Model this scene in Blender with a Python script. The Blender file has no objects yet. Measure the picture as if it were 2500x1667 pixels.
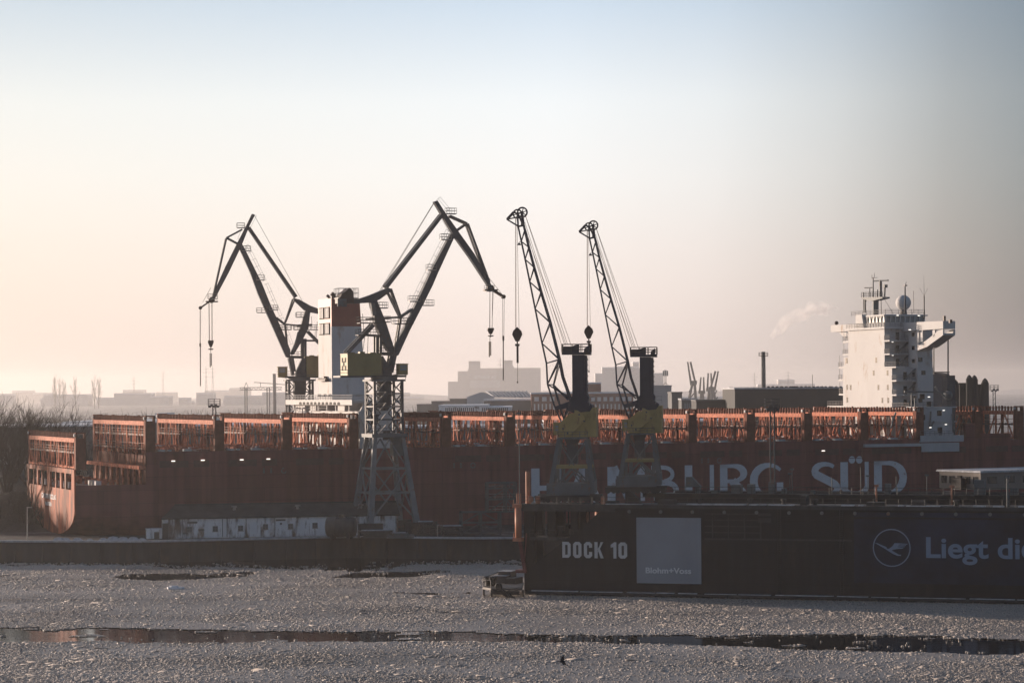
import bpy, math, random
import numpy as np
from mathutils import Vector, Matrix
random.seed(7)
R = math.radians
scene = bpy.context.scene
COL = scene.collection

# ------------------------------------------------------------------ camera
FPX, CX, HY, ROLL, CAMH = 6100.0, 1250.0, 956.0, 0.0079, 32.0   # focal length (photo px), optical centre, roll, eye height
cam_d = bpy.data.cameras.new("camera")
cam_d.sensor_width = 36.0
cam_d.lens = 36.0 * FPX / 2500.0
cam_d.shift_y = (HY - 833.5) / 2500.0
cam_d.clip_start = 1.0
cam_d.clip_end = 60000.0
cam = bpy.data.objects.new("camera", cam_d)
COL.objects.link(cam)
cam.matrix_world = Matrix.Translation((0, 0, CAMH)) @ Matrix.Rotation(R(90), 4, 'X') @ Matrix.Rotation(-ROLL, 4, 'Z')
scene.camera = cam

# ------------------------------------------------------------------ sky, sun, exposure
SUN_AZ, SUN_EL = R(-54), R(6.0)     # azimuth from +Y towards +X, elevation
sun_dir = Vector((math.sin(SUN_AZ) * math.cos(SUN_EL), math.cos(SUN_AZ) * math.cos(SUN_EL), math.sin(SUN_EL)))
world = bpy.data.worlds.new("World")
scene.world = world
world.use_nodes = True
wn, wl = world.node_tree.nodes, world.node_tree.links
wn.clear()


def wnode(t, **kw):
    n = wn.new(t)
    for k, v in kw.items():
        setattr(n, k, v)
    return n


def wmath(op, a, b=None, clamp=False):
    n = wnode('ShaderNodeMath', operation=op, use_clamp=clamp)
    if op == 'MULTIPLY_ADD':
        n.inputs[2].default_value = 0.5
    for i, x in enumerate((a, b)):
        if x is None:
            continue
        if isinstance(x, (int, float)):
            n.inputs[i].default_value = x
        else:
            wl.new(x, n.inputs[i])
    return n.outputs[0]


tc = wnode('ShaderNodeTexCoord')
sep = wnode('ShaderNodeSeparateXYZ')
wl.new(tc.outputs['Generated'], sep.inputs[0])
zup = wmath('MAXIMUM', sep.outputs['Z'], 0.012)
com = wnode('ShaderNodeCombineXYZ')
wl.new(sep.outputs['X'], com.inputs[0]); wl.new(sep.outputs['Y'], com.inputs[1]); wl.new(zup, com.inputs[2])
sky = wnode('ShaderNodeTexSky', sky_type='NISHITA', sun_disc=False)
sky.sun_elevation, sky.sun_rotation = SUN_EL, SUN_AZ
sky.altitude, sky.air_density, sky.dust_density, sky.ozone_density = 0.0, 1.0, 2.5, 2.0
wl.new(com.outputs[0], sky.inputs['Vector'])
# winter mist aloft: a pale veil, thickest near the horizon and brightest towards the low sun
ramp = wnode('ShaderNodeValToRGB')
wl.new(zup, ramp.inputs[0])
EXPO = 0.5
WRAMP = [(0.0, (.84, .72, .68)), (0.03, (.87, .77, .755)), (0.055, (.875, .80, .80)), (0.085, (.87, .845, .86)), (0.115, (.82, .835, .87)), (0.155, (.53, .62, .745)), (0.25, (.26, .33, .44)), (0.5, (.13, .19, .30)), (1.0, (.09, .15, .26))]
e = ramp.color_ramp.elements
while len(e) < len(WRAMP):
    e.new(0.5)
for el_, (p_, c_) in zip(e, WRAMP):
    el_.position = p_
    el_.color = (*[x / 2 ** EXPO for x in c_], 1)
dotn = wnode('ShaderNodeVectorMath', operation='DOT_PRODUCT')
wl.new(tc.outputs['Generated'], dotn.inputs[0]); dotn.inputs[1].default_value = sun_dir
gmap = wnode('ShaderNodeValToRGB')
wl.new(wmath('MULTIPLY_ADD', dotn.outputs['Value'], .5), gmap.inputs[0])
GRAMP = [(0, (.25, .285, .35)), (.5, (.26, .29, .35)), (.70, (.17, .195, .24)), (.722, (.37, .37, .39)), (.742, (.66, .66, .67)), (.763, (.87, .87, .88)), (.79, (.96, .96, .97)), (.867, (.84, .83, .82)), (1, (.70, .68, .66))]
ge = gmap.color_ramp.elements
while len(ge) < len(GRAMP):
    ge.new(0.5)
for el_, (p_, c_) in zip(ge, GRAMP):
    el_.position = p_
    el_.color = (*c_, 1)
vmul = wnode('ShaderNodeVectorMath', operation='MULTIPLY')
wl.new(ramp.outputs[0], vmul.inputs[0]); wl.new(gmap.outputs[0], vmul.inputs[1])
vsc = wnode('ShaderNodeVectorMath', operation='SCALE')
wl.new(vmul.outputs[0], vsc.inputs[0]); vsc.inputs['Scale'].default_value = 1 / 0.05
addv = wnode('ShaderNodeVectorMath', operation='ADD')
wl.new(sky.outputs[0], addv.inputs[0]); wl.new(vsc.outputs[0], addv.inputs[1])
bg = wnode('ShaderNodeBackground')
bg.inputs['Strength'].default_value = 0.05
wl.new(addv.outputs[0], bg.inputs['Color'])
wout = wnode('ShaderNodeOutputWorld')
wl.new(bg.outputs[0], wout.inputs['Surface'])

sun_d = bpy.data.lights.new("sun", 'SUN')
sun_d.energy = 5.0
sun_d.angle = R(0.5)
sun_d.color = (1.0, 0.80, 0.65)
sun = bpy.data.objects.new("sun", sun_d)
COL.objects.link(sun)
sun.rotation_euler = (-sun_dir).to_track_quat('-Z', 'Y').to_euler()

scene.view_settings.view_transform = 'Standard'
scene.view_settings.look = 'None'
scene.view_settings.exposure = EXPO
scene.view_settings.gamma = 1.0
cy = scene.cycles
cy.use_denoising = True
cy.max_bounces = 6
cy.diffuse_bounces = 3
cy.glossy_bounces = 3
cy.transmission_bounces = 2
cy.volume_bounces = 3
cy.transparent_max_bounces = 8
cy.sample_clamp_indirect = 4.0
cy.volume_step_rate = 1.0

# ------------------------------------------------------------------ photo pixel -> ray helpers (used to measure where things stand)
_cr, _sr = math.cos(ROLL), math.sin(ROLL)


def ray(sx, sy):
    u, v = sx - CX, sy - HY
    return Vector(((u * _cr - v * _sr) / FPX, 1.0, (-u * _sr - v * _cr) / FPX))


def at_depth(sx, sy, Y):
    d = ray(sx, sy)
    return Vector((d.x * Y, Y, CAMH + d.z * Y))


def on_ground(sx, sy, z=0.0):
    d = ray(sx, sy)
    Y = (z - CAMH) / d.z
    return Vector((d.x * Y, Y, z))


class Frame:
    """A thing's own axes: origin, yaw about z."""

    def __init__(s, x, y, z=0.0, yaw=0.0):
        s.o = Vector((x, y, z)); s.yaw = yaw
        s.a = Vector((math.cos(yaw), math.sin(yaw), 0)); s.b = Vector((-math.sin(yaw), math.cos(yaw), 0))

    def _loc(s, p):
        q = p - s.o
        return q.dot(s.a), q.dot(s.b), q.z

    def on_y(s, sx, sy, yl=0.0):
        d = ray(sx, sy); c = Vector((0, 0, CAMH)) - s.o
        k = (yl - c.dot(s.b)) / d.dot(s.b)
        p = s._loc(s.o + c + d * k)
        return p[0], p[2]

    def on_x(s, sx, sy, xl=0.0):
        d = ray(sx, sy); c = Vector((0, 0, CAMH)) - s.o
        k = (xl - c.dot(s.a)) / d.dot(s.a)
        p = s._loc(s.o + c + d * k)
        return p[1], p[2]

    def on_z(s, sx, sy, zl=0.0):
        p = s._loc(on_ground(sx, sy, zl + s.o.z))
        return p[0], p[1]


# ------------------------------------------------------------------ materials
MATS = {}


def mat(name, col, rough=0.6, var=0.2, scale=0.6, stretch=(1, 1, 1), rust=None, rust_amt=0.0, metallic=0.0, bump=0.0, spec=0.3, emit=None, plates=None):
    if name in MATS:
        return MATS[name]
    m = bpy.data.materials.new(name)
    m.use_nodes = True
    nt = m.node_tree; N, L = nt.nodes, nt.links
    b = N['Principled BSDF']
    b.inputs['Roughness'].default_value = rough
    b.inputs['Metallic'].default_value = metallic
    b.inputs['Specular IOR Level'].default_value = spec
    t = N.new('ShaderNodeTexCoord'); mp = N.new('ShaderNodeMapping')
    mp.inputs['Scale'].default_value = stretch
    L.new(t.outputs['Object'], mp.inputs[0])
    no = N.new('ShaderNodeTexNoise')
    no.inputs['Scale'].default_value = scale; no.inputs['Detail'].default_value = 5; no.inputs['Roughness'].default_value = 0.65
    L.new(mp.outputs[0], no.inputs['Vector'])
    cr = N.new('ShaderNodeValToRGB')
    cr.color_ramp.elements[0].position = 0.3; cr.color_ramp.elements[1].position = 0.7
    cr.color_ramp.elements[0].color = (*[c * (1 - var) for c in col], 1)
    cr.color_ramp.elements[1].color = (*[min(1, c * (1 + var)) for c in col], 1)
    L.new(no.outputs['Fac'], cr.inputs[0])
    out = cr.outputs[0]
    if rust:
        n2 = N.new('ShaderNodeTexNoise')
        n2.inputs['Scale'].default_value = scale * 1.7; n2.inputs['Detail'].default_value = 6; n2.inputs['Roughness'].default_value = 0.7
        mp2 = N.new('ShaderNodeMapping'); mp2.inputs['Scale'].default_value = stretch; mp2.inputs['Location'].default_value = (13, 7, 3)
        L.new(t.outputs['Object'], mp2.inputs[0]); L.new(mp2.outputs[0], n2.inputs['Vector'])
        r2 = N.new('ShaderNodeValToRGB')
        r2.color_ramp.elements[0].position = 0.62 - rust_amt * 0.3; r2.color_ramp.elements[1].position = 0.72 - rust_amt * 0.25
        L.new(n2.outputs['Fac'], r2.inputs[0])
        mx = N.new('ShaderNodeMix'); mx.data_type = 'RGBA'
        L.new(r2.outputs[0], mx.inputs[0]); L.new(out, mx.inputs[6]); mx.inputs[7].default_value = (*rust, 1)
        out = mx.outputs[2]
    if plates:
        sp = N.new('ShaderNodeSeparateXYZ'); cb = N.new('ShaderNodeCombineXYZ')
        L.new(t.outputs['Object'], sp.inputs[0]); L.new(sp.outputs['X'], cb.inputs[0]); L.new(sp.outputs['Z'], cb.inputs[1])
        br = N.new('ShaderNodeTexBrick'); L.new(cb.outputs[0], br.inputs['Vector'])
        br.inputs['Color1'].default_value = (1, 1, 1, 1); br.inputs['Color2'].default_value = (.80, .80, .80, 1); br.inputs['Mortar'].default_value = (.55, .55, .55, 1)
        br.inputs['Scale'].default_value = 1.0; br.inputs['Mortar Size'].default_value = .05; br.inputs['Brick Width'].default_value = plates[0]; br.inputs['Row Height'].default_value = plates[1]
        n3 = N.new('ShaderNodeTexNoise'); mp3 = N.new('ShaderNodeMapping'); mp3.inputs['Scale'].default_value = (1.1, 1.1, .05)
        L.new(t.outputs['Object'], mp3.inputs[0]); L.new(mp3.outputs[0], n3.inputs['Vector']); n3.inputs['Scale'].default_value = .8; n3.inputs['Detail'].default_value = 6
        r3 = N.new('ShaderNodeValToRGB'); r3.color_ramp.elements[0].position = .35; r3.color_ramp.elements[0].color = (.70, .70, .72, 1); r3.color_ramp.elements[1].position = .6
        L.new(n3.outputs['Fac'], r3.inputs[0])
        for o2 in (br.outputs['Color'], r3.outputs[0]):
            mm = N.new('ShaderNodeMix'); mm.data_type = 'RGBA'; mm.blend_type = 'MULTIPLY'; mm.inputs[0].default_value = 1.0
            L.new(out, mm.inputs[6]); L.new(o2, mm.inputs[7]); out = mm.outputs[2]
    L.new(out, b.inputs['Base Color'])
    if bump:
        bp = N.new('ShaderNodeBump'); bp.inputs['Strength'].default_value = bump; bp.inputs['Distance'].default_value = 0.1
        L.new(no.outputs['Fac'], bp.inputs['Height']); L.new(bp.outputs[0], b.inputs['Normal'])
    if emit:
        b.inputs['Emission Color'].default_value = (*emit[:3], 1); b.inputs['Emission Strength'].default_value = emit[3]
    MATS[name] = m
    return m


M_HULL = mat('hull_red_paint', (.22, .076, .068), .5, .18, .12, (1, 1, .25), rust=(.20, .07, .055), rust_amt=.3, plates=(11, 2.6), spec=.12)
M_STERN = mat('stern_red_sunlit', (.40, .115, .060), .55, .25, .35, (1, 1, .18), rust=(.15, .05, .03), rust_amt=.66, spec=.04)  # the hull red, brightened and warmed to paint sunlight on the stern
M_RUST = mat('lashing_red_oxide', (.54, .195, .12), .6, .35, .9, rust=(.36, .105, .055), rust_amt=.5, spec=.04)
M_RUSTF = mat('frame_red_oxide', (.60, .215, .13), .7, .35, .9, rust=(.34, .115, .065), rust_amt=.5, spec=.04)
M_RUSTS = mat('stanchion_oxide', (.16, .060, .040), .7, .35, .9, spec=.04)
M_RUSTD = mat('walkway_dark_oxide', (.10, .05, .042), .7, .3, .9)
M_DECK = mat('deck_oxide', (.22, .085, .06), .7, .35, .4, rust=(.40, .30, .26), rust_amt=.35)
M_WHITE = mat('ship_white_paint', (.57, .56, .555), .6, .06, .25, (1, 1, .3), rust=(.42, .34, .28), rust_amt=.2, spec=.06)
M_WHITE2 = mat('ship_white_trim', (.58, .57, .56), .6, .08, .8, spec=.06)
M_FUNRED = mat('funnel_red_band', (.30, .085, .055), .5, .15, .4)
M_LETTER = mat('hull_letter_white', (.62, .63, .66), .5, .10, .5, rust=(.40, .30, .28), rust_amt=.1)
M_DARKGLASS = mat('dark_window_glass', (.02, .024, .028), .12, .1, .5, spec=.6)
M_PANE = mat('pale_window_glass', (.20, .22, .23), .15, .2, .5, spec=.6)
M_SHADOWHOLE = mat('dark_opening', (.018, .016, .016), .8, .1, .5)
M_GREY = mat('crane_grey_paint', (.060, .068, .080), .55, .25, .5, rust=(.10, .06, .045), rust_amt=.12)
M_GREYL = mat('portal_grey_paint', (.12, .132, .138), .6, .22, .5, rust=(.16, .09, .06), rust_amt=.2)
M_PORTAL = mat('portal_pale_grey', (.18, .19, .195), .6, .2, .5, rust=(.16, .10, .07), rust_amt=.2)
M_APRON = mat('quay_apron', (.05, .047, .044), .9, .4, .12, rust=(.17, .17, .175), rust_amt=.25)
M_CABIN = mat('cabin_dull_panel', (.20, .175, .155), .8, .12, .5, (1, 1, .3))
M_BLUE = mat('crane_navy_paint', (.030, .038, .062), .5, .22, .5)
M_YELLOW = mat('crane_yellow_paint', (.38, .285, .11), .55, .15, .5, (1, 1, .4), rust=(.17, .10, .05), rust_amt=.2)
M_OLIVE = mat('house_yellow_paint', (.27, .22, .09), .55, .14, .5, (1, 1, .4), rust=(.2, .14, .06), rust_amt=.15)
M_ROPE = mat('steel_rope', (.16, .10, .075), .6, .2, 2)
M_HOOK = mat('hook_block_steel', (.055, .035, .03), .55, .3, 2)
M_RAIL = mat('galvanised_rail', (.30, .28, .26), .5, .2, 2)
M_RAILD = mat('dark_rail', (.05, .05, .05), .6, .2, 2)
M_DOCK = mat('dock_black_paint', (.014, .015, .017), .6, .35, .25, (1, 1, .35), rust=(.028, .022, .02), rust_amt=.2, plates=(9, 2.4))
M_DOCKD = mat('dock_deck_steel', (.04, .042, .043), .75, .4, .6)
M_SIGN = mat('grey_blue_sign', (.24, .265, .30), .5, .10, .15, (1, 1, .6))
M_SIGNTXT = mat('sign_letter_grey', (.62, .64, .66), .5, .05, 1)
M_DOCKTXT = mat('dock_letter_white', (.50, .51, .51), .55, .12, .8)
M_BANNER = mat('banner_midnight', (.010, .017, .040), .45, .7, .10)
M_BANTXT = mat('banner_letter_blue', (.19, .26, .36), .5, .05, 1)
M_PIPE = mat('rusty_guide_pipe', (.42, .17, .10), .55, .3, .8, (1, 1, .3))
M_QUAY = mat('quay_concrete', (.055, .054, .052), .85, .35, .3, (1, 1, .3), rust=(.08, .065, .05), rust_amt=.3)
M_SNOW = mat('snow', (.72, .73, .75), .8, .10, .7)
M_SNOWE = mat('dirty_snow', (.40, .41, .43), .85, .35, 1.1)
M_SHED = mat('shed_white_render', (.80, .80, .80), .8, .12, .3, (1, 1, .25), rust=(.16, .12, .095), rust_amt=.36)
M_SHEDROOF = mat('shed_tar_roof', (.045, .048, .045), .85, .3, .5)
M_TANK = mat('tank_brown', (.085, .075, .068), .6, .25, .8)
M_TRUNK = mat('bare_bark', (.032, .026, .022), .9, .3, 2)
M_SCRUB = mat('scrub_twigs', (.035, .032, .026), .95, .4, 1.5)
M_SOIL = mat('frozen_ground', (.10, .095, .088), .9, .4, .02, rust=(.40, .385, .38), rust_amt=.7)
M_LAMP = mat('lit_lamp_glass', (.9, .9, .85), .4, 0, 1, emit=(1, .93, .82, 1.1))
M_FARC = mat('far_concrete', (.46, .43, .42), .85, .10, .05)  # both far concretes are lightened, painting in some of the distance haze
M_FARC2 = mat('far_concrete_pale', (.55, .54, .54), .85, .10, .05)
M_BRICK = mat('red_brick', (.20, .095, .075), .85, .15, .3)
M_STEELD = mat('far_dark_cladding', (.035, .036, .036), .75, .2, .15)
M_STEELM = mat('far_grey_cladding', (.10, .105, .11), .75, .2, .15)
M_BIRD = mat('dark_feathers', (.02, .02, .022), .8, .2, 6)


# ------------------------------------------------------------------ mesh builder
class MB:
    def __init__(s):
        s.v, s.f, s.c = [], [], []

    def add(s, vs, fs):
        o = len(s.v)
        s.c.append((o, len(s.f)))
        s.v.extend(tuple(p) for p in vs)
        s.f.extend(tuple(i + o for i in f) for f in fs)
        return s

    def box(s, x0, x1, y0, y1, z0, z1):
        if x0 > x1: x0, x1 = x1, x0
        if y0 > y1: y0, y1 = y1, y0
        if z0 > z1: z0, z1 = z1, z0
        v = [(x0, y0, z0), (x1, y0, z0), (x1, y1, z0), (x0, y1, z0), (x0, y0, z1), (x1, y0, z1), (x1, y1, z1), (x0, y1, z1)]
        return s.add(v, [(3, 2, 1, 0), (4, 5, 6, 7), (0, 1, 5, 4), (1, 2, 6, 5), (2, 3, 7, 6), (3, 0, 4, 7)])

    def beam(s, p, q, w, h=None, up=(0, 0, 1), w2=None, h2=None):
        p, q = Vector(p), Vector(q); h = w if h is None else h
        w2 = w if w2 is None else w2; h2 = h if h2 is None else h2
        d = q - p
        if d.length < 1e-6: return s
        d.normalize()
        u = Vector(up)
        if abs(d.dot(u)) > .98: u = Vector((0, 1, 0)) if abs(d.y) < .9 else Vector((1, 0, 0))
        r = d.cross(u).normalized(); n = r.cross(d)
        v = []
        for c, a, b in ((p, w / 2, h / 2), (q, w2 / 2, h2 / 2)):
            v += [c - r * a - n * b, c + r * a - n * b, c + r * a + n * b, c - r * a + n * b]
        return s.add(v, [(0, 1, 2, 3), (7, 6, 5, 4), (0, 4, 5, 1), (1, 5, 6, 2), (2, 6, 7, 3), (3, 7, 4, 0)])

    def tube(s, p, q, r, r2=None, n=6):
        p, q = Vector(p), Vector(q); r2 = r if r2 is None else r2
        d = q - p
        if d.length < 1e-6: return s
        d.normalize()
        u = Vector((0, 0, 1)) if abs(d.z) < .9 else Vector((1, 0, 0))
        a = d.cross(u).normalized(); b = a.cross(d)
        v = []
        for c, rr in ((p, r), (q, r2)):
            for k in range(n):
                t = 2 * math.pi * k / n
                v.append(c + a * rr * math.cos(t) + b * rr * math.sin(t))
        f = [(k, (k + 1) % n, n + (k + 1) % n, n + k) for k in range(n)]
        f += [tuple(range(n - 1, -1, -1)), tuple(range(n, 2 * n))]
        return s.add(v, f)

    def path(s, pts, r, n=5):
        for a, b in zip(pts, pts[1:]): s.tube(a, b, r, n=n)
        return s

    def prism(s, pts, y0, y1, axis='y'):
        k = len(pts)
        if axis == 'y': v = [(a, y0, b) for a, b in pts] + [(a, y1, b) for a, b in pts]
        elif axis == 'x': v = [(y0, a, b) for a, b in pts] + [(y1, a, b) for a, b in pts]
        else: v = [(a, b, y0) for a, b in pts] + [(a, b, y1) for a, b in pts]
        f = [tuple(range(k)), tuple(range(2 * k - 1, k - 1, -1))]
        f += [(i, i + k, (i + 1) % k + k, (i + 1) % k) for i in range(k)]
        return s.add(v, f)

    def lathe(s, c, prof, n=16):
        c = Vector(c); v = []
        for r, z in prof:
            for k in range(n):
                t = 2 * math.pi * k / n
                v.append(c + Vector((r * math.cos(t), r * math.sin(t), z)))
        f = []
        for i in range(len(prof) - 1):
            for k in range(n):
                f.append((i * n + k, i * n + (k + 1) % n, (i + 1) * n + (k + 1) % n, (i + 1) * n + k))
        f += [tuple(range(n - 1, -1, -1)), tuple(range((len(prof) - 1) * n, len(prof) * n))]
        return s.add(v, f)

    def ball(s, c, r, n=14, m=9, sq=1.0):
        return s.lathe(c, [(max(.001, r * math.sin(math.pi * i / m)), -r * sq * math.cos(math.pi * i / m)) for i in range(m + 1)], n)

    def disc(s, c, r, y0, y1, n=18):
        """wheel in the local xz plane"""
        return s.prism([(c[0] + r * math.cos(2 * math.pi * k / n), c[1] + r * math.sin(2 * math.pi * k / n)) for k in range(n)], y0, y1)

    def rail(s, pts, h=1.05, r=.035, step=1.6, bars=2):
        """hand-rail along a 3-D polyline"""
        for a, b in zip(pts, pts[1:]):
            a, b = Vector(a), Vector(b)
            n = max(1, int((b - a).length / step))
            for i in range(n + 1):
                p = a.lerp(b, i / n)
                s.tube(p, p + Vector((0, 0, h)), r, n=4)
            for k in range(1, bars + 1):
                z = Vector((0, 0, h * k / bars))
                s.tube(a + z, b + z, r, n=4)
        return s

    def mesh(s, name, material, smooth=False):
        me = bpy.data.meshes.new(name)
        me.from_pydata(s.v, [], s.f)
        if material is not None: me.materials.append(material)
        if smooth: me.shade_smooth()
        return me


def obj(name, mb, material, parent=None, label=None, smooth=False):
    me = mb.mesh(name, material, smooth) if isinstance(mb, MB) else mb
    o = bpy.data.objects.new(name, me)
    COL.objects.link(o)
    if parent is not None: o.parent = parent
    if label: o['label'] = label
    return o


def objs(name, mb, material, parent=None, group=1):
    """one object per piece of the builder (GROUP consecutive pieces make one)"""
    st = mb.c[::group] + [(len(mb.v), len(mb.f))]
    for (v0, f0), (v1, f1) in zip(st, st[1:]):
        m = MB(); m.v = mb.v[v0:v1]; m.f = [tuple(i - v0 for i in f) for f in mb.f[f0:f1]]
        obj(name, m, material, parent)


def tag(o, label, cat, group=None):
    o['label'] = label; o['category'] = cat
    if group: o['group'] = group
    return o


def thing(name, label, cat, fr=None, group=None):
    o = bpy.data.objects.new(name, None)
    o.empty_display_size = .5
    COL.objects.link(o)
    if fr is not None:
        o.location = fr.o; o.rotation_euler = (0, 0, fr.yaw)
    return tag(o, label, cat, group)


def copy_tree(o, parent=None, depth=0):
    c = o.copy(); COL.objects.link(c); c.parent = parent
    for ch in o.children:
        copy_tree(ch, c, depth + 1)
    return c


def text_mesh(body, width, height, bold=0.0, depth=.04, name='lettering', space=1.0):
    """Flat lettering in the local xz plane, lower-left corner at the origin, fitted to width x height."""
    cu = bpy.data.curves.new(name, 'FONT')
    cu.body = body; cu.size = 1.0; cu.offset = bold; cu.extrude = 0.02; cu.resolution_u = 6; cu.space_character = space
    o = bpy.data.objects.new(name, cu)
    COL.objects.link(o)
    bpy.context.view_layer.update()
    dg = bpy.context.evaluated_depsgraph_get()
    me = bpy.data.meshes.new_from_object(o.evaluated_get(dg))
    bpy.data.objects.remove(o)
    n = len(me.vertices)
    co = np.empty(n * 3); me.vertices.foreach_get('co', co); co = co.reshape(-1, 3)
    mn, mx = co.min(0), co.max(0)
    x = (co[:, 0] - mn[0]) / (mx[0] - mn[0]) * width
    y = (co[:, 1] - mn[1]) / (mx[1] - mn[1]) * height
    z = (co[:, 2] - mn[2]) / (mx[2] - mn[2]) * depth
    co = np.stack([x, -z, y], 1)
    me.vertices.foreach_set('co', co.ravel()); me.update()
    return me


def place_mesh(me, mtx):
    me.transform(mtx); return me


def stroke(mb, pts, w, y0, y1, closed=False):
    """a painted stroke (mitred ribbon) through xz points, w wide, from depth y0 to y1"""
    n = len(pts); L, Rr = [], []
    for i, p in enumerate(pts):
        p = Vector(p)
        a = Vector(pts[(i - 1) % n]) if (closed or i > 0) else None
        b = Vector(pts[(i + 1) % n]) if (closed or i < n - 1) else None
        d1 = (p - a).normalized() if a is not None else None
        d2 = (b - p).normalized() if b is not None else None
        d = (d1 + d2).normalized() if d1 is not None and d2 is not None else (d1 or d2)
        nn = Vector((-d.y, d.x))
        ww = w[i] if isinstance(w, (list, tuple)) else w
        k = 1.0
        if d1 is not None and d2 is not None:
            k = 1 / max(.5, nn.dot(Vector((-d1.y, d1.x))))
        L.append(p + nn * ww / 2 * k); Rr.append(p - nn * ww / 2 * k)
    v = []
    for y in (y0, y1):
        v += [(q.x, y, q.y) for q in L] + [(q.x, y, q.y) for q in Rr]
    f = []
    m = n if closed else n - 1
    for i in range(m):
        j = (i + 1) % n
        f.append((i, j, n + j, n + i))
        f.append((2 * n + i, 3 * n + i, 3 * n + j, 2 * n + j))
        f.append((i, 2 * n + i, 2 * n + j, j)); f.append((n + i, n + j, 3 * n + j, 3 * n + i))
    if not closed:
        f.append((0, n, 3 * n, 2 * n)); f.append((n - 1, 3 * n - 1, 4 * n - 1, 2 * n - 1))
    mb.add(v, f)


def arc(cx, cz, rx, rz, a0, a1, n=10):
    return [(cx + rx * math.cos(R(a0 + (a1 - a0) * i / n)), cz + rz * math.sin(R(a0 + (a1 - a0) * i / n))) for i in range(n + 1)]

# ================================================================== SETTING: river, ice, quay, land
def structure(o):
    o['kind'] = 'structure'; return o


rng = np.random.default_rng(11)


def vnoise(x, y, seed=0):
    """smooth value noise, numpy"""
    xi, yi = np.floor(x).astype(np.int64), np.floor(y).astype(np.int64)
    fx, fy = x - xi, y - yi
    fx = fx * fx * (3 - 2 * fx); fy = fy * fy * (3 - 2 * fy)

    def h(a, b):
        n = (a * 374761393 + b * 668265263 + seed * 982451653) & 0xffffffff
        n = ((n ^ (n >> 13)) * 1274126177) & 0xffffffff
        return ((n ^ (n >> 16)) & 0xffff) / 65535.0
    return (h(xi, yi) * (1 - fx) + h(xi + 1, yi) * fx) * (1 - fy) + (h(xi, yi + 1) * (1 - fx) + h(xi + 1, yi + 1) * fx) * fy


def fbm(x, y, seed=0, n=4):
    s, a, t = 0.0, 1.0, 0.0
    for i in range(n):
        s = s + a * vnoise(x * 2 ** i, y * 2 ** i, seed + i); t += a; a *= .55
    return s / t


def water_material():
    m = bpy.data.materials.new('dark_river_water'); m.use_nodes = True
    N, L = m.node_tree.nodes, m.node_tree.links
    b = N['Principled BSDF']
    b.inputs['Base Color'].default_value = (.006, .008, .009, 1)
    b.inputs['Roughness'].default_value = .09
    b.inputs['IOR'].default_value = 1.33
    t = N.new('ShaderNodeTexCoord'); mp = N.new('ShaderNodeMapping'); mp.inputs['Scale'].default_value = (.35, .7, 1)
    no = N.new('ShaderNodeTexNoise'); no.inputs['Scale'].default_value = 1.0; no.inputs['Detail'].default_value = 4
    bp = N.new('ShaderNodeBump'); bp.inputs['Strength'].default_value = .10; bp.inputs['Distance'].default_value = .12
    L.new(t.outputs['Object'], mp.inputs[0]); L.new(mp.outputs[0], no.inputs['Vector'])
    L.new(no.outputs['Fac'], bp.inputs['Height']); L.new(bp.outputs[0], b.inputs['Normal'])
    return m


def ice_material(name, c0, c1):
    m = bpy.data.materials.new(name); m.use_nodes = True
    N, L = m.node_tree.nodes, m.node_tree.links
    b = N['Principled BSDF']
    b.inputs['Roughness'].default_value = .55
    b.inputs['Specular IOR Level'].default_value = .35
    t = N.new('ShaderNodeTexCoord')
    mpi = N.new('ShaderNodeMapping'); mpi.inputs['Scale'].default_value = (.55, 1.3, 1); L.new(t.outputs['Object'], mpi.inputs[0])
    n1 = N.new('ShaderNodeTexNoise'); n1.inputs['Scale'].default_value = .05; n1.inputs['Detail'].default_value = 3
    n2 = N.new('ShaderNodeTexNoise'); n2.inputs['Scale'].default_value = 3.2; n2.inputs['Detail'].default_value = 5; n2.inputs['Roughness'].default_value = .7
    L.new(mpi.outputs[0], n1.inputs['Vector']); L.new(t.outputs['Object'], n2.inputs['Vector'])
    ad = N.new('ShaderNodeMath'); ad.operation = 'MULTIPLY_ADD'
    L.new(n1.outputs['Fac'], ad.inputs[0]); ad.inputs[1].default_value = .45
    sc = N.new('ShaderNodeMath'); sc.operation = 'MULTIPLY'; sc.inputs[1].default_value = .55
    L.new(n2.outputs['Fac'], sc.inputs[0]); L.new(sc.outputs[0], ad.inputs[2])
    cr = N.new('ShaderNodeValToRGB')
    cr.color_ramp.elements[0].position = .36; cr.color_ramp.elements[0].color = (*c0, 1)
    cr.color_ramp.elements[1].position = .64; cr.color_ramp.elements[1].color = (*c1, 1)
    L.new(ad.outputs[0], cr.inputs[0]); L.new(cr.outputs[0], b.inputs['Base Color'])
    bp = N.new('ShaderNodeBump'); bp.inputs['Strength'].default_value = .55; bp.inputs['Distance'].default_value = .10
    L.new(n2.outputs['Fac'], bp.inputs['Height']); L.new(bp.outputs[0], b.inputs['Normal'])
    return m


M_WATER = water_material()
M_ICE = ice_material('brash_ice', (.16, .137, .118), (.52, .450, .39))
M_FLOE = ice_material('ice_floe', (.24, .208, .182), (.54, .475, .42))

wm = MB(); wm.add([(-3000, -400, 0), (3000, -400, 0), (3000, 900, 0), (-3000, 900, 0)], [(0, 1, 2, 3)])
structure(obj('river_water', wm, M_WATER))

# ---- drifting ice: where it lies (world metres); open leads are cut out with ragged edges
QUAY_PTS = [on_ground(-150, 1322, 4), on_ground(0, 1322, 4), on_ground(350, 1323, 4), on_ground(844, 1311, 4), on_ground(1160, 1314.5, 4), on_ground(1420, 1313, 4)]


def lead(pts):
    """pts: (photo x, top y, bottom y) -> arrays of X(world)/Y for interpolation"""
    return [(p[0], on_ground(p[0], p[1]).y, on_ground(p[0], p[2]).y) for p in pts]


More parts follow.
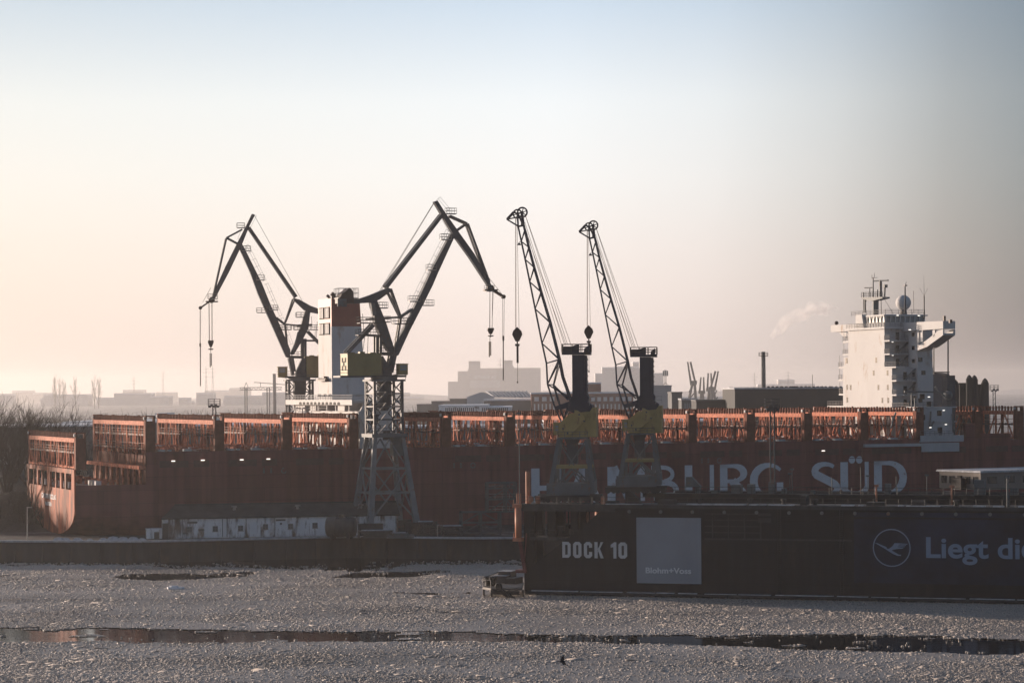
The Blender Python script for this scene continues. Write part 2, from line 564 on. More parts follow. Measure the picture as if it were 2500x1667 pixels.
LEADS = [
    lead([(-400, 1530, 1566), (0, 1532, 1566), (250, 1533, 1566), (520, 1539, 1570), (780, 1541, 1566), (1000, 1542, 1566), (1300, 1548, 1567), (1520, 1552, 1572), (1750, 1551, 1577), (2100, 1552, 1590), (2500, 1561, 1598), (2900, 1570, 1606)]),
    lead([(270, 1409, 1410), (300, 1402, 1416), (400, 1402, 1419), (520, 1401, 1413), (600, 1399, 1406), (625, 1400, 1401)]),
    lead([(800, 1411, 1412), (860, 1397, 1413), (1000, 1395, 1409), (1090, 1391, 1398), (1100, 1392, 1393)]),
    lead([(870, 1446, 1447), (960, 1446, 1449), (1060, 1448, 1454), (1140, 1446, 1451), (1150, 1447, 1448)]),
    lead([(-200, 1403, 1408), (0, 1403, 1409), (40, 1405, 1406)]),
]
FARLIM = [(-400, 1371), (0, 1375), (150, 1379), (400, 1383), (560, 1388), (800, 1391), (950, 1386), (1080, 1382), (1260, 1374), (1500, 1374)]
far_x = np.array([p[0] for p in FARLIM]); far_y = np.array([on_ground(p[0], p[1]).y for p in FARLIM])


def ice_here(X, Y, rag=1.0):
    sx = CX + FPX * X / Y          # column (roll ignored; only used to look the shoreline tables up)
    n = fbm(X / 9.0, Y / 14.0, 3, 4) - .5
    n2 = fbm(X / 2.2, Y / 3.5, 9, 3) - .5
    n3 = fbm(X / .7, Y / 1.2, 41, 2) - .5
    j = (n * 16 + n2 * 8 + n3 * 5) * rag
    ok = Y < np.interp(sx, far_x, far_y) + j * 1.7
    for k, ld in enumerate(LEADS):
        lx = np.array([p[0] for p in ld]); t = np.array([p[1] for p in ld]); b = np.array([p[2] for p in ld])
        tt, bb = np.interp(sx, lx, t, left=-1, right=-1), np.interp(sx, lx, b, left=1e9, right=1e9)
        jj = j * (.34 if k == 0 else .42)
        jj2 = j * (.34 if k == 0 else .42)
        br = (fbm(X / 7.0, Y / 4.0, 55, 3) > .70) if k == 0 else False
        ok &= ~((Y < tt + jj) & (Y > bb - jj2)) | br
    return ok


def np_mesh(name, co, faces_idx, sizes, material):
    me = bpy.data.meshes.new(name)
    me.vertices.add(len(co)); me.vertices.foreach_set('co', np.ascontiguousarray(co, dtype=np.float32).ravel())
    me.loops.add(len(faces_idx)); me.loops.foreach_set('vertex_index', faces_idx.astype(np.int32))
    me.polygons.add(len(sizes))
    st = np.concatenate([[0], np.cumsum(sizes)[:-1]])
    me.polygons.foreach_set('loop_start', st.astype(np.int32))
    me.update(calc_edges=True)
    me.materials.append(material)
    return me


# base slush sheet
gx = np.arange(-165, 166, .62); gy = np.arange(150, 486, .85)
GX, GY = np.meshgrid(gx, gy)
GZ = .05 + .05 * fbm(GX / 1.1, GY / 1.1, 21, 3) + .06 * (fbm(GX / 6, GY / 6, 5, 3) - .4)
ny, nx = GX.shape
cxm = (GX[:-1, :-1] + GX[1:, 1:]) / 2; cym = (GY[:-1, :-1] + GY[1:, 1:]) / 2
keep = ice_here(cxm, cym) & ~((np.abs(cxm) > .235 * cym + 25))
ii, jj = np.nonzero(keep)
a = ii * nx + jj
q = np.stack([a, a + 1, a + nx + 1, a + nx], 1)
co = np.stack([GX.ravel(), GY.ravel(), GZ.ravel()], 1)
used = np.zeros(len(co), bool); used[q.ravel()] = True
remap = np.cumsum(used) - 1
me = np_mesh('brash_ice', co[used], remap[q].ravel(), np.full(len(q), 4), M_ICE)
slush = bpy.data.objects.new('brash_ice', me); COL.objects.link(slush); slush['kind'] = 'stuff'
me.shade_smooth()

# loose tilted plates on top of it
NF = 320000
fy_ = 268 + (484 - 268) * rng.random(NF) ** 1.0
fx_ = (rng.random(NF) * 2 - 1) * (.215 * fy_ + 8)
patch = fbm(fx_ / 13, fy_ / 20, 31, 3)
loose = rng.random(NF) < np.clip((patch - .28) * 2.6, .22, 1)
inside = ice_here(fx_, fy_)
band = ice_here(fx_, fy_ - 9, 1.8) & (rng.random(NF) < .10)          # stray pieces out in the open water
ok = (inside & loose) | (band & ~inside & (fy_ > 440)) | (~inside & (fy_ < 330) & (rng.random(NF) < .012) & (fbm(fx_ / 5, fy_ / 3, 77, 2) > .52))
fx_, fy_ = fx_[ok], fy_[ok]; n = len(fx_)
sz = .08 + .16 * rng.random(n) ** 2.6
big = rng.random(n) < .02
sz[big] *= 3.2
slab = rng.random(n) < .0005
sz[slab] = .5 + .8 * rng.random(slab.sum())
th = .015 + .035 * rng.random(n)
K = 6
ang = (np.arange(K) / K * 2 * np.pi)[None, :] + rng.random((n, 1)) * 6.28 + (rng.random((n, K)) - .5) * .5
rad = sz[:, None] * (.7 + .5 * rng.random((n, K))); asp = .7 + .6 * rng.random((n, 1))
lx, ly = rad * np.cos(ang) * asp, rad * np.sin(ang)
tx, ty = (rng.normal(0, .20, (n, 1)) * (.12 / sz[:, None]) ** .5), (rng.normal(0, .20, (n, 1)) * (.12 / sz[:, None]) ** .5)
zb = .07 + .05 * rng.random((n, 1))
top = np.stack([lx + fx_[:, None], ly + fy_[:, None], zb + th[:, None] + lx * tx + ly * ty], 2)
bot = top - np.stack([np.zeros_like(lx), np.zeros_like(lx), np.repeat(th[:, None] + .09, K, 1)], 2)
bot[:, :, :2] = np.stack([lx * .9 + fx_[:, None], ly * .9 + fy_[:, None]], 2)
co = np.concatenate([top, bot], 1).reshape(-1, 3)
base = (np.arange(n) * 2 * K)[:, None]
tops = base + np.arange(K)[None, :]
side = []
for k in range(K):
    k2 = (k + 1) % K
    side.append(np.concatenate([base + k, base + K + k, base + K + k2, base + k2], 1))
sides = np.concatenate(side, 0)
idx = np.concatenate([tops.ravel(), sides.ravel()])
me = np_mesh('ice_floes', co, idx, np.concatenate([np.full(n, K), np.full(len(sides), 4)]), M_FLOE)
floes = bpy.data.objects.new('ice_floes', me); COL.objects.link(floes); floes['kind'] = 'stuff'

# ---- land: one sheet behind the quay line, out to the horizon, with the quay wall along the river
LANDZ = 4.0
qx = [(p.x, p.y) for p in QUAY_PTS]
lm = MB()
edge = [(-9000, qx[0][1])] + qx + [(qx[-1][0] + 12, 540), (60, 600), (9000, 700)]
k = len(edge)
lm.add([(x, y, LANDZ) for x, y in edge] + [(9000, 15000, LANDZ), (-9000, 15000, LANDZ)], [tuple(range(k)) + (k, k + 1)])
structure(obj('ground', lm, M_SOIL))
ap = MB(); ap.add([(-260, 470 if False else qx[0][1] + .02, LANDZ + .004)] + [(x, y + .02, LANDZ + .004) for x, y in qx] + [(qx[-1][0] + 10, 540, LANDZ + .004), (45, 700, LANDZ + .004), (-260, 700, LANDZ + .004)], [tuple(range(len(qx) + 4))])
structure(obj('quay_ground', ap, M_APRON))
qm = MB()
for (x0, y0), (x1, y1) in zip(edge, edge[1:]):
    qm.add([(x0, y0, -2), (x1, y1, -2), (x1, y1, LANDZ - .004), (x0, y0, LANDZ - .004)], [(0, 1, 2, 3)])
quay = thing('quay_wall', 'long dark concrete quay wall with a snowy coping between river and red hull', 'quay wall')
obj('wall_face', qm, M_QUAY, quay)
cm = MB(); fm = MB()
for (x0, y0), (x1, y1) in list(zip(edge, edge[1:]))[:7]:
    x0 = max(x0, -160)
    d = Vector((x1 - x0, y1 - y0, 0)); ln = d.length; d.normalize(); nrm = Vector((d.y, -d.x, 0))
    p, q2 = Vector((x0, y0, LANDZ)), Vector((x1, y1, LANDZ))
    cm.beam(p + nrm * .15 + Vector((0, 0, .12)), q2 + nrm * .15 + Vector((0, 0, .12)), 1.1, .35)
    t = 3.0
    while t < ln:
        b = p + d * t + nrm * .25
        fm.beam(b + Vector((0, 0, -5)), b + Vector((0, 0, -.4)), .35, .35)
        t += 5.5 + random.random()
obj('coping', cm, M_SNOWE, quay)
objs('fender_pile', fm, M_RAILD, quay)
M_SHIPGREY = mat('ship_grey_trim', (.42, .43, .45), .5, .1, .5)

# ================================================================== THE CONTAINER SHIP
SHIP = Frame(-86.0, 492.0, 0.0, R(22.0))      # x along the hull from the stern, y inboard from the visible side, z up
ship = thing('container_ship', 'huge empty red container ship in dry dock, white bridge house and rusty lashing bridges', 'container ship', SHIP)
BEAM, DK = 48.0, 20.1


def sect(zt, zb, p, zs):
    """hull cross-section (w, z), visible side first"""
    pts = [(0, zt), (0, zs)]
    for i in range(1, 16):
        w = 24 * (1 - math.cos(math.pi / 2 * i / 15))
        z = zs - (zs - zb) * (1 - abs(1 - w / 24) ** p) ** (1 / p)
        pts.append((w, z))
    return pts + [(BEAM - w, z) for w, z in reversed(pts[:-1])]


def plan(w, t):
    """fine the section towards the bow"""
    k = 1.0 if t < 215 else max(.02, 1 - ((t - 215) / 92) ** 2.2)
    return 24 + (w - 24) * k


hm = MB()
stn = [(0, 14.2, 3.7, 2.2, 9.5), (7, 14.2, 2.0, 2.4, 9), (14.0, 14.2, .5, 2.8, 8), (14.01, DK, .5, 2.8, 8), (40, DK, -5, 4, 4), (70, DK, -8, 6, 1), (120, DK, -8, 6, 0), (215, DK, -8, 6, 0), (240, DK + .5, -8, 5, 0), (265, DK + 2, -8, 4, 2), (290, DK + 5, -8, 3, 4), (306, DK + 7, -8, 2.5, 6)]
rows = []
for t, zt, zb, p, zs in stn:
    rows.append([(t, plan(w, t), z) for w, z in sect(zt, zb, p, zs)])
k = len(rows[0])
v = [q for r_ in rows for q in r_]
f = []
for i in range(len(rows) - 1):
    for j in range(k - 1):
        f.append((i * k + j, i * k + j + 1, (i + 1) * k + j + 1, (i + 1) * k + j))
hm.add(v, f)
hull = obj('hull', hm, M_HULL, ship)

# transom: rounded plate with the row of mooring openings above it
tm = MB()
sec = sect(13.0, 3.7, 2.2, 9.5)
tm.prism([(w, z) for w, z in sec], -.35, .0, 'x')
zx = lambda x: 48 * (662 - x) / 455.0
HOLES = [(230, 272), (283, 308), (322, 355), (367, 410), (440, 487), (497, 532), (546, 575), (588, 636)]
edges = sorted([0.0, 48.0] + [zx(x) for h in HOLES for x in h])
for a_, b_ in zip(edges, edges[1:]):
    hole = any(abs(zx(h[1]) - a_) < .01 and abs(zx(h[0]) - b_) < .01 for h in HOLES)
    if hole:
        tm.box(-.35, .0, a_, b_, 16.45, 17.35); tm.box(-.35, 0, a_, b_, 13.0, 13.25)
    else:
        tm.box(-.35, .0, a_, b_, 13.0, 17.35)
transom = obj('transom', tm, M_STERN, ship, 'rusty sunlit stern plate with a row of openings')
bm_ = MB()
for h in HOLES:
    for s_ in (.3, .7):
        y = zx(h[0] + (h[1] - h[0]) * s_)
        bm_.lathe((.8, y, 13.4), [(.28, 0), (.28, .5), (.20, .55), (.20, 1.0), (.34, 1.05), (.34, 1.2)], 8)
objs('bollard', bm_, M_WHITE2, transom)
for body, w, h, z, y0, sp in (('CAP SAN NICOLAS', 14.2, 1.0, 10.75, 31.9, 1.0), ('MADEIRA', 6.4, .8, 9.3, 28.2, 1.0)):
    me = text_mesh(body, w, h, .012, .04, 'stern_lettering', sp)
    # local x of the text runs towards -y on the transom
    me.transform(Matrix.Translation((-.36, y0, z)) @ Matrix.Rotation(R(-90), 4, 'Z'))
    me.materials.append(M_LETTER)
    obj('stern_lettering', me, None, transom)

# decks
dm = MB()
dm.add([(14, 0, DK), (215, 0, DK), (215, 48, DK), (14, 48, DK)], [(0, 1, 2, 3)])
bh0 = MB(); bh0.box(14.0, 14.15, 0.02, 47.98, 13.4, DK - .02); obj('mooring_bulkhead', bh0, M_RUSTS, ship)
fo = [(t, plan(0, t), z) for t, z in ((215, DK), (240, DK + .5), (265, DK + 2), (290, DK + 5), (306, DK + 7))]
fo2 = [(t, plan(48, t), z) for t, z in ((306, DK + 7), (290, DK + 5), (265, DK + 2), (240, DK + .5), (215, DK))]
for i in range(4):
    dm.add([fo[i], fo[i + 1], fo2[3 - i], fo2[4 - i]], [(0, 1, 2, 3)])
deck = obj('main_deck', dm, M_DECK, ship)
am = MB(); am.add([(0, 0.05, 13.4), (14, 0.05, 13.4), (14, 47.95, 13.4), (0, 47.95, 13.4)], [(0, 1, 2, 3)])
am.box(.0, 2.4, .1, 47.9, 17.2, 17.35)
obj('mooring_deck', am, M_DECK, ship)

# gear on the open mooring deck and the sunlit bulkhead front behind it
gm = MB()
for i in range(9):
    y = 3 + i * 5
    gm.box(13.5, 13.9, y, y + .5, 13.4, 17.3)
gm.box(12.6, 14.3, 0, 48, 17.1, 17.8)
for y in (8, 15, 31, 39):
    gm.lathe((9, y, 13.4), [(.5, 0), (.5, 1.2), (.9, 1.25), (.9, 1.5)], 10)
    gm.box(7, 8.4, y + 2, y + 4, 13.4, 15)
objs('mooring_gear', gm, M_RUSTF, ship)
wm_ = MB()
for y in (2.5, 5.5, 8.5):
    wm_.box(4.5, 5.6, y, y + 1.2, 13.4, 14.9)
objs('mooring_winch', wm_, M_WHITE2, ship)


def lashing_bridge(t, z0, z1, dense=1, first=None):
    """One transverse lashing bridge: box frame with braces, end posts, top girder, walkway and a palisade of stanchions."""
    fm = MB(); H = z1 - z0
    xs = (0.15, 1.75)
    n = 18; pitch = (BEAM - 2.4) / n
    zt = z1 - 1.75
    for xi, x in enumerate(xs):
        for i in range(n + 1):
            y = 1.2 + i * pitch
            wide = (i % 3 == 0)
            if xi and i % 3: continue
            w = (.48 if wide else .22) * (1 if xi == 0 else .8)
            fm.box(x - w / 2 * .6, x + w / 2 * .6, y - w / 2, y + w / 2, z0, zt)
    for i in range(0, n, 3):
        y0, y1, ym = 1.2 + i * pitch, 1.2 + (i + 3) * pitch, 1.2 + (i + 1.5) * pitch
        s_ = (i // 3) % 2
        fm.beam((.1, y0 if s_ else ym, zt), (.1, ym if s_ else y0, z0), .30, .2)
        fm.beam((.1, y1 if s_ else ym, zt), (.1, ym if s_ else y1, z0), .30, .2)
    for x in xs:
        fm.box(x - .1, x + .1, 1.2, 46.8, z0 + .2, z0 + .5)
    part = obj('lashing_bridge', fm, M_RUSTF, ship)
    bm = MB(); bm.box(-.05, .5, 1.2, 46.8, zt, zt + .85); bm.box(1.5, 1.95, 1.2, 46.8, zt + .1, zt + .75)
    obj('top_girder', bm, M_RUST, part)
    for y0, y1 in ((-.02, 1.2), (46.8, 48)):
        pm = MB(); pm.box(0, 2.0, y0, y1, z0 - .02, z1 - .9); pm.box(0, .3, y0, y1, z1 - .9, z1); pm.box(1.7, 2.0, y0, y1, z1 - .9, z1); pm.box(0, 2.0, y0 + .1, y1 - .1, z1, z1 + .22)
        obj('end_post', pm, M_RUSTS, part)  # darker oxide puts the shade on the posts into their colour
    for zz in ([z0 + H * .46] if H < 9 else [z0 + H * .33, z0 + H * .62]):
        km = MB()
        km.box(.05, 1.75, 1.2, 46.8, zz - .1, zz + .22)
        for i in range(19):
            y = 1.2 + i * pitch
            km.box(.0, .35, y + .6, y + 1.1, zz - .15, zz + .35)
        km.box(.02, .10, 1.2, 46.8, zz + .62, zz + .70); km.box(.02, .10, 1.2, 46.8, zz + 1.15, zz + 1.24)
        obj('walkway', km, M_RUSTD, part)
    sm = MB(); m = 36; sp = (BEAM - 2.4) / m
    for i in range(m + 1):
        y = 1.2 + i * sp
        tall = i % 9 == 4
        w = .32 if i % 2 == 0 else .18
        sm.box(.05, .45, y - w / 2, y + w / 2, zt + .8, z1 + (.30 if tall else .12 + .10 * random.random()))
        if tall: sm.box(.0, .5, y - .25, y + .25, z0, zt)
    sm.box(.2, .3, 1.2, 46.8, z1 - .35, z1 - .25)
    sm.box(1.6, 1.7, 1.2, 46.8, z1 - .1, z1)
    obj('stanchion_rack', sm, M_RUSTS, part)
    lm = MB(); lm.box(-.25, .0, 46.9, 47.5, z1 - .6, z1 - .05); lm.box(-.25, 0, .3, .9, z1 - .6, z1 - .05)
    objs('floodlight', lm, M_WHITE2, part)
    part.location = (t, 0, 0)
    return part


BR = [28.2, 42.4, 56.6, 77.0, 91.4, 105.7, 120.1, 134.0, 148.2, 162.4, 176.7, 191.0, 206.5, 217.6]
lashing_bridge(0.0, 17.35, 24.4)
lashing_bridge(14.0, DK - 2.2, 27.6)
lb = lashing_bridge(BR[0], DK, 27.6)
kids = list(lb.children)
for t in BR[1:]:
    c = lb.copy(); COL.objects.link(c); c.parent = ship; c.location = (t, 0, 0)
    for ch in kids:
        d = ch.copy(); COL.objects.link(d); d.parent = c

# hatch covers with lashing fittings between the bridges
cover = None
allb = [14.0] + BR
for a_, b_ in zip(allb, allb[1:]):
    if b_ - a_ > 16 or a_ > 190: continue
    if cover is None:
        cm = MB()
        for j in range(3):
            cm.box(2.3, 13.9, 2.6 + j * 14.4, 16.6 + j * 14.4, DK, DK + .75)
        hc = obj('hatch_cover', cm, M_DECK, ship)
        km = MB()
        for i in range(20):
            for x in (2.6, 7.6, 8.6, 13.5):
                y = 2.6 + i * 2.25
                km.box(x - .2, x + .2, y - .15, y + .15, DK + .75, DK + .95 + .35 * random.random())
        for i in range(46):
            x, y = 2.5 + random.random() * 11, random.random() * 46
            km.box(x, x + .3 + random.random() * 1.2, y, y + .3 + random.random() * .8, DK + .3, DK + .6 + random.random() * .7)
        lf = obj('lashing_fittings', km, M_RUST, hc)
        sn = MB()
        for i in range(26):
            x, y = 2.5 + random.random() * 11, random.random() * 46
            sn.box(x, x + .4 + random.random() * 1.6, y, y + .3 + random.random() * 1.6, DK + .5, DK + .8 + random.random() * .2)
        lf2 = obj('snow_patch', sn, M_SNOWE, hc)
        lf['kind'] = 'stuff'; lf2['kind'] = 'stuff'
        hc.location = (a_, 0, 0); cover = hc
    else:
        c = cover.copy(); COL.objects.link(c); c.parent = ship; c.location = (a_, 0, 0)
        for ch in (lf, lf2):
            d = ch.copy(); COL.objects.link(d); d.parent = c

# side passage openings, shell marks and deck lamps along the visible side
om = MB()
for a_, b_ in zip(allb, allb[1:]):
    if b_ - a_ > 16: continue
    for s0, s1 in ((.20, .62), (.70, .93)):
        om.box(a_ + 14 * s0, a_ + 14 * s1, -.03, .12, 17.4, 18.75)
objs('side_opening', om, M_RUSTD, ship)
rm = MB()
for a_ in allb[:-1]:
    rm.box(a_ + .2, a_ + 1.8, -.10, .02, 16.2, DK)
rm.box(14, 215, -.06, .0, 16.55, 16.7); rm.box(14, 215, -.10, .0, DK - .02, DK + .45)
obj('side_web_frame', rm, M_HULL, ship)
for px, py in ((423, 1125), (495, 1123), (590, 1122), (655, 1120), (2010, 1100)):
    x, z = SHIP.on_y(px, py, -.15)
    l_ = MB(); l_.box(x - .36, x + .36, -.30, -.06, z - .10, z + .10)
    obj('deck_lamp', l_, M_LAMP, ship)
mm = MB()
for x0, z0_ in ((38.2, 16.9), (79.4, 17.2), (137, 17.2)):
    mm.box(x0, x0 + .35, -.05, 0, z0_ - 1.0, z0_); mm.box(x0 + 1.5, x0 + 1.9, -.05, 0, z0_ - 1.0, z0_)
    stroke(mm, arc(x0 + 4.4, z0_ - .55, .5, .5, 0, 330, 12), .22, -.05, 0, True)
objs('draught_mark', mm, M_GREYL, ship)

# ---- the big name on the side: thick and thin strokes, cut like the painted letters
S_ = lambda sx: SHIP.on_y(sx, 1160, -.05)[0]
ZT, ZB = 15.75, 8.3
ZM = (ZT + ZB) / 2


def vbar(mb, x0, x1, z0=ZB, z1=ZT): mb.box(x0, x1, -.05, -.01, z0, z1)


nm = MB(); Y0, Y1 = -.05, -.01
x = S_(1297); vbar(nm, x, x + 1.9); nm.box(x + 1.9, x + 6.0, Y0, Y1, 11.0, 12.1); vbar(nm, x + 6.0, x + 6.9)                       # H
x = S_(1386); stroke(nm, [(x, ZB), (x + 3.3, ZT)], .9, Y0, Y1); stroke(nm, [(x + 3.5, ZT), (x + 7.0, ZB)], 1.9, Y0, Y1); nm.box(x + 1.3, x + 5.4, Y0, Y1, 10.2, 11.0)   # A
x = S_(1483); vbar(nm, x, x + 1.9); stroke(nm, [(x + 1.6, ZT), (x + 5.0, ZB + .2)], 1.5, Y0, Y1); stroke(nm, [(x + 5.0, ZB + .2), (x + 8.2, ZT)], .9, Y0, Y1); vbar(nm, x + 7.8, x + 8.8)   # M
x = S_(1590); vbar(nm, x + .6, x + 2.3); stroke(nm, [(x, ZT - .35), (x + 2.6, ZT - .35)] + arc(x + 2.8, 13.9, 2.3, 1.5, 90, -80, 10)[1:], .9, Y0, Y1); stroke(nm, [(x + 2.2, 12.1), (x + 3.2, 12.1)] + arc(x + 3.2, 10.4, 2.8, 1.75, 80, -90, 10) + [(x + 2, 8.65)], 1.2, Y0, Y1)  # B
x0, x1 = S_(1672), S_(1743); vbar(nm, x0, x0 + 1.8, 9.6, ZT); vbar(nm, x1 - 1.0, x1, 9.6, ZT); stroke(nm, arc((x0 + x1) / 2 - .1, 10.2, (x1 - x0) / 2 - .7, 1.6, 185, 355, 10), [1.8, 1.6, 1.4, 1.2, 1.1, 1, 1, 1, 1, 1, 1], Y0, Y1)  # U
x = S_(1758); vbar(nm, x, x + 1.8); stroke(nm, [(x, ZT - .35), (x + 3.0, ZT - .35)] + arc(x + 3.2, 13.75, 2.6, 1.65, 85, -90, 10) + [(x + 1.8, 12.1)], [.75, .8, .9, 1.1, 1.4, 1.6, 1.7, 1.7, 1.5, 1.2, 1, .8, .8, .8], Y0, Y1); stroke(nm, [(x + 3.0, 12.2), (x + 6.6, ZB)], 1.9, Y0, Y1)   # R
x = S_(1834); stroke(nm, arc(x + 4.4, ZM, 3.8, 3.4, 42, 320, 18), [.7, .8, .9, 1.0, 1.2, 1.5, 1.7, 1.8, 1.9, 1.9, 1.8, 1.6, 1.4, 1.2, 1.0, .9, .8, .8, .8], Y0, Y1); vbar(nm, x + 6.3, x + 7.9, ZB, 11.6)   # G
x = S_(1982); stroke(nm, arc(x + 3.4, 13.9, 2.6, 1.5, 35, 215, 10) + arc(x + 3.4, 10.0, 3.0, 1.5, 55, -140, 10), [.8, .9, .9, 1.0, 1.1, 1.3, 1.5, 1.6, 1.7, 1.8, 1.8, 1.8, 1.7, 1.6, 1.5, 1.3, 1.2, 1.0, .9, .8, .8, .8], Y0, Y1)       # S
x0, x1 = S_(2052), S_(2121); vbar(nm, x0, x0 + 1.9, 9.6, ZT); vbar(nm, x1 - 1.0, x1, 9.6, ZT); stroke(nm, arc((x0 + x1) / 2 + .1, 10.2, (x1 - x0) / 2 - .7, 1.6, 185, 355, 10), 1.2, Y0, Y1)   # U umlaut
for s in (2080, 2098):
    c = SHIP.on_y(s, 1122, -.05); nm.disc((c[0], c[1]), .82, Y0, Y1, 18)
x = S_(2134); vbar(nm, x, x + 2.0); stroke(nm, [(x, ZT - .35), (x + 3.4, ZT - .4)] + arc(x + 3.6, ZM, 3.9, 3.35, 85, -85, 14) + [(x + 1, ZB + .35)], [.8, .9, 1.0, 1.1, 1.3, 1.5, 1.8, 1.9, 1.9, 1.9, 1.9, 1.9, 1.8, 1.5, 1.2, 1.0, .9, .8], Y0, Y1)   # D
obj('side_lettering', nm, M_LETTER, hull)

# gangway stowed along the hull and the white deck station at the foot of the bridge house
gw = MB(); x0, z0_ = SHIP.on_y(2109, 1088, -.4); x1, _ = SHIP.on_y(2247, 1085, -.4)
gw.box(x0, x1, -.9, -.06, z0_ - .3, z0_ + .35)
obj('gangway', gw, M_SHIPGREY, ship)

# ---- engine casing, funnel and aft house
EH = MB()
EH.box(59.0, 67.6, 2.0, 46.0, DK, 28.2)
eh = obj('aft_house', EH, M_WHITE, ship)
em = MB(); em.box(57.8, 68.2, 1.0, 48.0, 29.9, 30.5); em.box(57.6, 58.0, 1, 48, 29.5, 30.6)
for y in (5, 14, 20, 28, 36, 44):
    em.box(58.3, 67.5, y, y + .35, 28.2, 29.9)
for y0, y1 in ((9, 15), (27, 33), (36, 44)):
    em.box(58.6, 60, y0, y1, 28.2, 29.6)
obj('boat_deck', em, M_WHITE2, eh)
em = MB()
for i in range(11):
    y = 9 + i * 2.7
    em.prism([(y, 29.55), (y + 1.7, 29.55), (y + 1.7, 29.85), (y + 1.4, 30.1), (y + .3, 30.1), (y, 29.85)], 57.55, 57.62, 'x')
for y, z in ((3.5, 23), (3.5, 26), (8, 25.5), (20, 25.5), (33, 25.5), (40, 25.5), (14, 22.4), (28, 22.4)):
    em.box(58.93, 59.05, y, y + 1.3, z, z + 2.0)
for x, z in ((62, 26.5), (64.6, 23.2), (61.4, 22.9)):
    em.box(x, x + 1.6, 1.9, 2.05, z - 1, z + 1)
objs('house_opening', em, M_SHADOWHOLE, eh)
em = MB(); em.rail([(57.7, 48, 30.5), (57.7, 1, 30.5), (68, 1, 30.5)], 1.1, .05, 1.8, 3)
em.rail([(58.5, 46, 28.2), (58.5, 20, 28.2)], 1.1, .05, 1.8, 2)
obj('boat_deck_rail', em, M_WHITE2, eh)
em = MB()
em.beam((59, 1.0, 28.2), (62, 1.0, 21), .7, .5); em.beam((60.5, 1.0, 30), (58.6, 1.0, 26.5), .6, .5)
em.prism([(57.8, 26.4), (61, 30), (62, 30), (60, 26.0), (60, 20.2), (59.2, 20.2), (59.2, 26)], 1.0, 1.5)
em.box(61, 67.6, .3, 2.0, DK - 1.2, 21.6)
obj('aft_house_bracket', em, M_WHITE2, eh)
# lifeboat with its davit under the deck edge
lb_ = MB()
lb_.lathe((0, 0, 0), [(.05, -4.2), (.9, -3.4), (1.35, -1.8), (1.4, 0), (1.35, 1.8), (.9, 3.4), (.05, 4.2)], 12)
lb_.v = [(59.2 - .4 + p[0] * .9, 38 + p[2], 26.9 + p[1]) for p in lb_.v]
obj('lifeboat', lb_, M_WHITE2, ship, smooth=True)
dv = MB()
for y in (35.5, 40.5):
    dv.beam((59, y, 28.6), (57.6, y, 28.8), .35); dv.beam((57.6, y, 28.8), (57.6, y, 25.8), .25); dv.beam((57.6, y, 25.8), (59, y, 25.2), .25)
objs('davit', dv, M_WHITE2, ship, 3)

fu = MB(); zA, zB = 30.0, 44.9
fy0, fy1 = 19.2, 28.6
tb = lambda z: 66.8 - (z - 30) / 22.5 * 1.3
tf = lambda z: 59.2
fu.add([(tf(30), fy0, 30), (tb(30), fy0, 30), (tb(30), fy1, 30), (tf(30), fy1, 30), (tf(46), fy0, 46.2), (tb(46), fy0, 46.2), (tb(46), fy1, 46.2), (tf(46), fy1, 46.2)],
       [(0, 1, 5, 4), (1, 2, 6, 5), (2, 3, 7, 6), (3, 0, 4, 7)])
funnel = obj('funnel', fu, M_WHITE, ship)
zf0, zf1 = 46.2, 52.2
fm_ = MB()
fm_.add([(tf(46), fy0, zf0), (tb(46), fy0, zf0), (tb(46), fy1, zf0), (tf(46), fy1, zf0), (tf(52), fy0, zf1), (tb(52), fy0, zf1 - .2), (tb(52), fy1, zf1 - .2), (tf(52), fy1, zf1)],
        [(0, 1, 5, 4), (1, 2, 6, 5), (2, 3, 7, 6), (3, 0, 4, 7), (4, 5, 6, 7)])
obj('funnel_band', fm_, M_FUNRED, funnel)
wm_ = MB(); hm_ = MB()
for z0_, z1_ in ((47.9, 50.4), (44.5, 47.0)):
    for y0_ in (20.4, 24.3):
        wm_.box(59.0, 59.24, y0_, y0_ + 3.0, z0_, z1_)
        for s_ in (0.15, 1.15, 2.2):
            hm_.box(58.96, 59.05, y0_ + s_, y0_ + s_ + (.75 if s_ < 2 else .6), z0_ + .2, z1_ - .2)
objs('louvre_frame', wm_, M_SHADOWHOLE, funnel); objs('louvre_blade', hm_, M_WHITE2, funnel)
pm = MB()
for x, y, r_, h in ((60.6, 22, .5, 1.0), (63, 21, .45, 1.6), (62, 25.5, .6, .9), (64.5, 24, .5, 1.2), (61.2, 27, .35, .8)):
    pm.tube((x, y, 52.0), (x, y, 52 + h), r_, n=10); pm.tube((x, y, 52 + h), (x - .5, y, 52.3 + h), r_ * .9, n=10)
objs('exhaust_pipe', pm, M_HOOK, funnel, 2)
pm = MB()
pm.box(58.2, 59.2, 21, 27, 34.6, 34.9); pm.box(58.4, 59.2, 22.4, 24, 34.9, 35.6); pm.tube((58.6, 21, 35), (58.6, 26.4, 35), .3, n=8)
obj('funnel_platform', pm, M_HOOK, funnel)
pm = MB(); pm.tube((58.9, 29.2, 31.5), (58.9, 19, 31.5), .07, n=5); pm.tube((58.9, 19, 31.5), (67.5, 19, 31.5), .07, n=5)
for y in (20, 23.4, 27.5): pm.box(58.6, 59.2, y, y + .5, 31.3, 31.8)
for x in (60.5, 64.5): pm.box(x, x + .8, 18.9, 19.2, 31.35, 31.7)
obj('funnel_pipework', pm, M_RAIL, funnel)

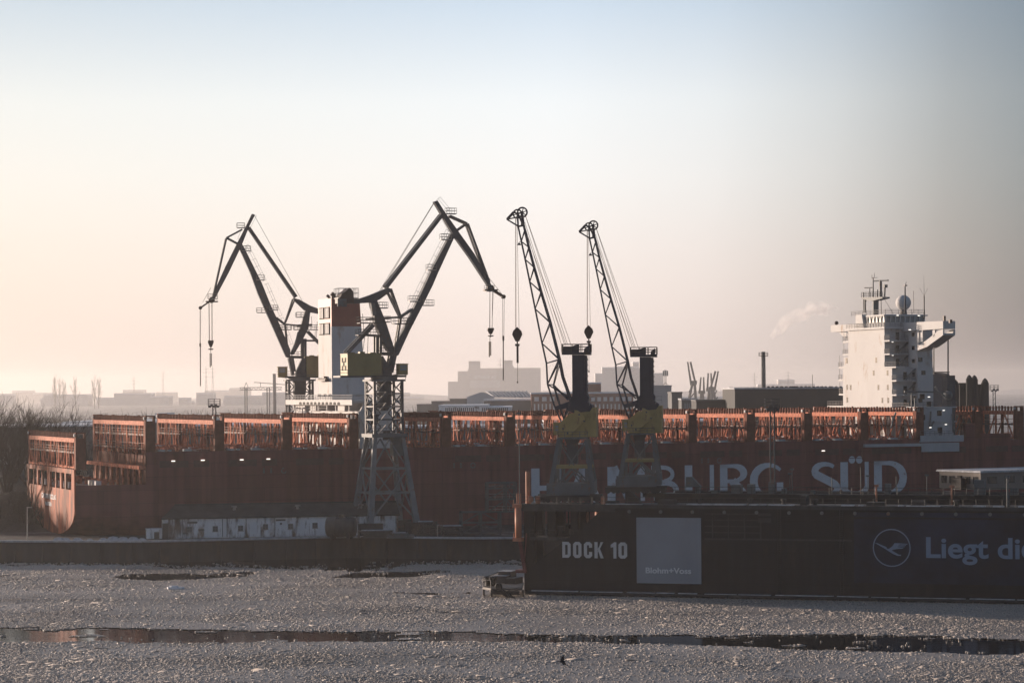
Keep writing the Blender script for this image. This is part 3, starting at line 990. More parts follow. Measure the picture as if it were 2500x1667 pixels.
# ---- accommodation block and bridge
A0 = 193.0
px_ = lambda x, y, xl=A0: SHIP.on_x(1980 + x / 3.335, 650 + y / 3.335, xl)     # zoomed photo crop -> (w, z) on a transverse plane
ps_ = lambda x, y, yl=0.0: SHIP.on_y(1980 + x / 3.335, 650 + y / 3.335, yl)    # -> (t, z) on a fore-and-aft plane
w1, zlo = px_(662, 1155); w2, _ = px_(262, 1150)
w1u, zst = px_(600, 828); w2u, zst2 = px_(304, 740)
_, ztop = px_(590, 505)
ac = MB()
ac.box(A0, A0 + 11, w1, w2, DK, zst)
ac.box(A0, A0 + 10.9, w1u, w2u, zst, ztop)
ac.box(A0 + .02, A0 + 10.9, w2u, w2 - .4, zst, zst2)
house = obj('accommodation_block', ac, M_WHITE, ship, 'tall white deckhouse, sunlit on its aft wall')
pm = MB()
for x, y in ((291, 769), (531, 764), (510, 868), (623, 867), (294, 985), (323, 986), (549, 986), (625, 986), (296, 1088), (581, 1091), (628, 1090)):
    w, z = px_(x, y)
    pm.box(A0 - .02, A0 + .1, w - .38, w + .38, z - .62, z + .62)
objs('porthole', pm, M_DARKGLASS, house)
seam = MB()
for y in (605, 714, 820, 925, 1042):
    z = px_(500, y)[1]
    seam.box(A0 - .03, A0 + .05, w1u if z > zst else w1, w2u if z > zst2 else w2 - .4, z - .06, z + .06)
obj('deck_seam', seam, M_WHITE2, house)
WB = 11.5                                   # outer face of the side house under the bridge wing
TB, TB2 = ps_(868, 900, WB)[0], ps_(990, 900, WB)[0]
ac2 = MB()
ac2.box(TB, TB2, WB, w1u - .01, DK, ztop - .1)
ac2.box(A0 + 10.9, TB + .1, w1u, w1u + 2, DK, ztop - .2)
side = obj('side_house', ac2, M_WHITE, ship)
lev = [px_(x, y)[1] for x, y in ((620, 605), (620, 714), (640, 820), (680, 930), (680, 1046), (735, 1155))]
st_ = MB(); pl_ = MB()
for i, z in enumerate(lev):
    a_ = w1u if z > zst - .5 else w1
    lo = a_ - (2.6, 2.6, 5.4, 2.2, 2.2, 7.6)[i]
    bm, br = MB(), MB()
    bm.box(A0 - .2, A0 + 1.8, lo, a_ - .02, z - .24, z + .12)
    bm.box(A0 + 1.8, TB - .02, a_ - 1.7, a_ - .02, z - .2, z + .08)
    br.rail([(A0 - .1, a_ - .1, z + .1), (A0 - .1, lo + .1, z + .1), (A0 + 1.7, lo + .1, z + .1)], 1.1, .05, 1.2, 3)
    br.rail([(A0 + 1.9, a_ - 1.6, z + .1), (TB - .1, a_ - 1.6, z + .1)], 1.1, .045, 1.4, 3)
    bd_ = obj('balcony_deck', bm, M_WHITE2, side); obj('balcony_rail', br, M_RAIL, bd_)
    if i:
        st_.beam((A0 + 2.5, a_ - 1.2, z), (A0 + 6.0, a_ - 1.2, lev[i - 1]), .8, .16)
    pl_.tube((A0 + 6.6, a_ - 1.6, z), (A0 + 6.6, a_ - 1.6, z + 2.9), .09)
objs('outside_stair', st_, M_GREYL, side); objs('balcony_post', pl_, M_WHITE2, side)
pm = MB()
for x, y in ((890, 760), (915, 866), (908, 1060), (890, 1092)):
    t, z = ps_(x, y, WB)
    pm.box(t - .55, t + .55, WB - .05, WB + .05, z - .5, z + .5)
for i, z in enumerate(lev):
    a_ = w1u if z > zst - .5 else w1
    for t in (A0 + 3.0, A0 + 7.6):
        pm.box(t, t + .9, a_ - .04, a_ + .05, z + .1, z + 2.0)
    pm.box(TB - .05, TB + .05, WB + 1.2, WB + 2.4, z + .9, z + 1.8)
objs('side_window', pm, M_DARKGLASS, side)
lm = MB()
for z in lev[:4]:
    lm.box(A0 + 1.2, A0 + 1.45, w1u - 1.6, w1u - 1.2, z - .38, z - .26)
objs('balcony_lamp', lm, M_LAMP, side)
# far-side balconies
bm = MB(); br = MB()
for x, y, L in ((245, 618, 4), (245, 722, 4), (210, 826, 4.2), (210, 928, 4.2), (212, 1044, 4), (118, 1142, 11)):
    w, z = px_(x, y)
    bm.box(A0 + .5, A0 + 3, w - L, w, z - .2, z + .25)
    br.rail([(A0 + .5, w - L, z + .2), (A0 + .5, w, z + .2), (A0 + 3, w, z + .2)], 1.1, .05, 1.3, 3)
    if y < 1100: br.tube((A0 + .6, w - .3, z), (A0 + .6, w - .3, z + 3.0), .06)
obj('far_balcony', bm, M_WHITE2, house); obj('far_balcony_rail', br, M_RAIL, house)

# bridge house with raked windows
bz0, bz1 = px_(585, 500)[1], px_(575, 392)[1]
bh = MB()
yb0, yb1 = w1u + .2, w2u - 4.0
bh.box(A0 - .6, A0 + 11.5, yb0 - 1.2, yb1 + 4, bz0 - .3, bz0 + .15)
bh.box(A0 + .2, A0 + 11, yb0, yb1, bz0, bz0 + 1.2)
bh.box(A0 + .25, A0 + 11, yb0, yb1, bz0 + 2.7, bz1)
bh.box(A0 - .3, A0 + 11.5, yb0 - .5, yb0 + .1, bz0 + 2.72, bz0 + 3.0)
_, zft = px_(395, 395)
wl0, wl1 = px_(428, 450)[0], px_(372, 450)[0]
bh.prism([(wl0 - .6, bz0 - .2), (wl0 + .3, zft), (wl1, zft), (wl1, bz0 - .2)], A0 - .3, A0 + 1.0, 'x')
bh.box(A0 + 1, A0 + 10, wl1, wl1 + 2, bz0, bz0 + 1.4)
bridge = obj('bridge_house', bh, M_WHITE2, ship)
gl = MB()
gl.box(A0 + .35, A0 + 10.9, yb0 + .1, yb1 - .1, bz0 + 1.2, bz0 + 2.7)
obj('bridge_window', gl, M_PANE, bridge)
mu = MB()
for i in range(9):
    y = yb0 + (yb1 - yb0) * i / 8
    mu.beam((A0 + .3, y, bz0 + 1.15), (A0 + .1, y, bz0 + 2.75), .22)
for i in range(9):
    x = A0 + .4 + i * 1.3
    mu.beam((x, yb0 + .05, bz0 + 1.15), (x, yb0 - .15, bz0 + 2.75), .26)
objs('window_mullion', mu, M_WHITE2, bridge)
rr = MB(); rr.rail([(A0 - .5, yb1 + 3.8, bz0 + .1), (A0 - .5, yb0 - 1.1, bz0 + .1), (A0 + 5.2, yb0 - 1.1, bz0 + .1)], 1.1, .05, 1.2, 3)
rr.rail([(A0 + .4, yb1 + 3, bz1), (A0 + .4, yb0, bz1), (A0 + 11, yb0, bz1)], 1.1, .05, 1.6, 3)
obj('bridge_rail', rr, M_RAIL, bridge)

# bridge wings
wn_ = MB()
tw = ps_(1075, 480, -1.2)[0]
W = lambda x, y: px_(x, y, tw)
pA, pB, pC, pD = W(960, 447), W(1075, 445), W(1075, 512), W(960, 520)
wn_.prism([(w1u + .1, pA[1]), (-1.2, pB[1]), (-1.2, pC[1] + .1), (w1u + .1, pD[1])], tw, tw + 3.2, 'x')
q = [W(*c) for c in ((1075, 512), (1075, 560), (945, 655), (850, 692), (850, 660), (935, 605), (1040, 522))]
wn_.prism(q, tw, tw + .35, 'x'); wn_.prism(q, tw + 2.85, tw + 3.2, 'x')
q2 = [W(*c) for c in ((1075, 545), (1075, 560), (945, 655), (850, 692), (850, 680), (942, 645))]
wn_.prism(q2, tw + .35, tw + 2.85, 'x')
for c in ((900, 520, 900, 615), (1000, 518, 1000, 575), (868, 518, 868, 660)):
    p, r_ = W(c[0], c[1]), W(c[2], c[3])
    wn_.box(tw, tw + .4, p[0] - .45, p[0] + .45, r_[1], p[1])
obj('bridge_wing', wn_, M_WHITE, ship)
wn2 = MB()
f0, f1 = px_(160, 480, A0 + 1), px_(370, 478, A0 + 1)
fb_ = px_(215, 535, A0 + 1)
wn2.box(A0 + 1, A0 + 4.2, f1[0] - 6, f0[0], fb_[1], f0[1])
q = [px_(*c, A0 + 1) for c in ((225, 538), (297, 538), (300, 600), (245, 556))]
wn2.prism(q, A0 + 1, A0 + 4, 'x')
obj('bridge_wing', wn2, M_WHITE, ship)
lm = MB(); q = px_(193, 462, A0 + 1); lm.ball((A0 + 1.5, q[0], q[1]), .5, 8, 6); lm.tube((A0 + 1.5, q[0], q[1] - 1.2), (A0 + 1.5, q[0], q[1]), .15)
q = W(1062, 425); lm.box(tw + .5, tw + 1.0, q[0] - .25, q[0] + .25, q[1] - .9, q[1] + .6)
q = W(1120, 440); lm.box(tw + .5, tw + 1.1, q[0] + .2, q[0] + .8, q[1] - .6, q[1] + .2)
objs('searchlight', lm, M_HOOK, ship)

# radar mast, radome, aerials
mz = bz1
PM = lambda x, y: px_(x, y, A0 + 5)
mm = MB()
ms = lambda a, b, r, r2=None: mm.tube((A0 + 5, *PM(*a)), (A0 + 5, *PM(*b)), r, r2)
q0, q1 = PM(526, 390), PM(526, 280)
mm.tube((A0 + 5, q0[0], mz), (A0 + 5, q1[0], q1[1]), .75, .75, 10)
pl = PM(440, 262), PM(612, 258)
mm.prism([(pl[0][0], pl[0][1] - .1), (pl[0][0], pl[0][1] + .25), (pl[1][0], pl[1][1] + .25), (pl[1][0], pl[1][1] - .1), (q1[0] - .9, q1[1]), (q1[0] + .9, q1[1])], A0 + 4, A0 + 6, 'x')
ms((505, 262), (506, 90), .22, .12); ms((496, 100), (496, 70), .06); ms((516, 90), (517, 52), .08, .04); ms((495, 98), (538, 92), .08)
ms((438, 176), (500, 174), .16); ms((478, 176), (478, 250), .12); ms((515, 120), (628, 115), .20); ms((566, 118), (568, 260), .34); ms((570, 260), (572, 390), .10)
ms((602, 160), (598, 260), .20); ms((428, 212), (430, 380), .16); ms((440, 262), (442, 380), .22); ms((541, 190), (541, 250), .16); ms((600, 270), (670, 388), .05); ms((452, 270), (440, 330), .06)
mm.box(A0 + 4.6, A0 + 5.4, PM(612, 150)[0], PM(594, 150)[0], PM(600, 175)[1], PM(600, 150)[1])
mast = obj('radar_mast', mm, M_GREYL, ship)
mr = MB(); mr.rail([(A0 + 4, pl[0][0], pl[0][1] + .2), (A0 + 4, pl[1][0], pl[1][1] + .2)], 1.2, .05, 1.0, 3)
obj('mast_rail', mr, M_RAILD, mast)
rd = MB(); c_ = px_(752, 297, A0 + 6); rd.ball((A0 + 6, c_[0], c_[1]), 1.78, 22, 14)
radome = obj('radome', rd, M_WHITE, ship, smooth=True)
rd = MB(); rd.lathe((A0 + 6, c_[0], mz - .2), [(.9, 0), (.7, c_[1] - mz - 1.2)], 12)
obj('radome_pedestal', rd, M_GREYL, radome)
mm = MB(); q0 = px_(766, 385, A0 + 1.5); q1 = px_(766, 165, A0 + 1.5)
mm.tube((A0 + 1.5, q0[0], mz), (A0 + 1.5, q1[0], q1[1]), .24, .14, 8); mm.box(A0 + 1.2, A0 + 1.8, q1[0] - .5, q1[0] + .4, q1[1] + .1, q1[1] + .35); mm.tube((A0 + 1.5, q1[0], q1[1]), (A0 + 1.5, q1[0] - .5, q1[1] + 1.0), .08)
mm.tube((A0 + 1.5, px_(790, 385)[0], mz), (A0 + 1.5, px_(790, 385)[0], px_(790, 200)[1]), .06)
obj('signal_mast', mm, M_GREY, ship)
mm = MB(); q0 = px_(921, 430, A0 + 6); q1 = px_(919, 70, A0 + 6); qm_ = px_(921, 240, A0 + 6)
mm.tube((A0 + 6, *q0), (A0 + 6, *qm_), .14); mm.tube((A0 + 6, *qm_), (A0 + 6, *q1), .05, .02)
for x in (885, 950): mm.tube((A0 + 6, *qm_), (A0 + 6, *px_(x, 180, A0 + 6)), .03)
obj('whip_aerial', mm, M_RAILD, ship)
mm = MB()
for x, y0_, y1_ in ((1116, 585, 890), (996, 660, 880), (1003, 660, 880)):
    q0, q1 = ps_(x, y1_, 4), ps_(x, y0_, 4)
    mm.tube((q0[0], 4, q0[1]), (q1[0], 4, q1[1]), .16 if x > 1100 else .08)
mm.box(201, 203.2, 3, 5, DK, ps_(1116, 888, 4)[1])
obj('deck_post', mm, M_GREY, ship)

# deck station at the foot of the bridge (bulwark, stores, crane arm)
ds = MB()
t0, zt_ = ps_(890, 1378, -.6); t1, zb_ = ps_(1240, 1422, -.6)
ds.box(t0, t1, -.8, -.5, zb_, zt_); ds.box(t0, t1, -.6, 5, zb_ - .1, zb_ + .2)
ds.box(t0 + .4, t1 - 1, -.5, -.3, zb_ - 2.3, zb_ - .3)
station = obj('deck_station', ds, M_SHIPGREY, ship)
ds = MB(); t2, zz1 = ps_(872, 1155, 1.0); t3, _ = ps_(1180, 1155, 1.0)
ds.box(t2, t3 - 1, 1.0, 6, 21, 27.6)
ds.box(t2 - .2, t3 + .2, .8, 6, 27.6, 27.85)
ds.box(t2, t3, .6, 1.2, 24.3, 24.5)
ds.box(t2 + 1, t2 + 4, .2, 1, 21.2, 22.6); ds.box(t2 + 5.5, t2 + 8.5, -.2, .9, 21.4, 22.0)
obj('store_house', ds, M_SHIPGREY, station)
ds = MB()
for x, y in ((905, 1060), (960, 1120), (1045, 1195), (910, 1230), (1050, 1330)):
    t, z = ps_(x, y, .98); ds.box(t - .6, t + .6, .94, 1.02, z - .6, z + .6)
objs('store_window', ds, M_SHADOWHOLE, station)
ds = MB(); ds.rail([(t0, -.6, zt_), (t1, -.6, zt_)], 1.0, .04, 1.2, 2); ds.rail([(t2, .9, 27.85), (t3, .9, 27.85)], 1.1, .05, 1.2, 3)
for a_, b_ in (((650, 1320), (690, 1190)), ((975, 1180), (965, 1330)), ((1150, 1200), (1165, 1330)), ((965, 1330), (1000, 1260)), ((760, 1020), (1100, 1025)), ((820, 1040), (820, 1150)), ((845, 1070), (850, 1150)), ((1010, 980), (1090, 1060))):
    p, r_ = ps_(*a_, .3), ps_(*b_, .3); ds.tube((p[0], .3, p[1]), (r_[0], .3, r_[1]), .2, n=6)
ds.ball((ps_(1115, 1050, 2)[0], 2, ps_(1115, 1050, 2)[1]), 1.1, 10, 7)
obj('deck_crane', ds, M_GREYL, station)
lm = MB()
for x, y in ((958, 1063), (1078, 1172), (970, 1312), (1096, 1287), (704, 400), (877, 402), (803, 517)):
    t, z = ps_(x, y, .2); lm.box(t - .25, t + .25, .0, .15, z - .09, z + .09)
objs('station_lamp', lm, M_LAMP, station)
# oxide bulwark further forward
bw = MB(); bw.box(204.0, 208.0, 0, 1.2, DK, 24.0); bw.box(208, 216, -.05, .3, DK, 21.6)
objs('bulwark', bw, M_HULL, ship)

# ================================================================== DOUBLE-LINK SHIPYARD CRANES (one each side of the dry dock)
def ladder_rail(mb, p, q, yl, h=1.1, step=1.7, side=1):
    """thin guard rail standing off a sloping boom, in the crane's own xz plane"""
    p, q = Vector((p[0], yl, p[1])), Vector((q[0], yl, q[1]))
    d = (q - p); L = d.length; d.normalize()
    nrm = Vector((-d.z, 0, d.x)) * side
    n = max(1, int(L / step))
    for i in range(n + 1):
        a = p + d * (L * i / n)
        mb.tube(a, a + nrm * h, .035, n=4)
    for k in (.5, 1.0):
        mb.tube(p + nrm * h * k, q + nrm * h * k, .03, n=4)


def basket(mb, c, w, yl, hh=1.1, d=1.3):
    """small railed platform; c = centre of its floor"""
    x, z = c
    mb.box(x - w / 2, x + w / 2, yl - d / 2, yl + d / 2, z - .12, z + .05)
    mb.rail([(x - w / 2, yl - d / 2, z), (x + w / 2, yl - d / 2, z), (x + w / 2, yl + d / 2, z), (x - w / 2, yl + d / 2, z), (x - w / 2, yl - d / 2, z)], hh, .04, 1.0, 2)


def jib_crane(name, label, fr, C, group):
    cv, P = C['cv'], {}
    L2 = lambda pts, yl=0.0: [fr.on_y(*cv(*p), yl) for p in pts]
    root = thing(name, label, 'crane', fr, group)

    def plate(pts, hy, nm, m, parent=root, yc=0.0):
        mb = MB(); mb.prism(L2(pts), yc - hy, yc + hy); return obj(nm, mb, m, parent)
    # main boom
    jib = plate(C['jib'], .75, 'boom', M_GREY)
    ladd = MB()
    for p, q, s_ in C['ladder']:
        a, b = L2([p, q]); ladder_rail(ladd, a, b, -.7, side=s_)
    for c, w in C['baskets']:
        basket(ladd, L2([c])[0], w * .68, -.2)
    obj('boom_walkway', ladd, M_RAIL, jib)
    # upper swinging link with its horn
    head = plate(C['head'], .6, 'head_link', M_GREY)
    mb = MB()
    for p, q, w in C['strut']:
        a, b = L2([p, q])
        for y in (-.55, .55): mb.beam((a[0], y, a[1]), (b[0], y, b[1]), w, w * .8)
    obj('link_strut', mb, M_GREY, head)
    mb = MB(); a, b = L2(C['nose'])
    for y in (-.35, .35): mb.beam((a[0], y, a[1]), (b[0], y, b[1]), .7, .35, w2=.5)
    mb.disc(b, .42, -.35, .35, 14); mb.disc(a, .7, -.4, .4, 16)
    for dx in (-.9, .9): mb.box(a[0] + dx - .5, a[0] + dx + .5, -.6, .6, a[1] - .5, a[1] - .2)
    obj('jib_nose', mb, M_HOOK, head)
    mb = MB()
    for c, w in C['headbaskets']: basket(mb, L2([c])[0], w * .68, -.2)
    for p, q, s_ in C['headladder']:
        a, b = L2([p, q]); ladder_rail(mb, a, b, -.5, side=s_)
    obj('head_walkway', mb, M_RAIL, head)
    # tie rod and balance lever
    mb = MB(); a, b = L2(C['tie'])
    for y in (-.6, .6): mb.beam((a[0], y, a[1]), (b[0], y, b[1]), .62, .7, w2=.7, h2=.8)
    obj('tie_rod', mb, M_GREY, root)
    lever = plate(C['lever'], .75, 'balance_lever', M_GREY)
    if C.get('cw'):
        cw = plate(C['cw'], 1.7, 'counterweight', M_HOOK, lever)
        mb = MB(); (a0, z0), (a1, z1) = L2(C['plate'], -1.8); mb.box(a0, a1, -1.95, -1.72, z0, z1)
        obj('weight_panel', mb, M_GREYL, cw)
        mb = MB()
        for c, w in C['cwbasket']: basket(mb, L2([c])[0], w * .9, 0, 1.9, 3.0)
        obj('weight_rail', mb, M_RAIL, cw)
    mb = MB()
    for p, q, w in C['links']:
        a, b = L2([p, q])
        for y in (-.5, .5): mb.beam((a[0], y, a[1]), (b[0], y, b[1]), w)
    obj('lever_link', mb, M_GREY, lever)
    # pylon
    pyl = plate(C['pylon'], .9, 'pylon', M_GREY)
    mb = MB()
    for p, q, w in C['pyl_bars']:
        a, b = L2([p, q])
        for y in (-.8, .8): mb.beam((a[0], y, a[1]), (b[0], y, b[1]), w)
    obj('pylon_brace', mb, M_GREY, pyl)
    mb = MB()
    for pts in C['pyl_lit']: mb.prism(L2(pts), -1.0, -.93)
    objs('pylon_lit_strip', mb, M_GREYL, pyl)  # paler grey strips paint the sunlit faces onto pylon and boom
    mb = MB()
    for c, w in C['pylbaskets']: basket(mb, L2([c])[0], w * .7, -.3, 1.1, 2.2)
    for p, q in C['masts']:
        a, b = L2([p, q]); mb.tube((a[0], -.4, a[1]), (b[0], -.4, b[1]), .06)
    obj('pylon_walkway', mb, M_RAILD, pyl)
    # slewing platform, machine house, cab
    (a0, z0), (a1, z1) = L2(C['deck'], -2.4)
    mb = MB(); mb.box(a0, a1, -2.5, 2.5, min(z0, z1), max(z0, z1))
    mb.rail([(a0, -2.4, max(z0, z1)), (a1, -2.4, max(z0, z1))], 1.1, .045, 1.5, 2)
    plat = obj('slewing_platform', mb, M_GREY, root)
    (a0, z0), (a1, z1) = L2(C['house'], -2.6)
    lo, hi = min(z0, z1), max(z0, z1)
    x0, x1 = min(a0, a1), max(a0, a1)
    mb = MB(); mb.box(x0, x1, -2.6, 2.4, lo, hi); mb.box(x0 - .08, x1 + .05, -2.68, 2.48, hi, hi + .14)
    n = 6
    for i in range(1, n): mb.box(x0 + (x1 - x0) * i / n - .04, x0 + (x1 - x0) * i / n + .04, -2.64, -2.6, lo + .1, hi - .05)
    for i in range(3): mb.box(x0 + 1 + i * (x1 - x0) * .3, x0 + 2 + i * (x1 - x0) * .3, -.9, .6, hi + .14, hi + .35 + .15 * (i % 2))
    house = obj('machine_house', mb, M_OLIVE, root)
    mb = MB()
    for y, z in ((-1.6, .25), (-1.6, .62), (.5, .25), (.5, .62), (-.4, .45)):
        mb.box(x0 - .05, x0 + .05, y, y + .9, lo + (hi - lo) * z, lo + (hi - lo) * (z + .22))
    objs('house_vent', mb, M_SHADOWHOLE, house)
    plate(C['wedge'], 1.2, 'gantry_plate', M_GREY, plat)
    (a0, z0), (a1, z1) = L2(C['cab'], -2.2); lo, hi = min(z0, z1), max(z0, z1)
    x0, x1 = min(a0, a1), max(a0, a1)
    mb = MB(); mb.prism([(x0, lo), (x1, lo), (x1, hi), (x0, hi)], -2.9, -.8); mb.box(x0 - .15, x1 + .15, -3.0, -.7, hi, hi + .12)
    mb.beam((x0, -1.8, lo), (x0 - C['dir'] * 1.5 if C['dir'] > 0 else x1 + 1.5, -1.8, lo - .2), .3)
    cab = obj('operator_cab', mb, M_OLIVE, root)
    mb = MB(); xe = x1 if C['dir'] > 0 else x0
    for z in (.12, .42, .72):
        for y in (-2.75, -1.75): mb.box(xe - .04, xe + .06, y, y + .8, lo + (hi - lo) * z, lo + (hi - lo) * (z + .22))
    for z in (.42, .68):
        mb.box(xe - C['dir'] * 1.6, xe - C['dir'] * .25, -2.96, -2.86, lo + (hi - lo) * z, lo + (hi - lo) * (z + .22))
    objs('cab_window', mb, M_PANE, cab)
    # tower: ring, shaft and lattice corners
    ring, zt = C['ring'], None
    (a0, z0), (a1, z1) = L2(ring); zc = (z0 + z1) / 2; xc = (a0 + a1) / 2
    mb = MB(); hw = abs(a1 - a0) / 2
    mb.box(xc - hw, xc + hw, -hw * .9, hw * .9, zc - .28, zc + .12); mb.lathe((xc, 0, zc + .1), [(2.6, 0), (2.6, .55)], 20)
    mb.rail([(xc - hw, -hw * .9, zc + .1), (xc + hw, -hw * .9, zc + .1)], 1.0, .04, 1.4, 2)
    obj('slewing_ring', mb, M_GREYL, root)
    (c0, zb), (c1, _) = L2(C['shaft'])
    mb = MB(); mb.lathe((xc, 0, zb), [(.7, 0), (1.3, 1.0), (abs(c1 - c0) / 2, 3.0), (abs(c1 - c0) / 2, zc - zb)], 18)
    obj('tower_shaft', mb, M_GREY, root)
    (t0, zk), (t1, _) = L2(C['tower'])
    hx = abs(t1 - t0) / 2
    por = MB()
    for sx in (-1, 1):
        for sy in (-1, 1):
            por.box(xc + sx * hx - .25, xc + sx * hx + .25, sy * hx - .25, sy * hx + .25, zk, zc - .25)
    lev = C['levels']; zs = [L2([(ring[0][0], y)])[0][1] for y in lev]
    for za, zb2 in zip(zs, zs[1:]):
        for s1, s2 in (((-1, -1), (1, -1)), ((-1, 1), (1, 1)), ((-1, -1), (-1, 1)), ((1, -1), (1, 1))):
            p0 = (xc + s1[0] * hx, s1[1] * hx); p1 = (xc + s2[0] * hx, s2[1] * hx)
            pm = ((p0[0] + p1[0]) / 2, (p0[1] + p1[1]) / 2); k = .42
            qa = (p0[0] + (pm[0] - p0[0]) * k, p0[1] + (pm[1] - p0[1]) * k); qb = (p1[0] + (pm[0] - p1[0]) * k, p1[1] + (pm[1] - p1[1]) * k)
            zm = (za + zb2) / 2
            por.beam((*p0, za), (*qa, zm), .22); por.beam((*qa, zm), (*p0, zb2), .22)
            por.beam((*p1, za), (*qb, zm), .22); por.beam((*qb, zm), (*p1, zb2), .22)
            por.beam((*p0, zb2), (*p1, zb2), .28)
    tower = obj('lattice_tower', por, M_GREY, root)
    if C.get('feet'):
        hx2, zg = C['feet'], LANDZ - fr.o.z
        fb = MB(); fb.box(xc - hx - .8, xc + hx + .8, -hx - .8, hx + .8, zk - .5, zk + .2)
        fb.rail([(xc - hx - .8, -hx - .8, zk + .2), (xc + hx + .8, -hx - .8, zk + .2)], 1.1, .05, 1.4, 2)
        obj('portal_platform', fb, M_GREYL, root)
        foot = []
        for sx in (-1, 1):
            for sy in (-1, 1):
                lm = MB(); top, bot = Vector((xc + sx * hx, sy * hx, zk - .2)), Vector((xc + sx * hx2, sy * 5.6, zg + 2.6))
                lm.beam(top, bot, .75, .75, w2=1.15, h2=1.15)
                lg = obj('portal_leg', lm, M_PORTAL, root); foot.append((top, bot))
                wm2 = MB()
                wm2.box(bot.x - 2.4, bot.x + 2.4, bot.y - .5, bot.y + .5, zg + 1.3, zg + 2.6)
                for dx in (-1.8, -.6, .6, 1.8): wm2.disc((bot.x + dx, zg + .62), .6, bot.y - .3, bot.y + .3, 14)
                obj('bogie', wm2, M_RAILD, lg)
        bm = MB()
        lerp = lambda i, t: foot[i][0].lerp(foot[i][1], t)
        for i, j in ((0, 2), (1, 3), (0, 1), (2, 3)):
            for t in C['ties']: bm.beam(lerp(i, t), lerp(j, t), .35)
            tt = [0.04] + C['ties'] + [.97]
            for k_, (ta, tb_) in enumerate(zip(tt, tt[1:])):
                mid = (lerp(i, tb_) + lerp(j, tb_)) / 2; mid0 = (lerp(i, ta) + lerp(j, ta)) / 2
                if k_ == 1:
                    bm.beam(lerp(i, ta), mid, .3); bm.beam(lerp(j, ta), mid, .3)
                elif k_ == 0:
                    bm.beam(mid0, lerp(i, tb_), .26); bm.beam(mid0, lerp(j, tb_), .26)
                else:
                    bm.beam(mid0, lerp(i, tb_), .28); bm.beam(mid0, lerp(j, tb_), .28)
        obj('portal_brace', bm, M_PORTAL, root)
        sb = MB()
        z = zk - .2; flip = 1; st = 3.1
        for i in range(5):
            sb.beam((xc - hx + .3, -hx - .3, z), (xc - hx + 2.2, -hx - .3, z + (zc - zk) / 5), .7, .12); z += (zc - zk) / 5
            sb.box(xc - hx - .4, xc - hx + 1.6, -hx - .8, -hx + .2, z - .1, z)
        obj('tower_stair', sb, M_RAIL, root)
        eb = MB(); eb.box(xc + 1.0, xc + 3.0, -2.4, -.4, zk - 4.2, zk - .5)
        obj('electrical_cabin', eb, M_GREYL, root)
    # ropes and hooks
    mb = MB()
    for p, q, yl in C['ropes']:
        a, b = L2([p, q]); mb.tube((a[0], yl, a[1]), (b[0], yl, b[1]), .045, n=4)
    obj('hoist_rope', mb, M_ROPE, root)
    (x, z), (_, zb2) = L2(C['hook'])
    h = (z - zb2); mb = MB()
    mb.prism([(x - .62, z), (x + .62, z), (x + .66, z - h * .30), (x + .22, z - h), (x - .22, z - h), (x - .66, z - h * .30)], -.25, .25)
    mb.tube((x, 0, z - h), (x, 0, z - h * 1.5), .1); mb.box(x - .55, x + .55, -.15, .15, z - h * 1.38, z - h * 1.2)
    hk = obj('hook_block', mb, M_HOOK, root)
    (x, z), (_, zb2) = L2(C['sling']); mb = MB()
    mb.tube((x, 0, z + 1.2), (x, 0, z), .06); mb.box(x - .26, x - .04, -.1, .1, zb2, z); mb.box(x + .05, x + .24, -.1, .1, zb2 + .3, z)
    obj('lifting_sling', mb, M_HOOK, hk)
    mb = MB()
    for p, q, r_ in C['tag']:
        a, b = L2([p, q]); mb.tube((a[0], 0, a[1]), (b[0], 0, b[1]), r_, n=5)
    obj('auxiliary_hook', mb, M_HOOK, root)
    return root


zB = lambda x, y: (800 + x / 3.136, 460 + y / 3.136)
zA = lambda x, y: (460 + x / 3.136, 460 + y / 3.136)
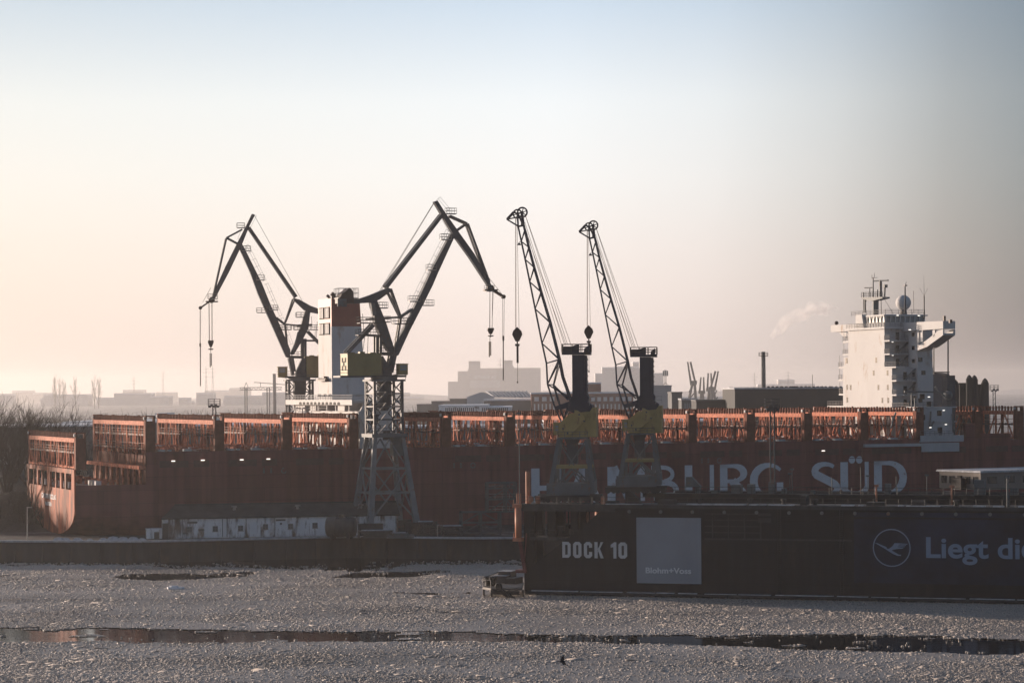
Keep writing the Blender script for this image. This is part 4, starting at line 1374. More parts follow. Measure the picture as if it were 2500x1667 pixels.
# portal crane on the river side of the dock, swung towards the right of the picture
YB = 493.0
pB = at_depth(*zB(432, 1460), YB)
FB = Frame(pB.x, YB, LANDZ, R(20))
CB = dict(cv=zB, dir=1,
          jib=[(505, 1235), (635, 955), (735, 745), (800, 605), (938, 345), (968, 362), (840, 640), (795, 745), (715, 905), (620, 1090), (535, 1275), (515, 1285)],
          ladder=[((520, 1220), (635, 950), 1), ((640, 940), (735, 735), 1), ((740, 730), (935, 335), 1)],
          baskets=[((660, 865), 3.2), ((765, 895), 3.2), ((790, 625), 2.6), ((900, 392), 3.0)],
          head=[(808, 103), (835, 95), (888, 180), (990, 325), (1115, 500), (1255, 755), (1240, 772), (1085, 535), (955, 355), (868, 205)],
          strut=[((930, 212), (1060, 270), .5), ((1060, 272), (980, 328), .45), ((1064, 272), (1230, 720), .55)],
          nose=[(1245, 765), (1345, 829)],
          headbaskets=[((940, 195), 3.0), ((1235, 785), 2.5)],
          headladder=[((825, 95), (900, 185), 1), ((890, 195), (960, 320), -1)],
          tie=[(868, 205), (440, 757)],
          lever=[(470, 765), (455, 762), (325, 815), (240, 845), (180, 847), (185, 882), (320, 875), (385, 855), (440, 815), (485, 785)],
          cw=[(75, 840), (92, 808), (125, 785), (150, 763), (175, 785), (182, 850), (182, 880), (75, 880)],
          plate=[(75, 845), (145, 905)], cwbasket=[((143, 840), 4.6)],
          links=[((480, 768), (552, 972), .30), ((455, 790), (548, 978), .26), ((555, 985), (645, 925), .45), ((555, 985), (430, 992), .36), ((555, 985), (515, 1235), .40)],
          pylon=[(322, 868), (370, 860), (440, 1035), (500, 1225), (505, 1262), (478, 1268), (440, 1225), (395, 1130), (355, 1020), (345, 960)],
          pyl_bars=[((340, 1045), (140, 1258), .75), ((368, 1125), (368, 1260), .5), ((397, 1125), (397, 1260), .5), ((270, 1120), (380, 1128), .4), ((415, 1265), (500, 1268), .6), ((478, 1280), (458, 1375), .55), ((505, 1280), (478, 1410), .65), ((440, 992), (300, 1000), .3)],
          pyl_lit=[[(322, 880), (350, 875), (362, 965), (335, 980)], [(560, 1120), (600, 1000), (635, 952), (632, 985), (575, 1110), (535, 1195)]],
          pylbaskets=[((405, 915), 3.2), ((310, 1030), 6.0), ((440, 1022), 2.0), ((318, 1122), 7.5), ((430, 1262), 4.5), ((570, 1035), 5.5)],
          masts=[((262, 960), (275, 1120)), ((310, 870), (320, 920)), ((305, 1130), (300, 1265)), ((280, 1130), (262, 1265))],
          deck=[(95, 1432), (602, 1444)], house=[(152, 1268), (412, 1432)],
          wedge=[(410, 1282), (450, 1350), (480, 1400), (478, 1442), (410, 1436)],
          cab=[(540, 1345), (606, 1427)],
          ring=[(302, 1458), (560, 1475)], shaft=[(378, 1700), (486, 1700)], tower=[(322, 1885), (532, 1885)],
          levels=[1478, 1570, 1670, 1770, 1880], feet=4.7, ties=[.38, .66],
          ropes=[((812, 108), (385, 800), -.2), ((818, 112), (400, 800), .2), ((895, 215), (1250, 780), -.3), ((960, 335), (1345, 820), .2), ((1238, 780), (1236, 1070), -.3), ((1247, 780), (1246, 1070), .3), ((1258, 780), (1256, 1070), -.3), ((1272, 780), (1262, 1070), .3), ((1340, 832), (1340, 1130), 0), ((1352, 832), (1349, 1130), 0)],
          hook=[(1247, 1068), (1247, 1115)], sling=[(1242, 1172), (1242, 1290)],
          tag=[((1344, 1128), (1344, 1165), .22), ((1344, 1165), (1344, 1468), .12)])
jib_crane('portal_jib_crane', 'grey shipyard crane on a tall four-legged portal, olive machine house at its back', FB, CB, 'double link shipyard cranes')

# its twin on the far side of the ship, mirrored
YA = 588.0
pA = at_depth(*zA(848, 1460), YA)
FA = Frame(pA.x, YA, LANDZ, R(12))
CA = dict(cv=zA, dir=-1,
          jib=[(778, 1235), (680, 1005), (630, 900), (560, 725), (430, 465), (405, 420), (380, 432), (398, 480), (470, 640), (530, 805), (598, 960), (665, 1110), (745, 1290), (775, 1300)],
          ladder=[((765, 1200), (690, 1000), -1), ((680, 985), (575, 740), -1), ((560, 715), (425, 445), -1)],
          baskets=[((650, 930), 3.0), ((560, 950), 3.4), ((548, 700), 2.8), ((440, 478), 3.2)],
          head=[(508, 205), (484, 198), (440, 290), (375, 415), (280, 605), (172, 850), (195, 858), (310, 640), (405, 440), (465, 290)],
          strut=[((410, 316), (290, 380), .5), ((290, 378), (390, 432), .5), ((288, 385), (185, 845), .55)],
          nose=[(178, 855), (92, 914)],
          headbaskets=[((400, 302), 2.6), ((185, 845), 3.2)],
          headladder=[((488, 195), (440, 285), 1), ((450, 300), (410, 400), -1)],
          tie=[(460, 300), (822, 832)],
          lever=[(800, 838), (850, 852), (930, 898), (1003, 925), (1120, 945), (1120, 975), (1003, 962), (930, 948), (885, 932), (812, 862)],
          links=[((798, 848), (738, 1030), .30), ((812, 855), (742, 1030), .26), ((738, 1040), (672, 990), .45), ((738, 1040), (842, 1050), .36), ((740, 1042), (758, 1240), .40)],
          pylon=[(892, 935), (930, 945), (915, 1075), (868, 1165), (805, 1272), (778, 1268), (825, 1150), (862, 1040)],
          pyl_bars=[((912, 1095), (1010, 1195), .6), ((870, 1150), (870, 1290), .5), ((893, 1150), (893, 1290), .5), ((885, 1165), (985, 1165), .4), ((780, 1290), (880, 1292), .6), ((772, 1300), (800, 1430), .65), ((795, 1300), (812, 1400), .5), ((835, 1050), (940, 1045), .5)],
          pyl_lit=[[(795, 1250), (830, 1100), (845, 1090), (800, 1265)], [(880, 975), (905, 935), (912, 940), (888, 985)]],
          pylbaskets=[((860, 985), 3.2), ((955, 1080), 4.5), ((840, 1080), 3.0), ((735, 1080), 4.5), ((835, 1285), 4.0)],
          masts=[((985, 1020), (975, 1160)), ((970, 1090), (965, 1165)), ((940, 980), (945, 1060)), ((998, 1170), (1000, 1290))],
          deck=[(740, 1436), (1120, 1448)], house=[(905, 1287), (1120, 1440)],
          wedge=[(905, 1287), (865, 1305), (820, 1410), (820, 1440), (905, 1440)],
          cab=[(684, 1368), (756, 1440)],
          ring=[(736, 1458), (962, 1472)], shaft=[(800, 1640), (905, 1640)], tower=[(756, 2000), (936, 2000)],
          levels=[1475, 1560, 1650, 1740, 1830, 1920, 2000], feet=None,
          ropes=[((505, 210), (870, 860), -.2), ((380, 440), (270, 630), 0), ((172, 760), (110, 870), 0), ((155, 870), (158, 1165), -.3), ((160, 870), (163, 1165), .3), ((176, 870), (179, 1165), -.3), ((184, 870), (184, 1165), .3), ((88, 915), (88, 1190), -.1), ((94, 915), (92, 1190), .1)],
          hook=[(171, 1163), (171, 1215)], sling=[(171, 1262), (171, 1368)],
          tag=[((90, 1185), (90, 1210), .22), ((91, 1210), (92, 1512), .12)])
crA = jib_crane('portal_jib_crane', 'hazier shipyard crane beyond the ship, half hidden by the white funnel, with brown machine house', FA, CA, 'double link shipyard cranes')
# its portal stands behind the hull: plain legs down to the ground
lb_ = MB(); (t0, zk), (t1, _) = FA.on_y(*zA(756, 2000)), FA.on_y(*zA(936, 2000))
for x in (t0, t1):
    for y in (-3, 3): lb_.beam((x, y, zk), (x + (2 if x == t1 else -2), y * 1.7, 0), .8)
obj('portal_leg', lb_, M_GREYL, crA)

# ================================================================== FLOATING DOCK
_d = on_ground(1290, 1452, 0.0)
DOCK = Frame(_d.x, _d.y, 0.0, -math.atan(.3355))
dock = thing('floating_dock', 'huge black floating dry dock with painted wing wall lying in the ice', 'floating dock', DOCK)
z3 = lambda x, y: (1160 + x / 3.92, 1150 + y / 3.92)
z4 = lambda x, y: (1650 + x / 2.767, 1080 + y / 2.767)
D3 = lambda x, y, yl=0.0: DOCK.on_y(*z3(x, y), yl)
D4 = lambda x, y, yl=0.0: DOCK.on_y(*z4(x, y), yl)
DTOP = D3(1500, 318)[1]
XE = 150.0
xs = [D3(1230, 330)[0], D3(940, 600)[0], D3(545, 900)[0], D3(500, 1000)[0]]
zs = [DTOP - .6, D3(940, 600)[1], D3(545, 900)[1], D3(500, 1000)[1]]
wm_ = MB()
wm_.prism([(XE, -1.5), (XE, DTOP - .6), (xs[0], DTOP - .6), (xs[1], zs[1]), (xs[2], zs[2]), (xs[3], zs[3]), (xs[3], -1.5)], 0, 4.6)
wall = obj('wing_wall', wm_, M_DOCK, dock)
wm_ = MB(); FW = 41.0
wm_.box(xs[0] - 3, XE, FW, FW + 4.6, -1.5, DTOP - .6)
wm_.box(xs[0] - 5, XE, FW - .4, FW + 5, DTOP - .6, DTOP)
wm_.box(xs[0] - 3, XE, FW - .25, FW, 9.4, 9.8)
obj('far_wing_wall', wm_, M_DOCK, dock)
wm_ = MB(); wm_.box(xs[3], XE, 4.6, FW, -1.5, 2.6)
obj('dock_pontoon', wm_, M_DOCKD, dock)
# upper deck with its overhanging end on columns
xl = D3(430, 330)[0]
tm = MB(); tm.box(xl, XE, -.35, 6.4, DTOP - .6, DTOP); tm.box(xl, xs[0] + 2, -.3, .05, DTOP - 1.15, DTOP - .6)
top = obj('top_deck', tm, M_DOCKD, dock)
cm = MB(); zmid = D3(700, 630)[1]
for x, w, zb in ((512, 1.7, -1), (728, 1.2, zmid), (945, 1.2, zmid)):
    a = D3(x, 500)[0]; cm.box(a - w / 2, a + w / 2, .2, 1.4, zb, DTOP - .6)
    cm.box(a - w / 2, a + w / 2, 4.6, 5.8, zb, DTOP - .6)
for x in (600, 690, 800, 880, 1000):
    a = D3(x, 500)[0]; cm.tube((a, 5.2, zmid), (a, 5.2, DTOP - .6), .12)
objs('deck_column', cm, M_DOCK, dock)
cm = MB(); cm.box(D3(520, 620)[0], xs[1] + 4, .1, 5.8, zmid - .5, zmid)
cm.rail([(D3(520, 620)[0], .2, zmid), (xs[1], .2, zmid)], 1.1, .04, 1.3, 2)
for i in range(7):
    a = D3(680 + i * 34, 560)[0]; cm.box(a, a + .5 + random.random() * .6, 2.5, 4, zmid, zmid + .6 + random.random() * 1.3)
obj('lower_gallery', cm, M_DOCKD, dock)
# guide pipe at the corner, glowing where the low sun catches it
pm = MB(); gx_ = D3(420, 480)[0]
pm.tube((gx_, -.4, D3(420, 640)[1]), (gx_, -.4, D3(420, 345)[1]), .52, n=20)
gp = obj('guide_pipe', pm, M_PIPE, dock, 'rusty vertical guide pipe with one sunlit edge', smooth=True)
pm = MB()
for y in (330, 650):
    z = D3(400, y)[1]; pm.box(gx_ - .8, gx_ + .6, -.9, .6, z - .3, z + .3); pm.tube((gx_ - .6, -.9, z + .3), (gx_ - .6, -.9, z + 1.0), .05)
objs('pipe_bracket', pm, M_PIPE, gp, 2)
pm = MB(); a, b = D3(420, 650), D3(485, 960)
pm.beam((a[0] + .2, -.3, a[1]), (b[0], -.3, b[1]), .5, .5); pm.tube((b[0] - .2, -.4, b[1]), (b[0] + .3, -.4, a[1] + 1), .1); pm.box(b[0] - 1.6, b[0] + .1, -.4, 2, b[1] - .2, b[1] + .3)
obj('corner_brace', pm, M_HULL, dock)
pm = MB(); a = D3(1060, 400); pm.tube((a[0], 7.5, zmid), (a[0], 7.5, DTOP - .6), .75, n=16)
obj('guide_pipe', pm, M_PIPE, dock, smooth=True)
# rubbing strake, snow strips on the deck edge, studs, weld frames
lm = MB(); lm.box(xs[3] - .1, XE, -1.1, 0, .35, .75)
obj('rubbing_strake', lm, M_DOCKD, dock)
lm = MB()
x = D3(1250, 318)[0]
t = xs[3] + 1.0
while t < 120:
    w = 1 + random.random() * 9
    lm.box(t, min(t + w, 120), -1.15, -.75, .74, .82 + .06 * random.random()); t += w + random.random() * 1.2
while x < 130:
    w = .6 + random.random() * 5.5
    if random.random() < .82: lm.box(x, x + w, -.34, .3 + .5 * random.random(), DTOP - .01, DTOP + .10 + .12 * random.random())
    x += w + random.random() * 2.2
objs('snow_strip', lm, M_SNOWE, dock)
lm = MB()
for i in range(24):
    a = D3(1475, 385)[0] + i * 5.05; lm.disc((a, D3(1475, 385)[1]), .28, -.18, .02, 12)
objs('wall_stud', lm, M_GREYL, wall)
lm = MB(); ag = D4(200, 650)
for i in range(4): a = D4(250 + i * 108, 560)[0]; lm.box(a - .12, a + .12, -.06, .01, ag[1], D4(250, 480)[1])
for i in range(7): z = ag[1] + i * .95; lm.box(D4(195, 600)[0], D4(575, 600)[0], -.05, .01, z, z + .14)
lm.box(D4(195, 600)[0], D4(1190, 600)[0], -.07, .01, ag[1] - .12, ag[1] + .12)
lm.box(D4(555, 480)[0], D4(645, 480)[0], -.06, .01, D4(600, 540)[1], D4(600, 478)[1])
obj('weld_frame', lm, M_DOCKD, wall)
for a in (D4(700, 600)[0], D4(1120, 600)[0], 100.0):
    lm = MB()
    for dx_ in (-.25, .25): lm.beam((a + dx_, -.16, .9), (a + dx_, -.16, DTOP - .3), .07)
    for i in range(40): lm.beam((a - .25, -.16, 1 + i * .32), (a + .25, -.16, 1 + i * .32), .045)
    obj('wall_ladder', lm, M_DOCKD, wall)
lm = MB(); lm.box(xs[0], XE, -.12, 0, DTOP - 1.9, DTOP - 1.6); lm.box(xs[3], XE, -.06, .02, 1.9, 2.05)
obj('stringer', lm, M_DOCK, wall)

# painted words and the boards on the wall
dk = MB(); Zb, Zt = D3(840, 826)[1], D3(840, 672)[1]
HL = Zt - Zb; dx = lambda x: D3(x, 750)[0]
Yp0, Yp1 = -.05, -.01


def slab_o(x0, x1, w=.50):
    c = .22
    stroke(dk, [(x0 + w / 2, Zb + c + w / 2), (x0 + w / 2 + c, Zb + w / 2), (x1 - w / 2 - c, Zb + w / 2), (x1 - w / 2, Zb + c + w / 2), (x1 - w / 2, Zt - c - w / 2), (x1 - w / 2 - c, Zt - w / 2), (x0 + w / 2 + c, Zt - w / 2), (x0 + w / 2, Zt - c - w / 2)], w, Yp0, Yp1, True)


w = .50
x0, x1 = dx(834), dx(915)
stroke(dk, [(x0 + w / 2, Zb + w / 2), (x1 - w / 2 - .22, Zb + w / 2), (x1 - w / 2, Zb + w / 2 + .22), (x1 - w / 2, Zt - w / 2 - .22), (x1 - w / 2 - .22, Zt - w / 2), (x0 + w / 2, Zt - w / 2)], w * .95, Yp0, Yp1, True)
slab_o(dx(938), dx(1018), w)
x0, x1 = dx(1042), dx(1120); c = .22
stroke(dk, [(x1 - w / 2, Zb + .98), (x1 - w / 2, Zb + c + w / 2), (x1 - w / 2 - c, Zb + w / 2), (x0 + w / 2 + c, Zb + w / 2), (x0 + w / 2, Zb + c + w / 2), (x0 + w / 2, Zt - c - w / 2), (x0 + w / 2 + c, Zt - w / 2), (x1 - w / 2 - c, Zt - w / 2), (x1 - w / 2, Zt - c - w / 2), (x1 - w / 2, Zt - .90)], w, Yp0, Yp1)
x0, x1 = dx(1143), dx(1230)
dk.box(x0, x0 + w, Yp0, Yp1, Zb, Zt)
dk.prism([(x0 + w, Zb + HL * .38), (x1 - w * .95, Zt), (x1 - .05, Zt), (x0 + w * 1.45, Zb + HL * .48)], Yp0, Yp1)
dk.prism([(x0 + w, Zb + HL * .58), (x0 + w * 1.5, Zb + HL * .70), (x1, Zb), (x1 - w * .98, Zb)], Yp0 - .004, Yp1)
x0, x1 = dx(1298), dx(1352)
dk.prism([(x1 - w * .95, Zb), (x1, Zb), (x1, Zt), (x1 - w * .7, Zt), (x0, Zt - .42), (x0, Zt - .85), (x1 - w * .95, Zt - .75)], Yp0, Yp1)
slab_o(dx(1372), dx(1455), w)
obj('dock_lettering', dk, M_DOCKTXT, wall)

sx0, sz1 = D3(1546, 441); sx1, sz0 = D3(2168, 1078)
sg = MB(); sg.box(sx0, sx1, -.22, -.02, sz0, sz1)
sign = obj('sign_board', sg, M_SIGN, dock, 'large square grey blue board on the black dock wall')
a0, zb0 = D3(1632, 975, -.25); a1, _ = D3(2068, 975, -.25); _, zt0 = D3(1632, 918, -.25)
me = text_mesh('Blohm+Voss', a1 - a0, zt0 - zb0, .028, .03, 'sign_lettering')
me.transform(Matrix.Translation((a0, -.26, zb0))); me.materials.append(M_SIGNTXT)
obj('sign_lettering', me, None, sign)
bx0, bz1 = D4(1202, 470); _, bz0 = D4(1202, 945)
bn = MB(); bn.box(bx0, 118, -.10, -.01, bz0, bz1)
banner = obj('wall_banner', bn, M_BANNER, dock, 'long midnight blue advertising banner with a bird emblem')
c = D4(1458, 710, -.12); rr_ = D4(1585, 710, -.12)[0] - c[0]
em = MB(); stroke(em, arc(c[0], c[1], rr_ - .06, rr_ - .06, 0, 350, 35), .17, -.16, -.11, True)
zl = lambda x, y: DOCK.on_y(2080 + x / 5.6, 1270 + y / 5.6, -.12)
B = [zl(*p) for p in ((315, 305), (345, 308), (470, 362), (480, 384), (505, 386), (555, 350), (580, 310), (600, 308), (760, 318), (755, 328), (650, 324), (648, 330), (745, 336), (735, 346), (640, 338), (638, 345), (725, 354), (715, 364), (630, 353), (626, 362), (708, 372), (690, 384), (620, 388), (560, 398), (545, 408), (640, 465), (672, 468), (670, 482), (625, 482), (560, 455), (500, 418), (455, 388))]
em.prism(B, -.15, -.11)
obj('bird_emblem', em, M_BANTXT, banner)
a0, zb0 = zl(1015, 600); a1, zt0 = zl(2295, 240)
me = text_mesh('Liegt di', a1 - a0, zt0 - zb0, .022, .03, 'banner_lettering')
me2 = text_mesh('e', (a1 - a0) * 200 / 1280, (zt0 - zb0) * 215 / 360, .03, .03, 'banner_lettering')
me.transform(Matrix.Translation((a0, -.14, zb0))); me.materials.append(M_BANTXT)
me2.transform(Matrix.Translation((zl(2320, 500)[0], -.14, zl(2320, 535)[1]))); me2.materials.append(M_BANTXT)
obj('banner_lettering', me, None, banner); obj('banner_lettering', me2, None, banner)

# deck rails, lamp posts, fins and other deck gear
rl = MB()
rl.rail([(xl + .3, .1, DTOP), (XE - 30, .1, DTOP)], 1.1, .035, 1.9, 2)
obj('deck_rail', rl, M_RAILD, top)
rl = MB(); rl.rail([(xs[0] - 5, FW - .3, DTOP), (XE - 30, FW - .3, DTOP)], 1.15, .045, 1.9, 2)
rl.box(xs[0], XE, FW + 2.5, FW + 3, DTOP, DTOP + .35)
obj('far_deck_rail', rl, M_RAILD, dock)
fn = MB(); q = [D3(*p, .8) for p in ((1440, 318), (1440, 192), (1496, 188), (1612, 318))]
fn.prism(q, .5, 1.2)
obj('deck_fin', fn, M_DOCK, top)
fn = MB(); q = [D4(*p, FW) for p in ((62, 300), (66, 232), (104, 232), (168, 300))]
fn.prism(q, FW + .2, FW + 1.2)
obj('deck_fin', fn, M_GREYL, dock)
fn = MB()
x = xs[0] - 1
while x < 120:
    w = .5 + random.random() * 2.2
    h = .4 + random.random() ** 2 * 1.9
    if random.random() < .6: fn.box(x, x + w, 1.2 + random.random(), 3.4, DTOP, DTOP + h)
    else: fn.lathe((x, 2.2, DTOP), [(.35, 0), (.35, .6), (.5, .65), (.5, .9)], 8)
    x += w + 1 + random.random() * 6
objs('deck_gear', fn, M_DOCKD, top)
fn = MB()
x = xs[0] + 4
while x < 120:
    w = .5 + random.random() * 2.0; h = .5 + random.random() ** 2 * 2.4
    if random.random() < .7: fn.box(x, x + w, FW + .8, FW + 2.2, DTOP, DTOP + h)
    else: fn.tube((x, FW + 1, DTOP), (x, FW + 1, DTOP + 2 + random.random() * 2.5), .09)
    x += w + 1 + random.random() * 5
objs('far_deck_gear', fn, M_GREYL, dock)
for px, yl, y0_, y1_, m_ in ((1355, FW - .6, 432, 300, M_PIPE), (1865, FW - .6, 436, 305, M_PIPE), (2240, 1.5, 330, 240, M_GREYL)):
    p, q = D4(px, y0_, yl), D4(px, y1_, yl); fn = MB()
    fn.tube((p[0], yl, min(p[1], DTOP)), (q[0], yl, q[1]), .16, n=8); fn.box(q[0] - .35, q[0] + .35, yl - .3, yl + .3, q[1], q[1] + .4)
    obj('mooring_post', fn, m_, dock)
fn = MB()
for px, yt in ((1297, 230), (770, 215), (785, 185), (1695, 225)):
    p = D4(px, yt, FW + 1); fn.tube((p[0], FW + 1, DTOP), (p[0], FW + 1, p[1]), .06); fn.box(p[0] - .3, p[0] + .3, FW + .8, FW + 1.2, p[1], p[1] + .25)
objs('deck_lamp_post', fn, M_GREYL, dock, 2)
# end cabin lamp, vertical poles at the corner
cn = MB(); a = D3(487, 250); cn.tube((a[0], 1, DTOP), (a[0], 1, D3(487, 5)[1]), .36, n=10); cn.tube((a[0] - .3, 1, DTOP), (a[0] - .3, 1, D3(487, 60)[1]), .05)
a = D3(525, 268); cn.ball((a[0], .2, a[1]), .55, 12, 8); cn.tube((a[0], .2, DTOP), (a[0], .2, a[1]), .12)
for x in (395, 410, 430): b = D3(x, 300); cn.tube((b[0], .3, DTOP), (b[0], .3, DTOP + 1.6), .07)
for x in (590, 1215): b = D3(x, 285); cn.box(b[0] - .3, b[0] + .3, .3, .9, DTOP, DTOP + 1.2)
obj('corner_bollard', cn, M_PIPE, top)
mp_ = MB(); a = DOCK.on_y(1268, 1100, .6); zt_ = DOCK.on_y(1268, 1010, .6)[1]
mp_.tube((a[0], .6, DTOP), (a[0], .6, zt_), .11, .06, 8); mp_.box(a[0] - .25, a[0] + .25, .3, .9, zt_, zt_ + .25)
obj('flag_mast', mp_, M_GREYL, top)

# low mooring platform off the dock's corner
ze = lambda x, y: (1160 + x / 7.84, 1360 + y / 7.84)
PZ = 1.5
pc = [DOCK.on_z(*ze(*p), PZ) for p in ((150, 565), (300, 590), (900, 585), (930, 470), (600, 440), (460, 440))]
p0 = [(q[0], q[1]) for q in pc]
pf = MB(); pf.prism(p0, PZ - .35, PZ, 'z')
plat = obj('end_platform', pf, M_TANK, dock)
pf = MB()
for q in (p0[0], p0[1], ((p0[1][0] + p0[2][0]) / 2, p0[2][1]), p0[2], p0[4]):
    pf.tube((q[0], q[1] + .4, -1), (q[0], q[1] + .4, PZ - .35), .16, n=8)
pf.box(p0[1][0], p0[2][0], p0[1][1] - .02, p0[1][1] + .3, PZ - .95, PZ - .36)
pf.beam((p0[1][0] + 1.2, p0[1][1] - .3, PZ), (p0[1][0] + 4.2, p0[1][1] - .6, -.3), .6)
objs('platform_pile', pf, M_DOCK, plat)
ty = MB(); a = DOCK.on_y(*ze(455, 560), p0[1][1] - .4)
ty.lathe((0, 0, 0), [(.25, -.2), (.5, -.24), (.6, -.1), (.6, .1), (.5, .24), (.25, .2)], 16)
ty.v = [(a[0] + p[0], p0[1][1] - .5 + p[2], a[1] + p[1]) for p in ty.v]
obj('tyre_fender', ty, M_DOCK, plat)
rl = MB(); rl.rail([(*p0[0], PZ), (*p0[5], PZ)], 1.4, .07, 1.2, 2); rl.rail([(*p0[0], PZ), (*p0[1], PZ)], 1.2, .05, 1.8, 1)
obj('platform_rail', rl, M_RAILD, plat)
cb = MB(); a, b = p0[5], p0[3]
cb.box(a[0] + .6, a[0] + 3.0, min(a[1], b[1]) - 3, min(a[1], b[1]) - .6, PZ, PZ + 1.1); cb.box(a[0] + 3.1, b[0], min(a[1], b[1]) - 4, min(a[1], b[1]) - .4, PZ, PZ + .9)
cb.box(a[0] + 1.1, a[0] + 3.2, min(a[1], b[1]) - 1.5, min(a[1], b[1]) + 1.5, PZ, PZ + 1.7)
objs('winch_box', cb, M_TANK, plat)
cb = MB(); cb.box(a[0] + .5, a[0] + 3.1, min(a[1], b[1]) - 3.1, min(a[1], b[1]) - .5, PZ + 1.1, PZ + 1.16); cb.box(a[0] + 1.0, a[0] + 3.3, min(a[1], b[1]) - 1.4, min(a[1], b[1]) + 1.6, PZ + 1.7, PZ + 1.76)
objs('platform_snow', cb, M_SNOWE, plat)
cb = MB()
for x, y in ((245, 540), (335, 545)):
    q = DOCK.on_z(*ze(x, y), PZ); cb.lathe((q[0], q[1], PZ), [(.45, 0), (.45, .9), (.7, 1.0), (.7, 1.4), (.3, 1.5)], 10)
objs('mooring_bollard', cb, M_DOCK, plat)

# ================================================================== THE TWO LATTICE-BOOM DOCK CRANES
z6 = lambda x, y: (1200 + x / 3.5636, 500 + y / 3.5636)
z1 = lambda x, y: (1240 + x / 3.5636, 830 + y / 3.5636)
YC = 399.0
pc_ = at_depth(*z1(580, 1420), YC)
FC = Frame(pc_.x, YC, DTOP, R(-6))
c6 = lambda x, y, yl=0.0: FC.on_y(*z6(x, y), yl)
c1 = lambda x, y, yl=0.0: FC.on_y(*z1(x, y), yl)


def v3(p, y): return (p[0], y, p[1])


